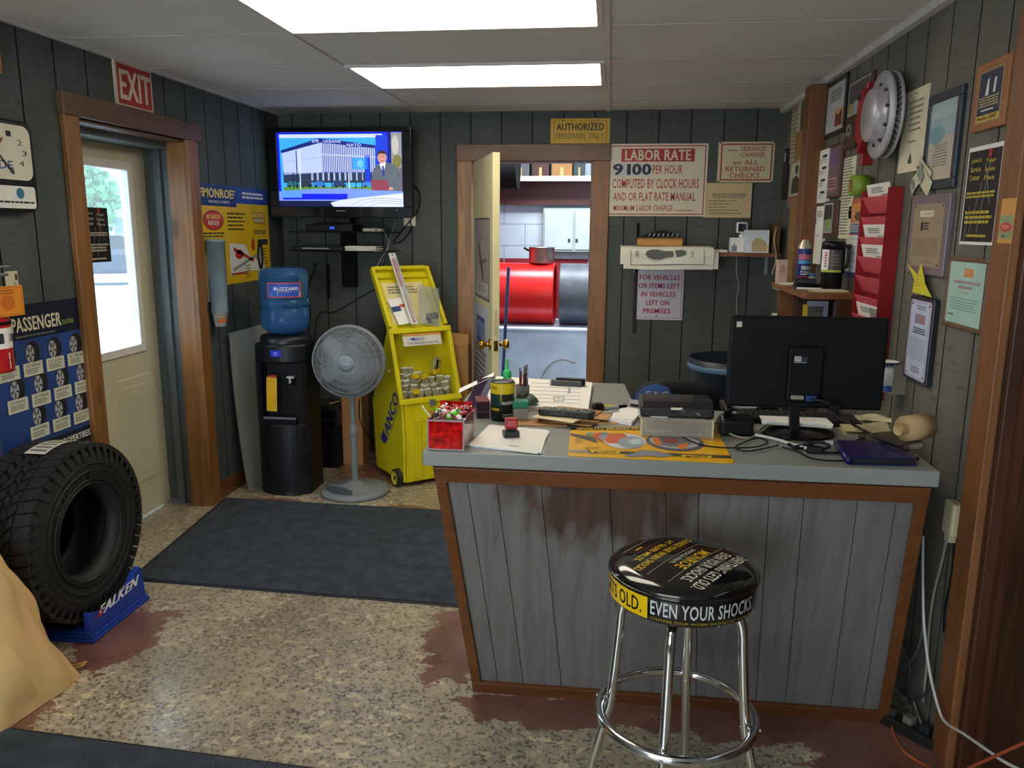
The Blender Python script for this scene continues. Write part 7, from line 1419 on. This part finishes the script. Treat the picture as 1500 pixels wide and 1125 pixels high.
# beige papers, blue folder, paper roll
for i, (x, y, a, w2, d2_, cl, lb_) in enumerate(((1268, 632, -.1, .15, .13, 'b3a77c', 'tan crumpled papers right of the monitor base'), (1278, 618, -.25, .11, .08, 'cfc79a', 'pale yellow paper behind the tan papers'))):
    b = MB(); b.grid(lambda q, c: (-w2/2+w2*q, -d2_/2+d2_*c, .002+.010*(sin(5*q+2*i)*sin(4*c)+1)), 10, 8, mat(cl, .8)); b.box(-w2/2, -d2_/2, 0, w2/2, d2_/2, .0018, mat(cl, .8)); solo('loose_papers', b, lb_, 'paper', CT(x, y, 0, a))
P2 = [(onC(x, y).x, onC(x, y).y) for x, y in ((1243, 682), (1345, 684), (1318, 652), (1222, 655))]
P3_ = [(onC(x, y).x, onC(x, y).y) for x, y in ((1243, 681), (1343, 683), (1325, 658), (1225, 655))]
FB = mat('10134a', .35, var=.08)
t = thing('folder', 'dark blue vinyl folder at the right end of the counter', 'folder'); part('back_cover', MB().prism(P3_, Z1, Z1+.003, FB), t); cx_p = [sum(p[i] for p in P3_)/4 for i in (0, 1)]; ins = [(p[0]*.95+cx_p[0]*.05, p[1]*.95+cx_p[1]*.05) for p in P3_]; part('contents', MB().prism(ins, Z1+.003, Z1+.018, mat('15161c', .6)), t); part('front_cover', MB().prism(P3_, Z1+.0181, Z1+.022, FB), t, .002); part('spine', MB().tube([(P3_[0][0], P3_[0][1], Z1+.011), (P3_[3][0], P3_[3][1], Z1+.011)], .0105, FB, 10), t)
pr = onZ(1375, 660, Z1+.036)
t = thing('paper_roll', 'roll of tan paper at the right end of the counter', 'paper roll', along((.845, 2.36, Z1+.0385+.0235), (.935, 2.42, Z1+.0385+.0235))); RL = mat('b39468', .75)
part('paper', MB().lathe([(.016, .03), (.038, .03), (.038, .125), (.016, .125), (.016, .03)], RL, 36), t); part('core', MB().lathe([(.0155, 0), (.0155, .126), (.011, .126), (.011, 0), (.0155, 0)], mat('c0a070', .8), 24), t); part('stripe', MB().lathe([(.0384, .032), (.0384, .05)], mat('8a6a48', .7), 14, a0=-2, a1=-1), t)
solo('book', MB().box(-.06, -.07, 0, .06, .06, .0235, mat('5a5240', .7)).box(-.055, -.0705, .004, .055, -.07, .019, mat('9a917a', .8)), 'worn dark book under the paper roll', 'book', T(.845, 2.42, Z1) @ Rz(.5))
# office chair behind the counter
zc_ = on(1, 3.02, 985, 556).z; xc_ = on(1, 3.02, 990, 570).x
t = thing('office_chair', 'black office chair with blue printed cover behind the counter', 'chair', T(xc_, 3.02, 0)); OC = mat('131415', .7, spec=.3)
bw = .17
prof = [(-bw, zc_-.42), (-bw, zc_-.10), (-bw*.92, zc_-.05), (-bw*.7, zc_-.015), (-bw*.3, zc_), (bw*.3, zc_), (bw*.7, zc_-.015), (bw*.92, zc_-.05), (bw, zc_-.10), (bw, zc_-.42)]
part('backrest', MB().prism(prof[::-1], -.03, .05, OC, FM((0, 0, 0), (1, 0, 0), (0, 0, 1), (0, -1, 0))), t, .025, seg=4)
b = MB(FM((0, -.0515, 0), (1, 0, 0), (0, 0, 1), (0, -1, 0))); BC = mat('35548c', .6); b.prism([(-bw*.98, zc_-.2), (-bw*.97, zc_-.10), (-bw*.9, zc_-.05), (-bw*.7, zc_-.018), (-bw*.45, zc_-.008), (-bw*.2, zc_-.02), (-bw*.05, zc_-.06), (0, zc_-.2)][::-1], 0, .003, BC)
vs, fs, xa0, xb0, ya0, yb0 = text_mesh('EAG', .03); b.add([(-.115+(v.x-xa0)/(xb0-xa0)*.085, zc_-.062+(v.y-ya0)/(yb0-ya0)*.026, .0035) for v in vs], fs, mat('b0ad98', .6)); part('printed_cover', b, t, label='blue printed cover')
part('seat', MB().box(-.17, .06, .42, .21, .50, .50, OC), t, .03, seg=3); part('back_bar', MB().box(-.03, .04, .40, .03, .065, zc_-.2, BLKPL), t); part('column', MB().cyl((0, .28, .08), (0, .28, .42), .025, BLKPL), t)
for k in range(5): a = 2*pi*k/5; lg = part('leg', MB().box(0, -.02, .06, .26, .02, .09, BLKPL, T(0, .28, 0) @ Rz(a)), t, .005); part('castor', MB().cyl((.26*cos(a), .28+.26*sin(a)-.012, .03), (.26*cos(a), .28+.26*sin(a)+.012, .03), .03, BLKMAT), lg)

# ================================================================== STOOL
sx, sy = .200, 1.855; RS_ = .178
t = thing('bar_stool', 'chrome bar stool with round black and yellow printed seat in front of the counter', 'stool', T(sx, sy, 0))
SEAT = mat('0b0c0d', .12, coat=.6, var=.02); zT = .775
def ztop(r): return zT-.008*(r/.15)**2 if r < .15 else zT-.008-.02*((r-.15)/.028)**2
prof = [(0, zT)]+[(.178*k/14, ztop(.178*k/14)) for k in range(1, 14)]+[(.1755, zT-.020), (.1785, zT-.030), (.179, zT-.036), (.177, zT-.083), (.172, zT-.093), (.155, zT-.096), (0, zT-.096)]
part('seat', MB().lathe(prof, SEAT, 72), t)
b = MB(); b.tube([(.1785*cos(2*pi*i/60), .1785*sin(2*pi*i/60), zT-.028) for i in range(60)], .0028, SEAT, 8, True, 1); part('piping', b, t)
# printed rim
aB = radians(-121)
def rim(a0, a1): 
    lb = MB(T(0, 0, zT-.036) @ Rz(a0)); f = cylwarp(.179); lb.warp = lambda q: (lambda w_: Vector((w_.x*(1+.0112*q.y/.047), w_.y*(1+.0112*q.y/.047), w_.z)))(f(q)); lb.sheet((a1-a0)*.179, .050); lb.t = .0004; return lb
YS = mat('d9b312', .25, coat=.4)
lb = rim(radians(-255), aB); lb.r(0, -.05, 1, 1, YS, 0, 30); part('yellow_band', lb, t, label='yellow part of the seat rim')
lb = rim(radians(-177), radians(-126)); lb.tx('GETS OLD.', 0, .10, 1, .82, mat('15140f', .4), .02, 1); part('rim_lettering', lb, t)
lb = rim(radians(-243), radians(-183)); lb.tx('EVERYTHING', 0, .10, 1, .82, mat('15140f', .4), .02, 1); part('rim_lettering', lb, t)
lb = rim(radians(-118.5), radians(-34)); lb.tx('EVEN YOUR SHOCKS.', 0, .02, 1, .72, mat('b9bbbd', .4), .015, 1); lb.tx('CHANGE YOUR WORN SHOCKS AT 50,000 MILES', 0, .84, 1.05, .98, mat('9c8a1e', .4), .0, 1); part('rim_lettering', lb, t, label='white rim lettering')
# printed top
class TopS(MB):
    def uv(s, x, y, lay=1): p = Vector((x, y)); r = p.length; return (x, y, ztop(min(r, .176))+.0006+lay*.0003)
ru = Vector((-.57, -.82)).normalized(); dn_ = Vector((ru.y, -ru.x))     # reading direction, and the way lines follow
def tt(b, s, cx0, cd0, L_, hgt, m, bold=.015):
    vs, fs, a, c, y0, y1 = text_mesh(s, bold); V = []
    for v in vs:
        q = ru*(cx0-L_/2+(v.x-a)/(c-a)*L_)+dn_*(cd0+hgt/2-(v.y-y0)/(y1-y0)*hgt); V.append(b.uv(q.x, q.y, 2))
    b.add(V, fs, m)
b = TopS(); LWt = mat('c9c7b8', .35); YT = mat('dcb414', .35)
tt(b, 'EVERYTHING GETS OLD.', -.0, -.098, .235, .029, LWt, .03); tt(b, 'EVEN YOUR SHOCKS.', .0, -.062, .205, .028, LWt, .03); tt(b, 'MONROE', -.01, -.020, .13, .030, YT, .06); tt(b, 'SHOCKS & STRUTS', -.01, .008, .11, .011, LWt, .01); tt(b, 'CHANGE YOUR WORN SHOCKS', .0, .054, .25, .021, YT, .015); tt(b, 'AT 50,000 MILES.', .0, .084, .17, .020, YT, .015)
def bar(c0, d0, c1, d1, wd_, m):
    n = 8
    for k in range(n):
        P = [ru*(c0+(c1-c0)*(k+i)/n)+dn_*(d0+(d1-d0)*(k+i)/n) for i in (0, 1)]; dd_ = (P[1]-P[0]).normalized(); e = Vector((-dd_.y, dd_.x))*wd_/2
        b.add([b.uv(*(P[0]-e), 1), b.uv(*(P[1]-e), 1), b.uv(*(P[1]+e), 1), b.uv(*(P[0]+e), 1)], [(0, 1, 2, 3)], m)
GT = mat('6c6a62', .35); bar(-.13, -.035, .13, -.035, .003, GT); bar(-.11, .022, .13, .022, .003, GT); bar(-.13, -.035, -.11, .022, .003, GT); bar(-.08, .105, .08, .105, .0015, GT); bar(-.05, .135, .06, .135, .004, GT); bar(.0, .118, .03, .118, .004, YT)
part('printed_top', b, t, label='white and yellow lettering on the seat')
part('mounting_plate', MB().box(-.09, -.09, zT-.108, .09, .09, zT-.0962, BLKMAT), t); part('swivel_hub', MB().cyl((0, 0, zT-.138), (0, 0, zT-.108), .05, BLKMAT), t)
for k, ad in enumerate((-104, -14, 76, 166)):
    a = radians(ad); c, s = cos(a), sin(a); R = lambda r_, z: (r_*c, r_*s, z)
    lg = part('leg', MB().tube([R(.03, zT-.118), R(.10, zT-.117), R(.135, zT-.128), R(.148, zT-.163), R(.153, .55), R(.168, .37), R(.178, .315), R(.215, .15), R(.235, .012)], .0125, CHROME, 14, sub=5), t)
    part('foot_cap', MB().cyl(R(.2355, 0), R(.2345, .022), .0145, mat('26282b', .5), seg=14), lg); part('bolt', MB().cyl(R(.157, .36), R(.206, .36), .005, STEEL, seg=8), lg)
part('foot_ring', MB().tube([(.192*cos(2*pi*i/64), .192*sin(2*pi*i/64), .36) for i in range(64)], .0125, CHROME, 14, True, 1), t)
